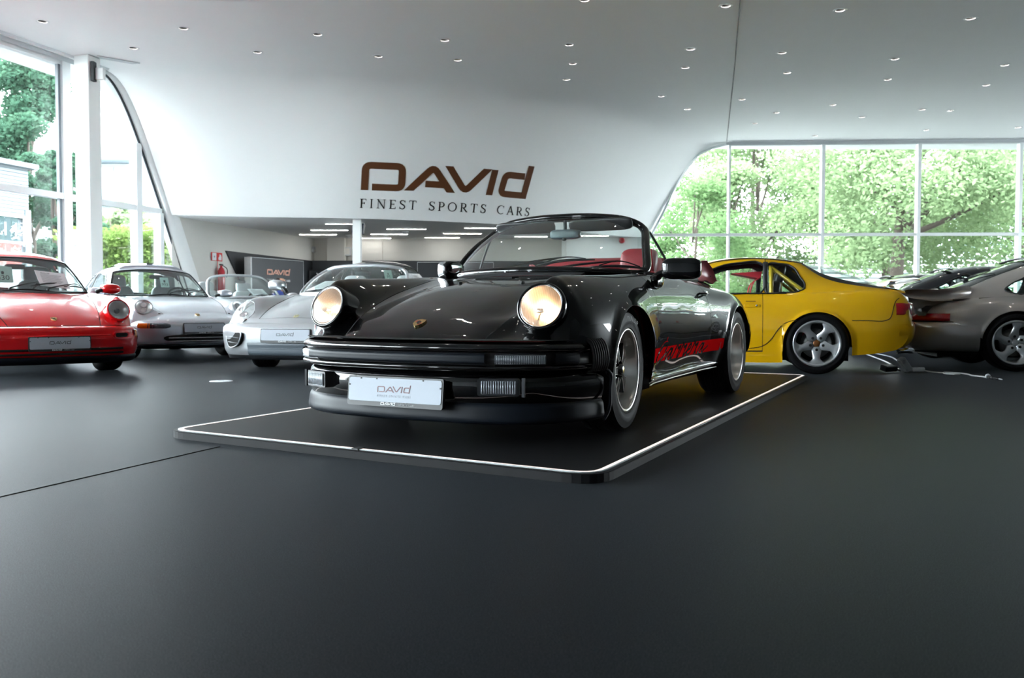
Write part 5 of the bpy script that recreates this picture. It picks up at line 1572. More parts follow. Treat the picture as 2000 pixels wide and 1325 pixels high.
def cab_screen(car, m, seal=True, wipers=True):
    bot = [(-.405, 0, .862), (-.435, .25, .858), (-.53, .49, .848), (-.735, .69, .832)]
    top = [(-.99, 0, 1.265), (-1.0, .25, 1.258), (-1.03, .45, 1.232), (-1.075, .56, 1.18)]
    def mir(c): return [(x, -y, z) for x, y, z in c[:0:-1]] + c
    B, T = spline(mir(bot), 30), spline(mir(top), 30)
    rows = [hermite([0, .5, 1], np.array([b, (b + t) / 2 + np.array([.028, 0, .022]), t]), np.linspace(0, 1, 9)) for b, t in zip(B, T)]
    ws = MB(); ws.grid(rows); car.part(ws, 'windscreen', WGLASS)
    loop = np.vstack([rows[0][1:-1], T[1:-1], rows[-1][::-1][1:-1], B[::-1][1:-1]])
    for _ in range(2): loop = .5 * loop + .25 * (np.roll(loop, 1, 0) + np.roll(loop, -1, 0))
    fr = MB(); fr.tube(loop, .024, 10, closed=True); f = car.part(fr, 'windscreen_frame', m)
    cl = loop.mean(0); fr = MB(); fr.tube(loop + (cl - loop) * .04, .010, 6, closed=True); car.part(fr, 'windscreen_seal', BLACKP, f)
    b = MB(); b.sq((-.93, 0, 1.15), (.04, .2, .06), .5, 16, 10); car.part(b, 'interior_mirror', BLACKP)

def silver_cabrio():
    car = Car('convertible_car', 'pale silver open convertible seen behind the silver coupe, near the exit sign', None, (-4.33, 14.95, 0), 41, P_PEARL)
    nine_body(car, '993', roof=False); cab_screen(car, P_PEARL); cabin(car, LIGHTL, dash=LIGHTL)
    for x in (0, -2.272):
        for sd in (1, -1): put_wheel(car, x, .785 if x == 0 else .83, .315, sd, 'cup', .315, .2135, .215, detail=False)
    later_lamps(car); later_front(car, P_PEARL)
    for sd in (1, -1): mirror(car, (-.62, .88 * sd, .90), sd, P_PEARL, size=(.15, .20, .12), foot=(-.62, .73 * sd, .85), style='round')
    b = MB(); b.sq((-2.1, 0, .88), (.8, 1.3, .16), .5, 20, 10); car.part(b, 'roof_cover', LIGHTL)
    o = car_to_world(car, (-.62, .20, .955)); a = car.root.rotation_euler.z
    f, l = Vector((math.cos(a), math.sin(a), 0)), Vector((-math.sin(a), math.cos(a), 0))
    s = price_sheet(car, o, l, Vector((0, 0, .6)) - f * .8 - l * .25, .30, .21); tag(s, 'white price sheet behind the windscreen of the pale open convertible', 'price sheet', 'price sheets in the windscreens')
    wiper(car, (-.455, .04, .868), (-.60, .34, .93), ((-.50, .16, .89), (-.64, .52, .905)))
    return car
CAB = silver_cabrio()

def dark_back_car():
    car = Car('sports_car', 'black coupe with mint badge, half hidden behind the silver roadster', None, (-1.75, 15.3, .26), 33, P_DARK)
    nine_body(car, '993'); nine_greenhouse(car); cabin(car, BLKL)
    for x in (0, -2.272):
        for sd in (1, -1): put_wheel(car, x, .785 if x == 0 else .83, .315, sd, 'cup', .315, .2135, .215, detail=False)
    later_lamps(car); later_front(car, P_DARK)
    for sd in (1, -1): mirror(car, (-.60, .90 * sd, .885), sd, P_DARK, size=(.15, .21, .12), foot=(-.60, .74 * sd, .845), style='round')
    sticker(car, (-.80, -.12, 1.03), 0, 'M', .09, .16, .19)
    o = car_to_world(car, (-.58, .32, .985)); a = car.root.rotation_euler.z
    f, l = Vector((math.cos(a), math.sin(a), 0)), Vector((-math.sin(a), math.cos(a), 0))
    s = price_sheet(car, o, l, Vector((0, 0, .7)) - f * .7 - l * .3, .30, .21); tag(s, 'white price sheet behind the windscreen of the black coupe at the back', 'price sheet', 'price sheets in the windscreens')
    b = MB(); b.box((-1.1, 0, -.13), (4.9, 2.2, .24), bev=.02); b.box((-1.1, 0, -.25), (4.7, 2.0, .03)); 
    b.v = [tuple(car_to_world(car, p)) for p in b.v]; p = b.build('car_podium', DKWALL, smooth=False); tag(p, 'low dark podium carrying the black coupe at the back', 'podium')
    return car
DKB = dark_back_car()

# ---------------- mid-engined silver roadster
def roadster():
    car = Car('convertible_car', 'silver mid-engined roadster with glazed almond headlights, left behind the black convertible', None, (-2.04, 9.64, 0), -11.7, P_SILV2)
    k0 = [(1.03, 0, .50), (.95, 0, .545), (.8, 0, .60), (.6, 0, .66), (.3, 0, .735), (0, 0, .79), (-.3, 0, .835), (-.5, 0, .85), (-1.2, 0, .85), (-1.9, 0, .86), (-2.6, 0, .85), (-3.1, 0, .80), (-3.35, 0, .72)]
    k1 = [(x, .20, z - .003) for x, _, z in k0]
    k2 = [(1.03, .38, .495), (.95, .40, .535), (.8, .43, .583), (.6, .46, .64), (.3, .50, .71), (0, .54, .765), (-.3, .57, .815), (-.5, .59, .835), (-1.2, .60, .835), (-1.9, .60, .85), (-2.6, .58, .84), (-3.1, .56, .79), (-3.35, .54, .71)]
    k3 = [(1.03, .52, .492), (.95, .54, .54), (.8, .56, .605), (.6, .58, .69), (.45, .59, .735), (.3, .605, .765), (0, .62, .80), (-.3, .645, .825), (-.5, .66, .835), (-1.2, .665, .83), (-1.9, .67, .86), (-2.6, .66, .86), (-3.1, .64, .80), (-3.35, .60, .70)]
    k4 = [(1.03, .68, .485), (.95, .70, .535), (.8, .715, .615), (.6, .725, .715), (.45, .728, .765), (.3, .728, .79), (0, .72, .812), (-.3, .72, .82), (-.5, .725, .82), (-1.2, .735, .815), (-1.9, .75, .855), (-2.4, .75, .87), (-2.6, .75, .86), (-3.1, .72, .79), (-3.35, .67, .69)]
    k5 = [(1.03, .82, .475), (.95, .835, .515), (.8, .85, .575), (.6, .855, .645), (.45, .855, .68), (.3, .853, .705), (0, .845, .735), (-.3, .83, .745), (-.5, .825, .745), (-1.2, .83, .73), (-1.9, .86, .74), (-2.4, .87, .75), (-2.6, .87, .74), (-3.1, .83, .69), (-3.35, .76, .62)]
    k6 = [(1.03, .87, .46), (.9, .895, .475), (.6, .905, .50), (.3, .925, .52), (0, .935, .53), (-.4, .905, .50), (-.9, .875, .48), (-1.4, .885, .48), (-1.9, .935, .5), (-2.5, .955, .52), (-3.0, .92, .5), (-3.35, .82, .5)]
    k7 = [(1.03, .86, .44), (.8, .895, .42), (.5, .905, .40), (.4, .91, .30), (.2, .915, .22), (0, .915, .20), (-.35, .89, .16), (-.9, .85, .15), (-1.4, .86, .15), (-2.0, .91, .16), (-2.5, .935, .2), (-2.95, .92, .34), (-3.35, .80, .44)]
    AR = [(0, .32, .35), (-2.6, .32, .36)]
    net = Net([k0, k1, k2, k3, k4, k5, k6, k7], pf=[0, .015, .05, .10, .18, .28, .31, .31], x0f=.40, pr=[0, 0, .02, .05, .08, .14, .16, .16], x0r=-3.0)
    hr, dF, dR = -.30, -.50, -1.55
    cols = cols_for(-3.35, 1.03, AR, [hr - .004, hr + .004, dF - .003, dF + .003, dR - .003, dR + .003, -.62, -1.75, .878, .886])
    v = net.rows([5, 5, 5, 6, 7, 7, 7], extra=(2.0 - .03, 2.03, 3.98))
    P = net.eval(cols, v, AR, ks=5, flare=.010, fw=.03)
    def cls(x, vm, c, sd):
        if hr < x < .886 and 1.97 < vm < 2.03: return 'body_gap'
        if hr - .005 < x < hr + .005 and vm < 2.03: return 'body_gap'
        if .878 < x < .886 and vm < 2.03: return 'body_gap'
        if hr < x < .88 and vm < 2: return 'hood'
        if -1.75 < x < -.62 and vm < 3.8: return None
        if (abs(x - dF) < .0035 or abs(x - dR) < .0035) and vm > 3.8: return 'body_gap'
        if dR < x < dF and vm > 3.8: return 'door#%d' % sd
        return 'body'
    regs, G = emit(P, cols, v, cls); car.regions(regs, {'body_gap': GAPM}); edge_lips(car, G, cols, AR)
    underbody(car, .75, -3.1, 2.6, [(0, .32, .35, .88), (-2.6, .32, .36, .91)], z0=.13)
    for x in (0, -2.6):
        for sd in (1, -1): put_wheel(car, x, .885 if x == 0 else .915, .322, sd, 'cup', .322, .235, .225, steer=R(14) if x == 0 else 0, detail=True)
    half = [(1.075, 0), (1.07, .2), (1.05, .40), (1.00, .60), (.91, .76), (.78, .86), (.62, .905), (.48, .918), (.395, .922)]
    path = sym_path(half, 91)
    bm = MB(); bm.grid(sweep(path, arc_profile([(-.10, .520), (-.04, .502), (-.008, .478), (.004, .44), (.002, .38), (-.008, .30), (-.02, .235), (-.045, .19)], 30)))
    bp = car.part(bm, 'front_bumper', P_SILV2)
    i0 = [i for i in range(len(path)) if abs(path[i][1]) < .46]
    bm = MB(); bm.grid(sweep(path[i0[0]:i0[-1] + 1], arc_profile([(-.03, .325), (-.004, .322), (-.012, .27), (-.026, .20), (-.06, .185)], 10))); car.part(bm, 'front_air_dam', mat('slate_insert', (.09, .11, .13), .4, noise=.05), bp)
    bm = MB(); bm.grid(sweep(path, [(-.045, .195), (-.06, .15), (-.2, .14)])); car.part(bm, 'front_splitter', BLACKP, bp)
    for sd in (1, -1):
        yaw = R(31) * sd; c = (.992, .612 * sd, .350)
        pl = frame_place(c, (-math.sin(yaw), math.cos(yaw), 0), (-.1, 0, 1), (math.cos(yaw), math.sin(yaw), .05))
        poly = spline([(-.140 * sd, .06), (0, .072), (.120 * sd, .075), (.138 * sd, .05), (.115 * sd, -.045), (.085 * sd, -.075), (-.02 * sd, -.075), (-.09 * sd, -.045)], 36, closed=True)
        poly = [tuple(q) for q in poly]
        if sd < 0: poly = poly[::-1]
        bm = MB(); bm.tube([pl(u, q, .010) for u, q in poly], .006, 6, closed=True); rim = car.part(bm, 'intake_rim', P_SILV2, bp)
        bm = MB(); bm.prism(poly, pl, .010, base=-.06); car.part(bm, 'side_intake', GAPM, rim, smooth=False)
        for q in (.028, -.028):
            bm = MB(); bm.tube([pl(u, q - .006 * k, .0125) for k, u in enumerate((-.10, 0, .10))], .0045, 6); car.part(bm, 'intake_bar', mat('grey_bar', (.16, .17, .18), .4, noise=.05), rim)
        # almond lamp following the wing surface
        def wing(x, y):
            i = int(np.argmin(abs(cols - x))); best = P[max(0, i - 14):i + 15].reshape(-1, 3); k = np.argmin((best[:, 0] - x)**2 + (best[:, 1] - y)**2); return best[k, 2]
        out = [(.86, .585), (.83, .72), (.75, .81), (.64, .838), (.54, .81), (.49, .74), (.52, .65), (.62, .58), (.75, .545)]
        op = spline(np.array(out), 40, closed=True); cx, cyy = op.mean(0)
        rings = []
        for f in (1.0, .8, .55, .3, .05): rings.append([(cx + (x - cx) * f, sd * (cyy + (y - cyy) * f), wing(cx + (x - cx) * f, cyy + (y - cyy) * f) + .003) for x, y in op])
        bm = MB(); bm.grid(rings, closev=True, flip=sd < 0); lamp = car.part(bm, 'headlight', mat('pale_lamp_housing', (.42, .46, .46), .4, 0., coat=.5, noise=.12, nscale=8))
        bm = MB(); bm.tube([(p[0], p[1], p[2]) for p in rings[0]], .004, 5, closed=True); car.part(bm, 'lamp_joint', MULLD, lamp)
        for x, y, r in ((.73, .655, .042), (.615, .735, .036)):
            z = wing(x, y); n = Vector((.62, .1 * sd, .75)).normalized(); q = n.to_track_quat('Y', 'Z').to_matrix()
            bm = MB(); bm.lathe([(r * 1.15, 0), (r * 1.1, .010), (r, .011), (r * .8, .004), (r * .35, .002), (0, .008)], 'y', 28); bm.v = [tuple(q @ Vector(p) + Vector((x, y * sd, z + .004))) for p in bm.v]; car.part(bm, 'lamp_projector', CHROME, lamp)
    # yellow-green nose emblem
    b = MB(); pl = frame_place((.842, 0, .588), (0, 1, 0), (-.9, 0, .4)); b.prism(round_rect(.045, .06, .01), pl, .004, base=-.002); em = car.part(b, 'nose_emblem', mat('pale_yellow_enamel', (.62, .58, .30), .3, .2, noise=.05), smooth=False)
    b = MB(); b.tube([pl(-.014, .02, .005), pl(0, -.02, .005), pl(.016, .022, .005)], .003, 5); car.part(b, 'emblem_mark', INK, em)
    number_plate(car, (1.088, 0, .40), R(4), detail=1)
    for sd in (1, -1): mirror(car, (-.50, .90 * sd, .945), sd, P_SILV2, size=(.16, .20, .13), foot=(-.47, .745 * sd, .85), style='round')
    # screen
    bot = [(-.33, 0, .85), (-.36, .25, .846), (-.44, .48, .84), (-.66, .69, .825)]; top = [(-1.02, 0, 1.195), (-1.03, .25, 1.19), (-1.06, .43, 1.17), (-1.11, .54, 1.135)]
    def mir(c): return [(x, -y, z) for x, y, z in c[:0:-1]] + c
    B, T = spline(mir(bot), 30), spline(mir(top), 30)
    rows = [hermite([0, .5, 1], np.array([b, (b + t) / 2 + np.array([.02, 0, .03]), t]), np.linspace(0, 1, 9)) for b, t in zip(B, T)]
    ws = MB(); ws.grid(rows); car.part(ws, 'windscreen', WGLASS)
    loop = np.vstack([rows[0][1:-1], T[1:-1], rows[-1][::-1][1:-1], B[::-1][1:-1]])
    for _ in range(2): loop = .5 * loop + .25 * (np.roll(loop, 1, 0) + np.roll(loop, -1, 0))
    fr = MB(); fr.tube(loop, .022, 10, closed=True); f = car.part(fr, 'windscreen_frame', P_SILV2)
    cabin(car, LIGHTL, dash=GREYL, sx=-1.2, sz=.36, backtop=.58)
    b = MB(); b.sq((-1.0, 0, 1.10), (.04, .2, .06), .5, 16, 10); car.part(b, 'interior_mirror', BLACKP)
    for sd in (1, -1): b = MB(); b.tube(spline([(-1.72, .16 * sd, .84), (-1.72, .18 * sd, 1.02), (-1.72, .33 * sd, 1.06), (-1.72, .48 * sd, 1.02), (-1.72, .50 * sd, .84)], 16), .018, 8); car.part(b, 'roll_hoop', BLKL)
    b = MB(); b.sq((-2.3, 0, .87), (1.0, 1.2, .10), .5, 20, 8); car.part(b, 'engine_cover', P_SILV2)
    wiper(car, (-.36, -.25, .86), (-.48, .02, .90), ((-.40, -.45, .872), (-.52, .15, .905)))
    o = car_to_world(car, (-.56, -.28, .935)); a = car.root.rotation_euler.z
    f, l = Vector((math.cos(a), math.sin(a), 0)), Vector((-math.sin(a), math.cos(a), 0))
    s = price_sheet(car, o, l, Vector((0, 0, .42)) - f * .85 + l * .5, .297, .30); tag(s, 'white price sheet lying on the dashboard of the silver roadster', 'price sheet', 'price sheets in the windscreens')
    bm = MB(); bm.grid(sweep(sym_path([(-3.42, 0), (-3.4, .4), (-3.3, .7), (-3.1, .87), (-2.98, .92)], 41), arc_profile([(-.05, .72), (0, .65), (.01, .45), (-.02, .28), (-.05, .22)], 12))); car.part(bm, 'rear_bumper', P_SILV2)
    return car
ROAD = roadster()
# ---------------- yellow hatchback coupe, side on
def yellow_car():
    car = Car('sports_car', 'yellow hatchback coupe with open side window and silver five-spoke wheel, parked side on', None, (.986, 10.20, 0), -103, P_YEL)
    xw = -2.40
    k0 = [(.93, 0, .50), (.85, 0, .58), (.5, 0, .72), (0, 0, .82), (-.45, 0, .87), (-.62, 0, .88), (-1.5, 0, .85), (-2.3, 0, .86), (-2.8, 0, .87), (-3.1, 0, .875), (-3.26, 0, .855), (-3.33, 0, .80), (-3.38, 0, .70), (-3.40, 0, .58)]
    k1 = [(x, .3, z - .004) for x, _, z in k0]
    k2 = [(x, .52, z - .012) for x, _, z in k0]
    k3 = [(x, .62, z - .02) for x, _, z in k0]
    k4 = [(.93, .64, .49), (.85, .66, .57), (.5, .71, .70), (0, .74, .79), (-.45, .755, .825), (-1.2, .765, .83), (-2.0, .765, .832), (-2.4, .765, .845), (-2.8, .755, .862), (-3.1, .73, .862), (-3.26, .71, .84), (-3.33, .70, .785), (-3.38, .69, .69), (-3.40, .68, .57)]
    k5 = [(.93, .70, .48), (.85, .74, .54), (.5, .80, .64), (.3, .82, .69), (0, .83, .715), (-.45, .815, .735), (-1.2, .818, .745), (-1.9, .828, .745), (-2.4, .84, .755), (-2.8, .825, .76), (-3.1, .79, .75), (-3.26, .765, .72), (-3.33, .75, .68), (-3.38, .735, .62), (-3.40, .72, .54)]
    k6 = [(.93, .72, .46), (.6, .82, .5), (.2, .862, .54), (0, .868, .55), (-.4, .852, .53), (-1.0, .842, .52), (-1.6, .846, .53), (-2.0, .862, .55), (-2.4, .872, .555), (-2.8, .858, .55), (-3.1, .82, .54), (-3.26, .785, .53), (-3.33, .765, .52), (-3.38, .745, .51), (-3.40, .735, .50)]
    k7 = [(.93, .70, .42), (.6, .81, .30), (.36, .85, .25), (0, .86, .20), (-.4, .83, .13), (-1.0, .81, .112), (-1.6, .815, .112), (-2.0, .84, .115), (-2.1, .85, .12), (-2.4, .86, .18), (-2.72, .85, .20), (-2.8, .845, .205), (-3.1, .80, .24), (-3.26, .77, .275), (-3.33, .755, .32), (-3.38, .74, .40), (-3.40, .73, .46)]
    AR = [(0, .315, .345), (xw, .305, .338)]
    net = Net([k0, k1, k2, k3, k4, k5, k6, k7], pf=[0, .02, .06, .09, .12, .17, .18, .18], x0f=.40, pr=[0, .005, .02, .04, .06, .075, .08, .08], x0r=-3.0, sig=.02)
    dF, dR = -.55, -1.862
    cols = cols_for(-3.40, .93, AR, [dF - .003, dF + .003, dR - .003, dR + .003, -.64, -3.245, -3.235, -2.68] + list(np.arange(-3.40, -3.0, .02)), step=.03, n=34)
    v = net.rows([3, 3, 3, 3, 6, 9, 10], extra=(3.98, 6.72, 6.75))
    P = net.eval(cols, v, AR, ks=5, flare=.016, fw=.022)
    def cls(x, vm, c, sd):
        if -3.2 < x < -.64 and vm < 3.9: return None
        if (abs(x - dF) < .0035 or abs(x - dR) < .0035) and 3.8 < vm < 6.75: return 'body_gap'
        if dR < x < dF and 6.72 < vm < 6.75: return 'body_gap'
        if dR < x < dF and 3.8 < vm < 6.72: return 'door#%d' % sd
        return 'body'
    regs, G = emit(P, cols, v, cls); car.regions(regs, {'body_gap': GAPM}); edge_lips(car, G, cols, AR, depth=.05)
    underbody(car, .6, -2.74, 2.4, [(0, .315, .345, .84), (xw, .305, .338, .845)], z0=.13)
    for x, yo in ((0, .845), (xw, .862)):
        for sd in (1, -1): put_wheel(car, x, yo, .318, sd, 'cup', .318, .2355, .245, detail=(x == xw), ang0=-90)
    b = MB()
    for sd in (1,): b.sq((xw + .10, .74, .40), (.07, .06, .13), .5, 14, 8)
    car.part(b, 'brake_caliper', mat('red_caliper', (.30, .01, .015), .4, noise=.05))
    # body seams: hatch side, bumper line, wing line
    def ys(x, z):
        i = int(np.argmin(abs(P[:, -1, 0] - x))); q = P[i]; mk = v >= 4; return float(np.interp(-z, -q[mk, 2], q[mk, 1]))
    for pts in ([(-2.735, .556), (-2.9, .556), (-3.05, .556), (-3.10, .575), (-3.125, .63), (-3.14, .70), (-3.17, .765), (-3.24, .80)], [(-2.05, .50), (-2.0, .44), (-1.95, .36), (-1.87, .29), (-1.78, .265), (-1.6, .26)], [(-2.065, .515), (-2.14, .548), (-2.20, .553)]):
        q = spline(np.array(pts), 26)
        b = MB(); b.tube([(x, ys(x, z) + .0005, z) for x, z in q], .0042, 5); car.part(b, 'panel_seam', GAPM)
    # greenhouse
    g0 = [(-.62, 0, .885), (-.8, 0, .985), (-1.0, 0, 1.09), (-1.2, 0, 1.18), (-1.35, 0, 1.222), (-1.55, 0, 1.243), (-1.75, 0, 1.247), (-1.97, 0, 1.236), (-2.27, 0, 1.19), (-2.5, 0, 1.135), (-2.69, 0, 1.083), (-2.9, 0, 1.015), (-3.05, 0, .962), (-3.22, 0, .895), (-3.27, 0, .872)]
    g1 = [(x, .33, z - .012) for x, _, z in g0]
    zr = [(-.62, .842), (-.8, .92), (-1.0, 1.01), (-1.2, 1.10), (-1.35, 1.155), (-1.45, 1.18), (-1.63, 1.203), (-1.92, 1.196), (-2.15, 1.172), (-2.27, 1.145), (-2.36, 1.075), (-2.48, 1.0), (-2.6, .958), (-2.75, .926), (-2.96, .896), (-3.1, .88), (-3.22, .868), (-3.27, .86)]
    yr = lambda x: float(np.interp(-x, [.62, .8, 1.0, 1.2, 1.5, 2.0, 2.27, 2.48, 2.7, 3.1, 3.27], [.715, .67, .625, .59, .57, .565, .575, .635, .665, .66, .64]))
    g2 = [(x, yr(x), z) for x, z in zr]
    zb = lambda x: float(np.interp(-x, [.62, 1.0, 2.0, 2.4, 2.8, 3.1, 3.27], [.828, .826, .828, .838, .852, .852, .835])); yb = lambda x: float(np.interp(-x, [.62, 1.0, 2.4, 2.8, 3.1, 3.27], [.75, .762, .762, .75, .722, .70]))
    g4 = [(x, yb(x), min(zb(x), z - .006)) for x, _, z in g2]
    g3 = [(a[0], (a[1] + c[1]) / 2 + .018 * min(1, max(0, (a[2] - c[2]) / .3)), (a[2] + c[2]) / 2) for a, c in zip(g2, g4)]
    door_w = [(-.90, .842), (-1.1, .955), (-1.25, 1.05), (-1.36, 1.105), (-1.47, 1.145), (-1.62, 1.166), (-1.84, 1.166), (-1.868, 1.15), (-1.858, .86), (-1.84, .842), (-1.4, .838)]
    quart = [(-1.915, 1.14), (-1.935, 1.158), (-2.03, 1.154), (-2.135, 1.138), (-2.19, 1.10), (-2.24, 1.01), (-2.285, .93), (-2.278, .885), (-2.23, .86), (-2.05, .846), (-1.90, .842), (-1.895, .87)]
    Pg, cg, vg, ng = greenhouse(car, [g0, g1, g2, g3, g4], [0, .05, .20, .22, .22], -1.3, -1.28, (-3.20, -2.30), [door_w, quart], glass=GLASS, step=.02, ns=(4, 7, 12, 10), rgv=1.72, border=2.02)
    # the door window is wound down: remove its pane, keep the far one
    for o in list(car.root.children):
        if o.name.startswith('side_window'):
            c = sum((Vector(q.co) for q in o.data.vertices), Vector()) / len(o.data.vertices)
            if c.x > -1.88: bpy.data.objects.remove(o)
    for sd in (1, -1):
        b = MB(); pts = [(-1.892, .745 * sd, .838), (-1.892, .70 * sd, 1.0), (-1.895, .635 * sd, 1.168)]
        b.tube(spline(pts, 8), .026, 8, squash=(.5, 1)); car.part(b, 'door_pillar', BLACKP)
        b = MB(); b.tube(spline([(-.64, .735 * sd, .838), (-1.0, .63 * sd, 1.035), (-1.2, .60 * sd, 1.125), (-1.4, .58 * sd, 1.185), (-1.63, .575 * sd, 1.21), (-1.95, .572 * sd, 1.205), (-2.28, .588 * sd, 1.155)], 40), .006, 6); car.part(b, 'roof_gutter', GAPM)
        b = MB(); b.tube([(-1.893, .585 * sd, 1.20), (-1.893, .62 * sd, 1.17)], .0045, 5); car.part(b, 'roof_seam', GAPM)
        b = MB(); b.tube(spline([(-.66, .765 * sd, .832), (-1.4, .774 * sd, .834), (-2.1, .774 * sd, .838)], 12), .009, 6); car.part(b, 'waist_seal', BLACKP)
        yh = ys(-1.76, .705)
        b = MB(); b.sq((-1.755, sd * (yh + .004), .706), (.17, .022, .042), .45, 22, 10); h = car.part(b, 'door_handle', P_YEL)
        b = MB(); b.sq((-1.80, sd * (yh + .012), .708), (.022, .012, .022), .8, 12, 8); car.part(b, 'handle_lock', CHROME, h)
        b = MB(); b.box((-1.74, sd * (yh + .001), .752), (.10, .006, .012)); car.part(b, 'handle_recess_shade', mat('ochre_shadow_slot', (.30, .16, .004), .4, noise=.05), h, smooth=False)  # shade of the recess put into a darker yellow strip
        # tail lamp round the corner
        tp = sym_path([(-3.418, 0), (-3.41, .25), (-3.392, .46), (-3.362, .60), (-3.315, .695), (-3.25, .752), (-3.17, .782), (-3.10, .795)], 91)
        ii = [i for i in range(len(tp)) if .36 < tp[i][1] * sd < .785]
        b = MB(); b.grid(sweep(tp[ii[0]:ii[-1] + 1], arc_profile([(-.03, .742), (-.010, .738), (.002, .71), (.010, .65), (.010, .615), (-.02, .604)], 12))); car.part(b, 'tail_lamp', TAILR)
        m = mirror(car, (-1.02, .93 * sd, .90), sd, BLACKP, size=(.15, .21, .115), foot=(-1.0, .77 * sd, .85))
        b = MB(); b.box((-1.02, .93 * sd, .905), (.152, .212, .008), bev=.003); car.part(b, 'mirror_band', MULLD, m, smooth=False)
    # hatch spoiler
    b = MB(); rows = []
    for y in np.linspace(-.62, .62, 21):
        f = 1 - .25 * (abs(y) / .62)**3
        rows.append([(-3.08, y, .895), (-3.14, y, .93 + .05 * f), (-3.27, y, .945 + .062 * f), (-3.42, y * .98, .945 + .062 * f), (-3.425, y * .98, .94 + .045 * f), (-3.28, y, .925 + .012 * f), (-3.20, y, .87)])
    b.grid(rows, closev=True); car.part(b, 'rear_wing', P_YEL)
    b = MB(); b.sq((-2.06, 0, 1.245), (.03, .03, .03), .7, 10, 8); b.tube([(-2.06, 0, 1.24), (-2.075, 0, 1.268)], .006, 6); car.part(b, 'roof_aerial', BLACKP)
    bm = MB(); bm.grid(sweep(sym_path([(-3.44, 0), (-3.435, .3), (-3.40, .55), (-3.33, .72), (-3.2, .79)], 41), arc_profile([(-.05, .56), (-.015, .54), (.0, .50), (.0, .44), (-.03, .34), (-.10, .27)], 16))); car.part(bm, 'rear_bumper', P_YEL)
    b = MB(); b.lathe([(.028, 0), (.034, .004), (.036, .16), (.030, .16), (.027, .01)], 'x', 20, c=(-3.42, .38, .235)); car.part(b, 'exhaust_pipe', CHROME)
    # cabin: black shell seats with red belts, yellow roll cage
    b = MB(); b.box((-1.6, 0, .24), (1.9, 1.3, .04)); b.box((-2.3, 0, .42), (.9, 1.25, .3)); car.part(b, 'cabin_floor', BLKL, smooth=False)
    b = MB(); b.grid([[(-.75, y, .84), (-.95, y, .86), (-1.05, y, .82), (-1.05, y, .55)] for y in np.linspace(-.66, .66, 9)]); car.part(b, 'dashboard', BLKL)
    steering(car, -1.17, .36, .80, .18)
    for sd in (1, -1):
        s = seat(car, -1.62, .36 * sd, .36, BLKL, .62, .22)
        for k, y in enumerate((.27, .45)):
            b = MB(); b.tube(spline([(-1.86, y * sd, 1.02), (-1.80, y * sd, .98), (-1.74, y * sd, .80), (-1.66, y * sd, .60)], 12), .024, 6, squash=(1, .2)); car.part(b, 'harness_belt', REDC, s)
        b = MB(); b.box((-1.25, .72 * sd, .56), (1.2, .04, .44), bev=.015); car.part(b, 'door_card', BLKL, smooth=False)
    b = MB(); b.add([(-1.56, -.10, 1.085), (-1.90, -.05, 1.10), (-1.88, -.05, 1.02), (-1.56, -.62, 1.085), (-1.90, -.62, 1.10), (-1.88, -.62, 1.02)], [(0, 1, 4, 3), (1, 2, 5, 4), (0, 2, 1), (2, 0, 3, 5), (3, 4, 5)]); car.part(b, 'red_sun_blind', REDC, smooth=False)
    cage = MB(); cy_ = mat('yellow_cage_tube', (.66, .46, .02), .35, noise=.03, coat=.5)
    b = MB(); b.tube(spline([(-1.96, .60, .35), (-1.96, .58, .95), (-1.96, .50, 1.14), (-1.96, 0, 1.16), (-1.96, -.50, 1.14), (-1.96, -.58, .95), (-1.96, -.60, .35)], 40), .022, 8); cg_ = car.part(b, 'roll_cage', cy_)
    for q in ([(-1.96, .52, 1.12), (-2.62, .50, .62)], [(-1.96, -.52, 1.12), (-2.62, -.50, .62)], [(-1.96, .50, 1.12), (-2.6, -.46, .62)], [(-1.96, .56, .80), (-1.96, -.56, .80)], [(-2.05, .46, 1.10), (-2.08, .48, .60)]):
        b = MB(); b.tube(q, .020, 8); car.part(b, 'cage_tube', cy_, cg_)
    b = MB(); b.tube([(-2.06, .30, .60), (-2.09, .30, 1.12)], .014, 8); car.part(b, 'steel_rod', CHROME)
    half = [(.96, 0), (.95, .3), (.90, .5), (.80, .68), (.6, .80), (.42, .85)]
    bm = MB(); bm.grid(sweep(sym_path(half, 51), arc_profile([(-.1, .53), (-.03, .50), (.0, .44), (0, .36), (-.02, .24), (-.06, .17)], 16))); car.part(bm, 'front_bumper', P_YEL)
    return car
YEL = yellow_car()

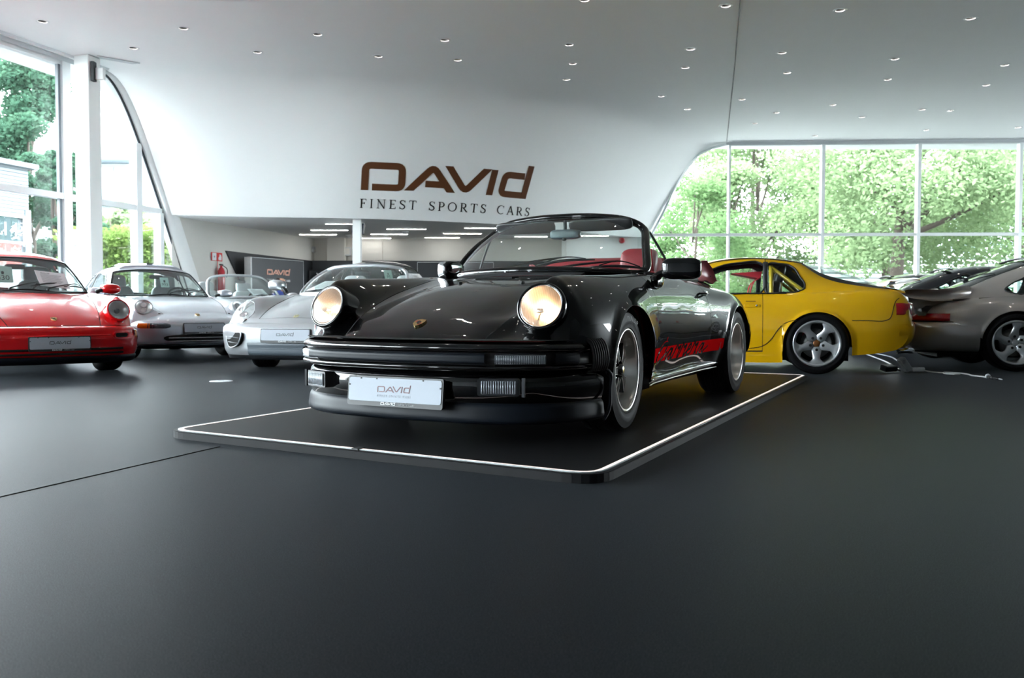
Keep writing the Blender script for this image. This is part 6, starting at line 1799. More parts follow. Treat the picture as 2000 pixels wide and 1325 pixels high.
# ---------------- grey turbo and the dark coupes behind it
def tail_coupe(label, loc, phi, m, spoiler=True, group=None, glass=None, wing='whale'):
    car = Car('sports_car', label, group, loc, phi, m)
    AR = nine_body(car, '993'); nine_greenhouse(car); cabin(car, BLKL)
    for x in (0, -2.272):
        for sd in (1, -1): put_wheel(car, x, .80 if x == 0 else .872, .314, sd, 'twist', .314, .239, .25, detail=(x < -1), ang0=-62)
    later_lamps(car); later_front(car, m, plate=False)
    path = sym_path([(-3.34, 0), (-3.335, .2), (-3.31, .40), (-3.25, .58), (-3.15, .71), (-3.0, .80), (-2.85, .85), (-2.72, .872), (-2.635, .878)], 71)
    bm = MB(); bm.grid(sweep(path, arc_profile([(-.06, .545), (-.01, .528), (.006, .50), (.012, .44), (.008, .34), (-.008, .27), (-.03, .225), (-.08, .20)], 26))); bp = car.part(bm, 'rear_bumper', m)
    bm = MB(); bm.grid(sweep(path, [(-.055, .548), (-.012, .538), (-.004, .530)])); car.part(bm, 'bumper_seam', GAPM, bp)
    bm = MB(); bm.grid(sweep(path, [(-.05, .225), (-.06, .19), (-.2, .18)])); car.part(bm, 'rear_valance', BLACKP, bp)
    # tail lamps as a band round the corner
    for sd in (1, -1):
        ii = [i for i in range(len(path)) if .30 < path[i][1] * sd < .835]
        G = sweep(path[ii[0]:ii[-1] + 1], arc_profile([(-.10, .625), (-.045, .622), (-.026, .60), (-.014, .555), (-.03, .545)], 10))
        k = -1 if sd < 0 else 0
        end = G[-1] if sd < 0 else G[0]
        bm = MB(); bm.grid(G); car.part(bm, 'tail_lamp', TAILR)
        b = MB(); b.lathe([(.030, 0), (.037, .004), (.039, .16), (.033, .16), (.029, .01)], 'x', 20, c=(-3.37, .50 * sd, .225)); car.part(b, 'exhaust_pipe', ALU)
    rows = [(-3.30, .60), (-3.22, .66), (-3.10, .70)]
    bm = MB(); bm.grid([[(-3.30 + .16 * (abs(y) / .74)**2.6, y, .60), (-3.27 + .16 * (abs(y) / .74)**2.6, y, .655), (-3.16 + .10 * (abs(y) / .74)**2.6, y, .715)] for y in np.linspace(-.72, .72, 25)]); car.part(bm, 'rear_panel', BLACKP)
    if wing == 'whale':
        bm = MB(); rows = []
        for y in np.linspace(-.63, .63, 33):
            e = abs(y) / .63; up = .05 * max(0, (e - .72) / .28)**1.5 if e > .72 else 0
            f = 1 - .10 * e**3
            rows.append([(-2.66, y, .90 + up * .3), (-2.70, y * 1.0, .915 + up * .5), (-2.85, y, .865 + up), (-3.02, y, .835 + up * 1.2), (-3.18, y, .850 + up), (-3.30 - .03 * f, y * .97, .868 + up * .6), (-3.355 - .03 * f, y * .95, .862), (-3.36 - .03 * f, y * .95, .835), (-3.28, y * .95, .80), (-3.05, y * .96, .765 + .0 * up), (-2.85, y * .97, .77), (-2.70, y * .98, .81), (-2.66, y * .99, .86)])
        G_ = np.array(rows); bm.grid(G_, closev=True)
        n_ = len(rows[0]); bm.f += [tuple(range(n_)), tuple(len(bm.v) - n_ + i for i in range(n_))[::-1]]; bm.m += [0, 0]
        w_ = car.part(bm, 'rear_wing', m)
        bm = MB(); rows = []
        for y in np.linspace(-.56, .56, 15): rows.append([(-2.72, y, .80), (-3.30, y, .81), (-3.29, y, .72), (-3.20, y, .68), (-2.95, y, .70), (-2.75, y, .74)])
        bm.grid(rows, closev=True); n_ = 6; bm.f += [tuple(range(n_)), tuple(len(bm.v) - n_ + i for i in range(n_))[::-1]]; bm.m += [0, 0]; car.part(bm, 'wing_base', m, w_)
        for k in range(5): bm = MB(); bm.box((-3.298, -.4 + .2 * k, .765), (.012, .16, .05), bev=.004); car.part(bm, 'wing_grille', BLACKP, w_, smooth=False)
    else:
        bm = MB(); bm.sq((-2.9, 0, .83), (.4, 1.0, .06), .5, 20, 8); w_ = car.part(bm, 'engine_grille', BLACKP)
    b = MB(); b.tube(spline([(-2.0, y, 1.262 - .10 * y * y) for y in np.linspace(-.52, .52, 9)], 17), .016, 6, squash=(2.2, .6)); car.part(b, 'roof_spoiler', BLACKP)
    b = MB(); b.tube(spline([(-2.28, .0, 1.14), (-2.42, .10, 1.085), (-2.52, .22, 1.02)], 10), .008, 6); b.sq((-2.55, 0, 1.02), (.07, .06, .05), .8, 12, 8); b.tube([(-2.57, -.02, 1.03), (-2.45, -.22, 1.075), (-2.36, -.40, 1.085)], .007, 6); car.part(b, 'rear_wiper', BLACKP)
    for sd in (1, -1): mirror(car, (-.60, .90 * sd, .885), sd, m, size=(.15, .21, .12), foot=(-.60, .74 * sd, .845), style='round')
    return car
TURBO = tail_coupe('warm grey coupe with large rear wing and twisted five-spoke wheels at the right edge', (7.855, 9.67, 0), 78, P_GREY)
DC1 = tail_coupe('dark coupe directly behind the warm grey coupe, only roof and rear window showing', (8.25, 12.25, 0), 78, P_DARK, wing=None)
DC2 = tail_coupe('slate coupe farthest back in the row of tails on the right', (8.6, 14.9, 0), 78, P_DGRY, wing=None)
# ------------------------------------------------------------------ platform, lettering, lamps and small things in the hall
def rr_path(poly, r, n=8):
    P = [np.array(p, float) for p in poly]; out = []
    for i in range(len(P)):
        a, b_, c = P[i - 1], P[i], P[(i + 1) % len(P)]
        u1 = (a - b_) / np.linalg.norm(a - b_); u2 = (c - b_) / np.linalg.norm(c - b_)
        for k in range(n):
            t = k / (n - 1); out.append((1 - t)**2 * (b_ + u1 * r) + 2 * t * (1 - t) * b_ + t * t * (b_ + u2 * r))
    return np.array(out)
PA, PBc, PC = np.array([-1.81, 4.43]), np.array([.33, 3.21]), np.array([2.86, 8.26])
PD = PA + (PC - PBc)
plat = empty('display_platform', (0, 0, 0)); tag(plat, 'low black display platform with glowing edge strip under the black convertible', 'platform')
outer = rr_path([PA, PBc, PC, PD], .16)
b = MB(); n_ = len(outer)
b.add([(x, y, 0) for x, y in outer] + [(x, y, .034) for x, y in outer] + [(x * .9995, y * .9995, .037) for x, y in outer],
      [tuple(range(2 * n_, 3 * n_))] + [(i, (i + 1) % n_, n_ + (i + 1) % n_, n_ + i) for i in range(n_)] + [(n_ + i, n_ + (i + 1) % n_, 2 * n_ + (i + 1) % n_, 2 * n_ + i) for i in range(n_)])
b.build('platform_body', mat('platform_black', (.008, .008, .009), .5, noise=.25, nscale=6, spec=.15), plat, smooth=False)
cen = outer.mean(0)
def inset(d):
    T = np.roll(outer, -1, 0) - np.roll(outer, 1, 0); T /= np.linalg.norm(T, axis=1)[:, None]; N = np.stack([-T[:, 1], T[:, 0]], 1)
    s_ = np.sign(((cen - outer) * N).sum(1))[:, None]; return outer + N * s_ * d
i1, i2, i3, i4 = inset(.030), inset(.052), inset(.022), inset(.060)
b = MB(); b.grid([[(p[0], p[1], .0395), (q[0], q[1], .0395)] for p, q in zip(i1, i2)], closeu=True); b.build('edge_light', EDGE_E, plat, smooth=False)
b = MB(); b.grid([[(p[0], p[1], .0375), (p[0], p[1], .041), (q[0], q[1], .041), (q[0], q[1], .038)] for p, q in zip(i3, i1)], closeu=True); b.build('edge_profile', MULLD, plat, smooth=False)
m_ = PA + (PBc - PA) * .515; d_ = (PBc - PA) / np.linalg.norm(PBc - PA)
b = MB(); b.box((0, 0, 0), (.035, .05, .008), rot=Matrix.Rotation(math.atan2(d_[1], d_[0]), 3, 'Z')); nn_ = np.array([-d_[1], d_[0]])
b.v = [(p[0] + m_[0] + nn_[0] * .04, p[1] + m_[1] + nn_[1] * .04, p[2] + .040) for p in b.v]; b.build('edge_joint', BLACKP, plat, smooth=False)

# wall lettering, every letter a thing of its own
def sgn_place(w_, zc, kz, s0=3.95):
    return lambda u, q, d: sign_pt(s0 + (u + w_ / 2) * (1 - .105 * (zc + q * kz - 3.3)), zc + q * kz, d)
for k, nm in enumerate(('D', 'A', 'V', 'I', 'd')):
    b = MB(); logo(b, 3.73, sgn_place(3.73, 3.30, .86), .008, only=[k], thick=1.02)
    o = b.build('wall_letter', LOGOBR, smooth=False)
    tag(o, 'large brown letter %s, %s of the company name on the white fascia' % (nm, ['first', 'second', 'third', 'fourth', 'last'][k]), 'letter', 'brown wall letters')
txt = 'FINEST SPORTS CARS'; gap = .34
tot = sum(SER[c][0] + gap for c in txt) - gap; kx = 3.75 / tot; x = -3.75 / 2
words = ['first', 'second', 'third']; wi = 0; li = 0; names = txt.split(' ')
for c in txt:
    if c == ' ': wi += 1; li = 0
    else:
        b = MB()
        for pts, wd in SER[c][1]: b.ribbon([(x + p[0] * kx, p[1] * .20 - .10) for p in pts], np.asarray(wd) * .20 * .88, sgn_place(3.75, 2.79, .86), .006)
        o = b.build('slogan_letter', LOGODK, smooth=False)
        ordn = ['first', 'second', 'third', 'fourth', 'fifth', 'sixth'][li]
        tag(o, 'small dark serif letter %s, %s letter of the word %s on the fascia' % (c, ordn, names[wi]), 'letter', 'dark slogan letters'); li += 1
    x += (SER[c][0] + gap) * kx

# recessed ceiling lamps
SLAB = ['first from the left in the front row on the left', 'second from the left in the front row on the left', 'third from the left in the front row on the left', 'fourth from the left in the front row on the left',
        'first from the left in the row above the fascia', 'second from the left in the row above the fascia', 'third from the left in the row above the fascia', 'fourth from the left in the row above the fascia',
        'nearest of three in line above the sign end', 'middle of three in line above the sign end', 'farthest of three in line above the sign end',
        'cut by the top edge, left of the joint', 'close to the joint at the top edge', 'front of the pair left of the joint', 'back of the pair left of the joint', 'nearer one over the curved fascia corner', 'farther one over the curved fascia corner',
        'front one right of the joint at the top', 'front one at the top right', 'front of the pair right of the joint', 'back of the pair right of the joint',
        'front of the middle pair on the right', 'back of the middle pair on the right', 'front of the pair at the right edge', 'back of the pair at the right edge',
        'hugging the joint in its far half', 'second from the joint in its far half', 'nearest the far end of the joint', 'middle one in the fourth row on the right', 'lower middle one in the fifth row on the right',
        'left one of the twin far lamps', 'right one of the twin far lamps', 'left one above the window head', 'middle one above the window head', 'right one above the window head']
ring = sharp(MB().lathe([(.0632, .0015), (.0640, -.002), (.068, -.005), (.092, -.004), (.097, .001)], 'z', 28).mesh('downlight', mat('satin_white_trim', (.78, .79, .80), .35, noise=.02)), 40)
gim = MB().lathe([(.046, .040), (.050, .030), (.044, .026), (.036, .034), (.034, .046)], 'z', 24).mesh('lamp_gimbal', ALU)
lampd = MB().lathe([(.0, .044), (.036, .044)], 'z', 20).mesh('lamp_disc', SPOTE)
blk = MB().lathe([(.0634, .0), (.0615, .083), (.0, .084)], 'z', 24).mesh('lamp_well', DARK)
# extra lamps of the same grid over the front part of the hall, outside the frame
for k, (x, y) in enumerate(SPOTS + extra):
    o = link('downlight', ring, None, (x * KB, y * KB, CEIL - .0005))
    lb = SLAB[k] if k < len(SLAB) else None
    tag(o, ('small recessed ceiling downlight, ' + lb) if lb else 'small recessed ceiling downlight over the front of the hall, row %s, lamp %s' % (['one', 'two', 'three', 'four'][(k - 35) // 7], ['one', 'two', 'three', 'four', 'five', 'six', 'seven'][(k - 35) % 7]), 'downlight', 'recessed ceiling downlights' if lb else 'downlights over the front of the hall')
    link('lamp_well', blk, o); link('lamp_gimbal', gim, o, (.013, 0, -.001)); link('lamp_disc', lampd, o, (.013, 0, -.001))

# slim ceiling lights of the back room
LEDS = [(-3.26, 16.82, 0.85), (-3.84, 18.13, 0.88), (-4.33, 19.25, 0.93), (-3.27, 20.18, 0.98), (-2.72, 19.08, 0.92), (-2.19, 17.86, 0.92), (-1.62, 19.99, 0.91), (-1.09, 18.91, 0.94), (-0.57, 17.6, 0.91), (0.43, 19.66, 0.83), (1.77, 19.36, 0.88)]
for k, (x, y, l) in enumerate(LEDS):
    b = MB(); b.box((0, 0, 0), (l, .040, .02), bev=.005); o = b.build('strip_light', MULL, None, (x * KB, y * KB, LOWC - .012), smooth=False)
    pos = ['nearest one, crossing behind the white post', 'second from the front, left of the post', 'third from the front, farthest left', 'farthest one, just right of the post', 'third from the front, right of the post', 'second from the front, right of the post', 'farthest one, in the middle bay', 'third from the front, in the middle bay', 'second from the front, beside the windscreen', 'left one seen through the windscreen', 'right one seen through the windscreen'][k]
    tag(o, 'slim ceiling strip light, ' + pos, 'light', 'strip lights of the back room')
    b = MB(); b.box((0, 0, -.0115), (l * .97, .024, .004)); b.build('light_diffuser', LEDE, o, smooth=False)

# pivoting bracket between pillar and ceiling
b = MB(); b.box((pc[0] + .155, pc[1] - .10, CEIL - .27), (.05, .10, .32)); o = b.build('gate_motor', BLACKP, smooth=False); tag(o, 'black motor box with white arm at the top of the pillar', 'motor')
b = MB(); b.box((pc[0] + .25, pc[1] - .06, CEIL - .30), (.14, .08, .20), rot=None, bev=.01); b.build('motor_arm', GLOSSW, o, smooth=False)
b = MB(); b.prism([(pc[0] + .22, pc[1] - .12), (pc[0] + .75, pc[1] + .32), (pc[0] + .60, pc[1] + .36), (pc[0] + .20, pc[1] + .04)], lambda u, q, d: (u, q, CEIL - .005 - d), .012); b.build('ceiling_slot', MULLD, o, smooth=False)
# box on the back pillar
xb, yb = B3(-2.90, 0, 0)[0], B3(0, 16.15, 0)[1]
b = MB(); b.box((xb - .005, yb + .16, LOWC - .17), (.25, .15, .22), rot=Matrix.Rotation(R(6), 3, 'Y'), bev=.015); o = b.build('loudspeaker', mat('navy_box', (.012, .018, .04), .4, noise=.1), smooth=False); tag(o, 'small dark blue loudspeaker behind the top of the white post', 'loudspeaker')
b = MB(); b.box((xb, yb + .075, LOWC - .17), (.06, .05, .08)); b.build('speaker_bracket', BLACKP, o, smooth=False)

# things on the back-room walls
ldir = (C0 - np.array(L0)); ldir /= np.linalg.norm(ldir); ln = np.array([ldir[1], -ldir[0]])
def lwall(px_t, z, off=.012):
    p = np.array(L0) + (C0 - np.array(L0)) * px_t + ln * off; return (p[0], p[1], z)
def lplace(t, z, off): return frame_place(lwall(t, z, off), (ldir[0], ldir[1], 0), (0, 0, 1), (ln[0], ln[1], 0))
pl = lplace(.24, 1.77, .012)
b = MB(); b.prism([(-.19, -.09), (.19, -.09), (.19, .09), (-.19, .09)], pl, .012); o = b.build('fire_sign', mat('sign_red', (.62, .02, .02), .4, noise=.02), smooth=False); tag(o, 'red and white fire sign on the white wall, left of the dark panel', 'sign')
b = MB(); b.prism([(-.165, -.08), (-.02, -.08), (-.02, .08), (-.165, .08)], pl, .0135, base=.01); b.prism([(.06, -.07), (.16, -.07), (.165, .0), (.14, .05), (.09, .06), (.085, .01), (.05, -.02)], pl, .0135, base=.01); b.build('sign_panel', PAPER, o, smooth=False)
b = MB(); b.prism([(-.11, -.012), (-.07, -.012), (-.07, .012), (-.11, .012)], pl, .0145, base=.013); b.prism([(-.096, -.026), (-.084, -.026), (-.084, .026), (-.096, .026)], pl, .0145, base=.013); b.build('sign_mark', INK, o, smooth=False)
q = lwall(.245, 1.33, .11)
b = MB(); b.lathe([(0, -.30), (.07, -.30), (.075, -.28), (.075, .12), (.05, .19), (.025, .21), (.022, .25), (0, .25)], 'z', 20); o = b.build('fire_extinguisher', mat('extinguisher_red', (.50, .015, .03), .3, coat=.6, noise=.03), None, q); tag(o, 'red fire extinguisher hanging on the wall under the fire sign', 'extinguisher')
b = MB(); b.box((0, 0, .27), (.05, .12, .03)); b.tube(spline([(0, .05, .26), (.09, .06, .2), (.10, .03, 0)], 10), .01, 6); b.build('extinguisher_valve', BLACKP, o, smooth=False)
b = MB(); b.box((-ln[0] * .055 - 0, -ln[1] * .055, .05), (.05, .05, .1)); b.build('extinguisher_bracket', MULLD, o, smooth=False)
pl = lplace(.245, 1.63, .012); b = MB(); b.tube([pl(0, .1, .006), pl(0, -.18, .006)], .006, 6); o = b.build('alarm_conduit', MATS['sign_red']); tag(o, 'thin red conduit between fire sign and extinguisher', 'conduit')
for t, z, nm, lab in ((.985, 2.2, 'wall_sensor', 'small pale wall sensor high on the inner left wall near the corner'),):
    pl = lplace(t, z, .01); b = MB(); b.prism(round_rect(.10, .16, .03), pl, .06); o = b.build(nm, MULLD, smooth=False); tag(o, lab, 'sensor')
    b = MB(); b.prism(round_rect(.06, .05, .015), lambda u, q, d: pl(u, q - .03, d), .066, base=.05); b.build('sensor_window', BW, o, smooth=False)
ybk = C0[1] - .105
for x, z, w_, h_, nm, lab, cat, mm in ((B3(-4.25, 0, 0)[0], 2.22, .11, .16, 'wall_sensor', 'small pale wall sensor on the back wall, left of the notice', 'sensor', MULLD), (B3(-3.90, 0, 0)[0], 2.15, .20, .22, 'wall_notice', 'small grey framed notice on the back wall beside the white post', 'notice', MULLD)):
    pl = frame_place((x, ybk - (.02 if 'sensor' in nm else .015), z), (1, 0, 0), (0, 0, 1), (0, -1, 0)); b = MB(); b.prism(round_rect(w_, h_, .02), pl, .03, base=-.03); o = b.build(nm, mm, smooth=False); tag(o, lab, cat)
    b = MB(); b.prism(round_rect(w_ * .7, h_ * .7, .01), pl, .034, base=.02); b.build('notice_face', BW, o, smooth=False)
for x, y, lab in ((-2.3, 18.6, 'round white smoke detector on the low back-room ceiling, right of the post'), (-3.7, 19.5, 'round white smoke detector on the low back-room ceiling, left of the post')):
    b = MB(); b.lathe([(0, -.06), (.03, -.058), (.045, -.04), (.05, -.025), (.08, -.02), (.085, 0)], 'z', 20); o = b.build('smoke_detector', MULL, None, (x * KB, y * KB, LOWC)); tag(o, lab, 'detector')
    b = MB(); b.lathe([(.046, -.036), (.052, -.03), (.05, -.026)], 'z', 20); b.build('detector_grille', INK, o)
# red sounder on the wall seen through the windscreen
b = MB(); b.lathe([(0, -.075), (.05, -.072), (.065, -.05), (.07, -.02), (.075, 0)], 'y', 24); o = b.build('alarm_sounder', MATS['extinguisher_red'], None, (2.80, 20.05 * KB - .001, 2.42)); tag(o, 'round red alarm sounder on the white wall seen through the windscreen', 'alarm')
b = MB(); b.lathe([(0, -.0765), (.025, -.0765), (.03, -.074)], 'y', 20); b.build('sounder_grille', CRED, o)

# company boards, screen and desk in the back room
def board(name, c, ang, w_, h_, label, lw):
    a = R(ang); ex = (math.cos(a), math.sin(a), 0); n = (math.sin(a), -math.cos(a), 0)
    o = empty(name, (c[0], c[1], 0)); tag(o, label, 'board')
    P = lambda z, off=0: frame_place((n[0] * off, n[1] * off, z), ex, (0, 0, 1), n)
    b = MB(); pl = P(c[2]); b.prism([(-w_ / 2, -h_ / 2), (w_ / 2, -h_ / 2), (w_ / 2, h_ / 2), (-w_ / 2, h_ / 2)], pl, .02, base=-.10); b.build('board_panel', DKWALL, o, smooth=False)
    b = MB(); b.tube([pl(-w_ / 2, -h_ / 2, .022), pl(-w_ / 2, h_ / 2, .022), pl(w_ / 2, h_ / 2, .022), pl(w_ / 2, -h_ / 2, .022)], .010, 4); b.build('board_edge', MULLD, o, smooth=False)
    b = MB(); logo(b, lw, lambda u, q, d: pl(u, q + h_ * .12, d), .03, thick=1.15); b.build('board_logo', COPPER, o, smooth=False)
    b = MB(); serif_text(b, 'FINEST SPORTS CARS', .05, lw, lambda u, q, d: pl(u, q - h_ * .14, d), .026, bold=1.8); b.build('board_slogan', PAPER, o, smooth=False)
    b = MB(); pl0 = P(c[2] / 2 - h_ / 4)
    for sx in (-1, 1): b.prism([(sx * w_ * .42 - .03, -(c[2] - h_ / 2) / 2 - .2), (sx * w_ * .42 + .03, -(c[2] - h_ / 2) / 2 - .2), (sx * w_ * .42 + .03, .3), (sx * w_ * .42 - .03, .3)], pl0, -.02, base=-.08)
    for i in range(len(b.v)): b.v[i] = (b.v[i][0], b.v[i][1], max(0.0, b.v[i][2]))
    b.build('board_leg', MULLD, o, smooth=False)
    return o, pl
bo, bpl = board('company_board', (-5.41, 19.9, 1.40), 64, 1.75, .80, 'dark free-standing company board with white end, behind the silver cars', .78)
b = MB(); b.prism([(-.905, -.41), (-.876, -.41), (-.876, .41), (-.905, .41)], bpl, .024, base=-.16); b.build('board_end', GLOSSW, bo, smooth=False)
board('company_board', (-1.42, 21.6, 1.43), 0, 1.9, .80, 'dark company board low at the back, beside the folded mirror of the black convertible', .80)
b = MB(); b.box((0, 0, 0), (.62, .05, .40), bev=.01); o = b.build('wall_screen', BLACKP, None, (-4.92, 22.16, 1.46), smooth=False); tag(o, 'small black screen on the dark wall panel, right of the company board', 'screen')
b = MB(); b.box((0, -.027, 0), (.57, .004, .35)); b.build('screen_glass', mat('screen_dark', (.02, .025, .03), .1, coat=1, noise=.05), o, smooth=False)
b = MB(); b.tube(spline([(-.12, -.033, -.10), (-.06, -.033, .02), (-.10, -.033, .12)], 8), .012, 6); b.build('screen_mark', MULLD, o)
b = MB(); b.box((0, .08, 0), (.1, .14, .1)); b.build('screen_mount', BLACKP, o, smooth=False)
desk = empty('reception_desk', (-3.95, 18.4, 0), R(90)); tag(desk, 'white reception desk behind the silver roadster, mostly hidden', 'desk')
b = MB(); b.box((0, 0, .74), (1.5, .7, .04), bev=.008); b.build('desk_top', GLOSSW, desk, smooth=False)
b = MB(); b.box((0, -.30, .36), (1.42, .04, .72)); b.build('desk_front', GLOSSW, desk, smooth=False)
for sx in (-.71, .71): b = MB(); b.box((sx, 0, .36), (.04, .64, .72)); b.build('desk_side', GLOSSW, desk, smooth=False)

# seated person at the desk, only the crown of the head shows
def person(loc, rz):
    root = empty('person', loc, rz); tag(root, 'seated person with dark hair and blue shirt behind the silver roadster, only head showing', 'person')
    def skin(name, V, E_, rad, m, sub=2):
        me = bpy.data.meshes.new(name); me.from_pydata(V, E_, []); me.materials.append(m); o = link(name, me, root)
        md = o.modifiers.new('s', 'SKIN'); sv = me.skin_vertices[0].data
        for i, r in enumerate(rad): sv[i].radius = (r, r * .9)
        sv[0].use_root = True; md.use_smooth_shade = True
        ms = o.modifiers.new('u', 'SUBSURF'); ms.levels = ms.render_levels = sub
        return o
    sk = mat('skin', (.62, .36, .25), .5, noise=.06, nscale=12)
    V = [(0, 0, .50), (0, 0, .70), (.03, 0, .92), (.05, 0, 1.06), (.08, 0, 1.14), (.10, 0, 1.20), (.04, .19, 1.00), (.10, .27, .80), (.32, .20, .76), (.40, .18, .765), (.04, -.19, 1.00), (.10, -.27, .80), (.32, -.20, .76), (.40, -.18, .765), (.10, .11, .50), (.44, .12, .52), (.46, .12, .10), (.56, .12, .05), (.10, -.11, .50), (.44, -.12, .52), (.46, -.12, .10), (.56, -.12, .05)]
    E_ = [(0, 1), (1, 2), (2, 3), (3, 4), (4, 5), (3, 6), (6, 7), (7, 8), (8, 9), (3, 10), (10, 11), (11, 12), (12, 13), (0, 14), (14, 15), (15, 16), (16, 17), (0, 18), (18, 19), (19, 20), (20, 21)]
    rad = [.15, .14, .16, .10, .055, .05, .065, .05, .038, .03, .065, .05, .038, .03, .09, .065, .05, .04, .09, .065, .05, .04]
    body = skin('body', V, E_, rad, mat('blue_shirt', (.06, .10, .42), .7, noise=.06))
    h = MB(); h.sq((.11, 0, 1.28), (.20, .155, .24), .9, 24, 18)
    h.sq((.21, 0, 1.265), (.035, .03, .045), .9, 10, 8); h.sq((.10, .08, 1.27), (.04, .02, .06), .9, 10, 8); h.sq((.10, -.08, 1.27), (.04, .02, .06), .9, 10, 8)
    h.tube([(.10, 0, 1.12), (.105, 0, 1.22)], .05, 12); head = h.build('head', sk, root)
    for sd in (1, -1):
        e = MB(); e.sq((.198, .032 * sd, 1.295), (.016, .026, .014), .9, 10, 8); e.build('eye', PAPER, head)
    e = MB(); e.sq((.203, 0, 1.222), (.012, .05, .012), .9, 10, 8); e.build('mouth', mat('lips', (.45, .16, .13), .5, noise=.05), head)
    e = MB(); e.sq((.055, 0, 1.31), (.15, .168, .19), .85, 22, 14); e.build('hair', mat('dark_hair', (.03, .018, .015), .6, noise=.3, nscale=60), head)
    # hands with fingers
    for sd in (1, -1):
        hm = MB(); hm.sq((.44, .175 * sd, .77), (.085, .08, .03), .7, 14, 8)
        for f in range(4): hm.tube(spline([(.47, (.145 + .02 * f) * sd, .772), (.51, (.143 + .021 * f) * sd, .775), (.535 - .008 * abs(f - 1.3), (.143 + .021 * f) * sd, .765)], 6), .0085, 6)
        hm.tube(spline([(.43, (.14) * sd, .772), (.455, .12 * sd, .775), (.48, .118 * sd, .77)], 6), .0095, 6); hm.build('hand', sk, root)
    c = MB(); c.sq((0, 0, .45), (.46, .46, .08), .5, 18, 8); c.sq((-.22, 0, .78), (.07, .44, .46), .5, 18, 10); c.tube([(0, 0, .42), (0, 0, .08)], .03, 8)
    for k in range(5): c.tube([(0, 0, .08), (.26 * math.cos(k * 1.2566), .26 * math.sin(k * 1.2566), .03)], .018, 6)
    c.v = [tuple(root.matrix_basis @ Vector(p)) for p in c.v]
    o = c.build('office_chair', BLKL); tag(o, 'black office chair under the seated person behind the silver roadster', 'chair')
person((-5.02, 18.35, -.09), R(-8))

# ---- floor outlet, cables and chargers
b = MB(); b.lathe([(0, .004), (.085, .004), (.10, .003), (.104, 0)], 'z', 32); o = b.build('floor_outlet', mat('white_cover', (.62, .65, .68), .4, noise=.03), None, (-2.66, 7.85, 0)); tag(o, 'round white floor outlet lid on the carpet, left of the platform', 'outlet')
b = MB(); b.box((0, 0, .0045), (.05, .012, .002)); b.build('outlet_slot', INK, o, smooth=False)
def cable(name, pts, r, m, label, cat='cable', n=60):
    b = MB(); b.tube(spline(pts, n), r, 6); o = b.build(name, m); tag(o, label, cat); return o
GREYC = mat('grey_cable', (.34, .37, .40), .45, noise=.04)
b = MB(); b.box((0, 0, 0), (.17, .10, .06), rot=Matrix.Rotation(R(25), 3, 'Z') @ Matrix.Rotation(R(12), 3, 'X'), bev=.01); o = b.build('power_adapter', BLACKP, None, (4.02, 9.16, .045), smooth=False); tag(o, 'black power adapter block on the carpet behind the yellow car', 'adapter')
b = MB(); b.tube([(.085, 0, -.01), (.12, -.01, -.03)], .008, 6); b.build('adapter_cord', BLACKP, o)
b = MB(); b.box((0, 0, 0), (.07, .09, .17), rot=Matrix.Rotation(R(-35), 3, 'Y'), bev=.012); o = b.build('battery_charger', mat('grey_charger', (.34, .36, .38), .4, noise=.05), None, (4.18, 9.14, .085), smooth=False); tag(o, 'grey tilted battery charger on the carpet beside the black adapter', 'charger')
b = MB(); b.box((-.03, -.047, .03), (.03, .004, .04)); b.build('charger_label', INK, o, smooth=False)
b = MB(); b.box((0, 0, 0), (.17, .07, .045), rot=Matrix.Rotation(R(18), 3, 'Z'), bev=.008); o = b.build('power_strip', mat('white_cable_plastic', (.60, .62, .63), .45, noise=.03), None, (4.36, 9.25, .0235), smooth=False); tag(o, 'white power strip on the carpet behind the yellow car', 'power strip')
for k in (-1, 0, 1):
    b = MB(); b.lathe([(.017, .0232), (.018, .0238), (.0, .0236)], 'z', 14, c=(.05 * k * .95, .05 * k * .31, 0)); b.build('socket', INK, o)
cable('power_cable', [(4.43, 9.28, .02), (4.47, 9.2, .006), (4.53, 9.02, .006), (4.57, 8.93, .006), (4.62, 8.86, .006), (4.54, 8.80, .006), (4.49, 8.90, .007), (4.56, 9.02, .012), (4.65, 8.98, .008), (4.68, 8.80, .006), (4.64, 8.66, .006), (4.66, 8.50, .006), (4.64, 8.36, .006)], .0085, MATS['white_cable_plastic'], 'white power cable with a loop trailing across the carpet at right')
b = MB(); b.tube([(4.64, 8.36, .012), (4.63, 8.26, .012)], .016, 8); b.tube([(4.63, 8.26, .012), (4.628, 8.16, .012)], .010, 8); o = b.build('cable_plug', BLACKP); tag(o, 'black plug with white collar at the end of the white cable', 'plug')
b = MB(); b.lathe([(.012, -.012), (.022, -.010), (.024, 0), (.022, .010), (.012, .012)], 'y', 14, c=(4.641, 8.37, .022)); b.build('plug_collar', MATS['white_cover'], o)
b = MB(); b.tube([(4.628, 8.16, .012), (4.627, 8.10, .010)], .006, 6); b.build('plug_tip', MATS['white_cover'], o)
cable('charger_lead', [(4.16, 9.2, .03), (4.3, 9.6, .008), (4.62, 10.5, .008), (5.0, 11.8, .008), (5.3, 12.9, .008)], .011, GREYC, 'grey charger lead running back under the yellow car, nearer one')
cable('charger_lead', [(4.20, 9.2, .03), (4.42, 9.7, .008), (4.78, 10.5, .008), (4.95, 11.0, .008), (5.35, 12.2, .008), (5.5, 13.0, .008)], .010, GREYC, 'grey charger lead running back under the yellow car, farther one')

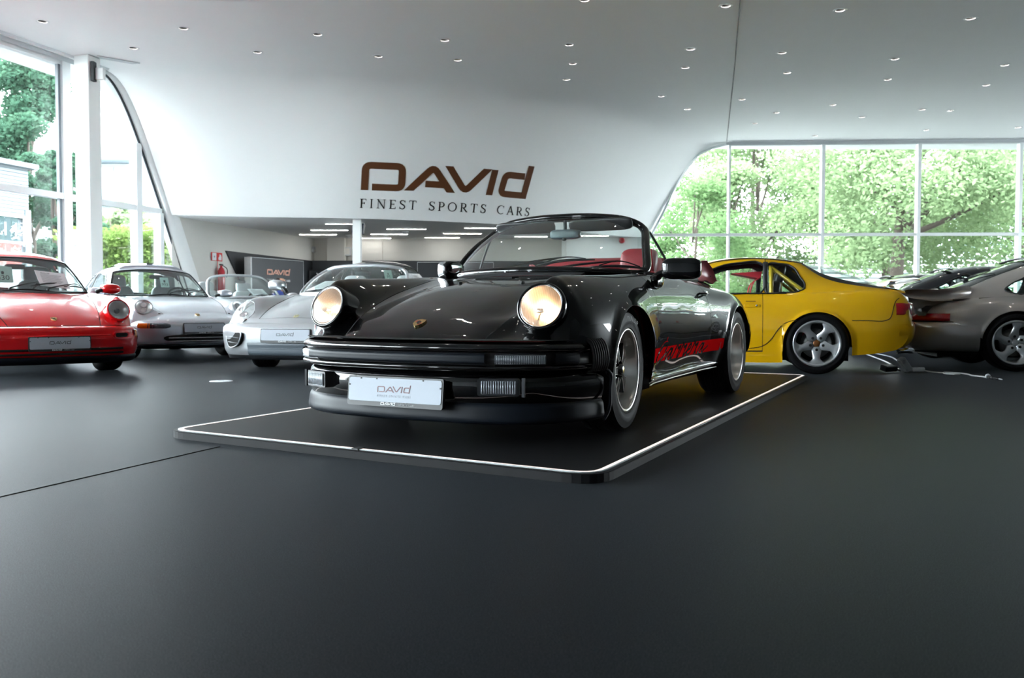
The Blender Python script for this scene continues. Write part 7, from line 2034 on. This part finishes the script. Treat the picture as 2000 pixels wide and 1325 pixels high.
# ------------------------------------------------------------------ outside
b = MB(); b.box((0, 40, -.35), (260, 260, .3)); struct('ground', b, mat('pale_paving', (.34, .35, .34), .9, noise=.12, nscale=2))
rs = np.random.RandomState(3)
def leaf_cloud(blobs, n, size, flat=.6):
    """n leaves as small folded quads scattered through blobs (cx,cy,cz,rx,ry,rz)"""
    B = np.array(blobs); vol = (B[:, 3] * B[:, 4] * B[:, 5])**.75; idx = rs.choice(len(B), n, p=vol / vol.sum())
    d = rs.normal(size=(n, 3)); d /= np.linalg.norm(d, axis=1)[:, None]
    r = rs.uniform(.0, 1, n)**.42
    c = B[idx, :3] + d * r[:, None] * B[idx, 3:]
    u = rs.normal(size=(n, 3)); u[:, 2] *= flat; u /= np.linalg.norm(u, axis=1)[:, None]
    w_ = rs.normal(size=(n, 3)); w_ -= u * (w_ * u).sum(1)[:, None]; w_ /= np.linalg.norm(w_, axis=1)[:, None]
    s_ = size * rs.uniform(.6, 1.35, n)[:, None]
    V = np.stack([c - u * s_, c + w_ * s_ * .55, c + u * s_, c - w_ * s_ * .55], 1).reshape(-1, 3)
    return V
def quads_mesh(name, V, m):
    me = bpy.data.meshes.new(name); n = len(V) // 4
    me.vertices.add(len(V)); me.vertices.foreach_set('co', V.astype(np.float32).ravel())
    me.loops.add(4 * n); me.loops.foreach_set('vertex_index', np.arange(4 * n, dtype=np.int32))
    me.polygons.add(n); me.polygons.foreach_set('loop_start', np.arange(0, 4 * n, 4, dtype=np.int32))
    me.materials.append(m); me.update(calc_edges=True); return me
BARK = mat('bark', (.045, .034, .026), .9, noise=.3, nscale=9, bump=.6, bscale=20)
LEAF_P = leaf_mat('leaf_pale', (.085, .135, .065), (.20, .265, .14))
LEAF_M = leaf_mat('leaf_mid', (.045, .095, .042), (.13, .20, .085))
LEAF_D = leaf_mat('leaf_deep', (.018, .050, .034), (.055, .105, .065))
LEAF_B = leaf_mat('leaf_bright', (.045, .095, .022), (.165, .225, .07))
def tree(x, y, h, rad, label, lm, trunk=.2, n=9000, size=.13, low=.25, blobs=26, group=None, seedk=0, fork=True, squash=1.):
    o = empty('tree', (x, y, -.2)); tag(o, label, 'tree', group)
    rr = np.random.RandomState(100 + seedk)
    b = MB(); top = h * .78
    pts = [(0, 0, 0), (rr.uniform(-.1, .1), 0, h * .2), (rr.uniform(-.3, .3), rr.uniform(-.2, .2), h * .5), (rr.uniform(-.5, .5), rr.uniform(-.3, .3), top)]
    b.tube(spline(pts, 14), np.linspace(trunk, trunk * .25, 14), 8); b.build('trunk', BARK, o)
    bl = []
    for k in range(blobs):
        a = rr.uniform(0, 6.283); t = rr.uniform(0, 1); zz = h * (low + (1 - low) * t); env = math.sin(math.pi * min(.97, .18 + .80 * t))**.75
        q = rad * env * rr.uniform(.35, .92); s_ = rad * rr.uniform(.20, .36)
        bl.append((q * math.cos(a), q * math.sin(a) * squash, zz - s_ * .4, s_, s_, s_ * .72))
        if k % 3 == 0 and fork:
            z0 = max(h * .22, zz * .62); e = np.array([q * math.cos(a), q * math.sin(a) * squash, zz - s_ * .3]); s0 = np.array(pts[1]) * 0 + np.array([0, 0, z0])
            bb = MB(); bb.tube(spline([s0, s0 * .5 + e * .5 + [0, 0, .1 * h * rr.uniform(-.3, .6)], e], 8), np.linspace(trunk * .42, .025, 8), 6); bb.build('branch', BARK, o)
    V = leaf_cloud(bl, n, size)
    f = link('foliage', quads_mesh('foliage', V, lm), o); f['kind'] = 'stuff'
    return o
G1, G2 = 'trees outside the right windows', 'trees outside the left windows'
tree(13.6, 30.5, 10.5, 5.2, 'large tree with thick forked trunk outside the right windows', LEAF_P, .30, 42000, .085, .30, 40, G1, 1)
tree(6.9, 33, 6.6, 2.7, 'slender young tree in the first pane beside the curved fascia edge', LEAF_M, .10, 13000, .075, .10, 24, G1, 2)
tree(9.2, 37, 7.0, 3.2, 'light green tree behind the second right-hand pane, lower than its neighbours', LEAF_P, .14, 18000, .085, .10, 26, G1, 3)
tree(11.6, 41, 11.5, 4.6, 'tall tree behind the yellow car roof, outside the second pane', LEAF_P, .22, 30000, .10, .08, 34, G1, 4)
tree(17.0, 39, 11, 5.2, 'broad tree behind the large forked tree', LEAF_P, .25, 26000, .10, .30, 34, G1, 5)
tree(20.2, 33, 10.0, 4.6, 'tree filling the fourth pane of the right windows', LEAF_M, .22, 24000, .09, .30, 30, G1, 6)
tree(25.0, 34, 10, 5.0, 'tree at the right edge of the right windows', LEAF_M, .22, 24000, .09, .10, 30, G1, 7)
tree(30.5, 32, 10, 5.2, 'tree beyond the right edge of the windows', LEAF_M, .22, 7000, .17, .10, 26, G1, 8)
tree(-19.6, 35, 11.2, 2.5, 'big dark tree outside the left windows rising behind the number building', LEAF_D, .24, 32000, .10, .10, 40, G2, 11)
tree(-17.9, 32.0, 6.6, 1.7, 'slim dark tree in the gap right of the number building', LEAF_D, .13, 12000, .08, .05, 26, G2, 12)
tree(-16.3, 31, 7.2, 1.0, 'narrow tree outside the left windows, behind the square pillar', LEAF_D, .14, 12000, .08, .05, 24, G2, 13)
tree(-21.0, 41, 8.8, 1.5, 'tree top peeping out right of the square pillar', LEAF_D, .2, 4000, .16, .3, 22, G2, 14)
tree(-13.6, 30.5, 3.7, 1.3, 'leafy sapling in front of the apartment building', LEAF_P, .10, 9000, .08, .05, 22, G2, 15)
tree(-28.3, 62, 9.2, 4.0, 'round light green tree below the balcony of the apartment building', LEAF_P, .2, 4500, .26, .1, 22, G2, 16)
# hedges
def hedge(name, pts, w_, h_, n, lm, label, size=.10):
    P = spline(pts, 24); bl = []
    for p in P:
        for z in np.arange(.3, h_, .5): bl.append((p[0] + rnd.uniform(-.2, .2), p[1] + rnd.uniform(-.2, .2), z + rnd.uniform(-.1, .15), w_ * rnd.uniform(.8, 1.2), w_ * rnd.uniform(.8, 1.2), .42))
    me = quads_mesh(name, leaf_cloud(bl, n, size), lm); o = link(name, me); tag(o, label, 'hedge', None, 'stuff'); return o
hedge('hedge', [(-13.9, 27.6), (-12.4, 27.5), (-11.0, 27.3), (-9.5, 27.4)], .7, 2.9, 34000, LEAF_B, 'sunlit bright green hedge outside the left windows', .07)
hedge('hedge', [(4.5, 36.5), (11, 37.2), (18, 36.6), (27, 35.4), (33, 34)], .9, 1.6, 22000, LEAF_M, 'low mixed shrubs along the ground outside the right windows', .09)

# white louvred building behind the trees on the right
lv = empty('louvre_building', (19.5, 46, 0)); tag(lv, 'white louvred building behind the trees outside the right windows', 'building')
LW = mat('white_louvre', (.72, .75, .76), .6, noise=.04)
b = MB(); b.box((0, 1, 1.7), (17, 1.4, 3.5)); b.build('wall', mat('grey_louvre_wall', (.30, .33, .35), .8, noise=.05), lv, smooth=False)
sl_ = MB().box((0, 0, 0), (17.2, .10, .13), rot=Matrix.Rotation(R(25), 3, 'X')).mesh('slat', LW, False)
for k in range(14): link('slat', sl_, lv, (0, .15, .15 + .26 * k))
b = MB(); b.box((0, .9, 3.62), (17.6, 2.0, .14)); b.build('roof', LW, lv, smooth=False)
gb = empty('office_building', (31, 52, 0)); tag(gb, 'grey office building at the right edge behind the trees', 'building')
b = MB(); b.box((0, 4, 4.0), (16, 8, 8.2)); b.build('wall', mat('bluish_facade', (.40, .45, .48), .7, noise=.04), gb, smooth=False)
wn = MB().box((0, 0, 0), (2.0, .12, 1.3)).mesh('window', mat('facade_glass', (.10, .14, .17), .15, noise=.1, coat=.5), False); fr_ = MB().box((0, 0, 0), (2.2, .08, 1.5)).mesh('window_frame', MULL, False)
for i in range(6):
    for j in range(3):
        q = link('window_frame', fr_, gb, (-6.5 + 2.6 * i, -.02, 1.6 + 2.5 * j)); link('window', wn, q, (0, -.04, 0))

# hall with the number, left
H0 = np.array([-16.55, 29.6]); hd = np.array([-.30, -.954]); ha = math.atan2(hd[1], hd[0])
hall = empty('number_hall', (H0[0], H0[1], 0), ha); tag(hall, 'pale clad hall with large white number 14 and red band, outside the left windows', 'building')
# local x runs along the facade towards the camera, +y faces the showroom
b = MB(); b.box((6, -3.0, 2.68), (12, 5.9, 5.4)); b.build('wall', mat('hall_wall', (.07, .085, .10), .7, noise=.03), hall, smooth=False)
sl2 = MB().box((0, 0, 0), (11.9, .05, .115), bev=.012).mesh('cladding_board', mat('pale_cladding', (.085, .10, .115), .5, noise=.03), False)
for k in range(14): link('cladding_board', sl2, hall, (5.98, .0, 3.80 + .122 * k))
b = MB(); b.box((6, -.4, 5.48), (12.3, 1.4, .16)); b.build('roof_edge', MATS['pale_cladding'], hall, smooth=False)
b = MB(); b.box((6.2, .01, 3.3), (11.4, .05, .82)); wb = b.build('window', mat('hall_glass', (.022, .036, .042), .12, noise=.15, nscale=2, coat=.5), hall, smooth=False)
for z in (3.74, 2.86): b = MB(); b.box((6.1, .05, z), (11.8, .05, .07)); b.build('window_frame', MULLD, wb, smooth=False)
for x in (.26, 3.4, 6.4): b = MB(); b.box((x, .05, 3.3), (.05, .05, .82)); b.build('window_frame', MULLD, wb, smooth=False)
b = MB(); v2, f2 = text2d('14', .62); b.add([(.84 - x * 1.1, .06, y + 3.27) for x, y in v2], [q[::-1] for q in f2]); b.build('number', mat('number_white', (.5, .52, .54), .5, noise=.01), hall, smooth=False)
b = MB(); b.box((6.2, .02, 2.45), (11.6, .06, .72)); b.build('red_band', mat('hall_red', (.22, .012, .010), .5, noise=.05), hall, smooth=False)
b = MB(); b.box((.10, .04, 2.0), (.22, .06, 4.0)); b.build('corner_post', MATS['pale_cladding'], hall, smooth=False)
b = MB(); b.box((6.2, .0, 1.0), (11.6, .06, 2.0)); b.build('plinth', mat('hall_plinth', (.2, .21, .22), .6, noise=.03), hall, smooth=False)
# apartment building far behind
ab = empty('apartment_building', (-32.2, 71, 0)); tag(ab, 'far glass-fronted apartment building with balcony, seen right of the square pillar', 'building')
b = MB(); b.box((-4.4, 4, 6.2), (13, 8, 12.6)); b.build('wall', mat('apartment_wall', (.17, .20, .22), .7, noise=.03), ab, smooth=False)
b = MB(); b.box((-4.4, 3.3, 12.75), (14.4, 10.5, .45)); b.build('roof', mat('apartment_roof', (.12, .145, .165), .6, noise=.03), ab, smooth=False)
wn3 = MB().box((0, 0, 0), (1.55, .16, 2.2)).mesh('window', mat('bright_glass', (.24, .29, .32), .1, noise=.03, coat=.6), False); fr3 = MB().box((0, 0, 0), (1.75, .10, 2.4)).mesh('window_frame', mat('slate_frame', (.24, .29, .33), .5, noise=.05), False)
for j, z in enumerate((11.0, 7.6, 4.3)):
    for i in range(6): q = link('window_frame', fr3, ab, (-9.6 + 2.05 * i, -.03, z)); link('window', wn3, q, (0, -.05, 0))
for z in (9.2, 5.8):
    b = MB(); b.box((-4.4, -.75, z), (13.2, 1.5, .22)); bl_ = b.build('balcony', MATS['apartment_roof'], ab, smooth=False)
    b = MB(); b.box((-4.4, -1.45, z + .62), (13.2, .05, .95)); b.build('balcony_panel', MATS['pale_cladding'], bl_, smooth=False)
    b = MB(); b.tube([(-11, -1.45, z + 1.14), (2.2, -1.45, z + 1.14)], .04, 6); b.build('hand_rail', MULLD, bl_)
# company totem just outside the glass
tt = empty('company_totem', (-8.92, 17.6, 0), R(-6)); tag(tt, 'white company totem with text lines outside the glass, left of the pillar', 'sign')
b = MB(); b.box((0, 0, 1.13), (.66, .10, 2.26), bev=.02); b.build('totem_panel', mat('totem_grey', (.17, .185, .20), .4, noise=.02), tt, smooth=False)
tpl = frame_place((0, -.051, 1.95), (1, 0, 0), (0, 0, 1), (0, -1, 0))
b = MB(); logo(b, .50, lambda u, q, d: tpl(u, q, d), .006); b.build('totem_logo', mat('logo_grey', (.05, .05, .055), .5, noise=.05), tt, smooth=False)
b = MB()
for k, (z, wl) in enumerate(((-.16, .5), (-.30, .5), (-.44, .5), (-.62, .48), (-.76, .42), (-.84, .36), (-.92, .30), (-1.06, .44), (-1.2, .40))): b.prism([(-.25, z), (-.25 + wl, z), (-.25 + wl, z + .022), (-.25, z + .022)], tpl, .004)
b.build('totem_lettering', mat('text_grey', (.14, .15, .165), .6, noise=.03), tt, smooth=False)
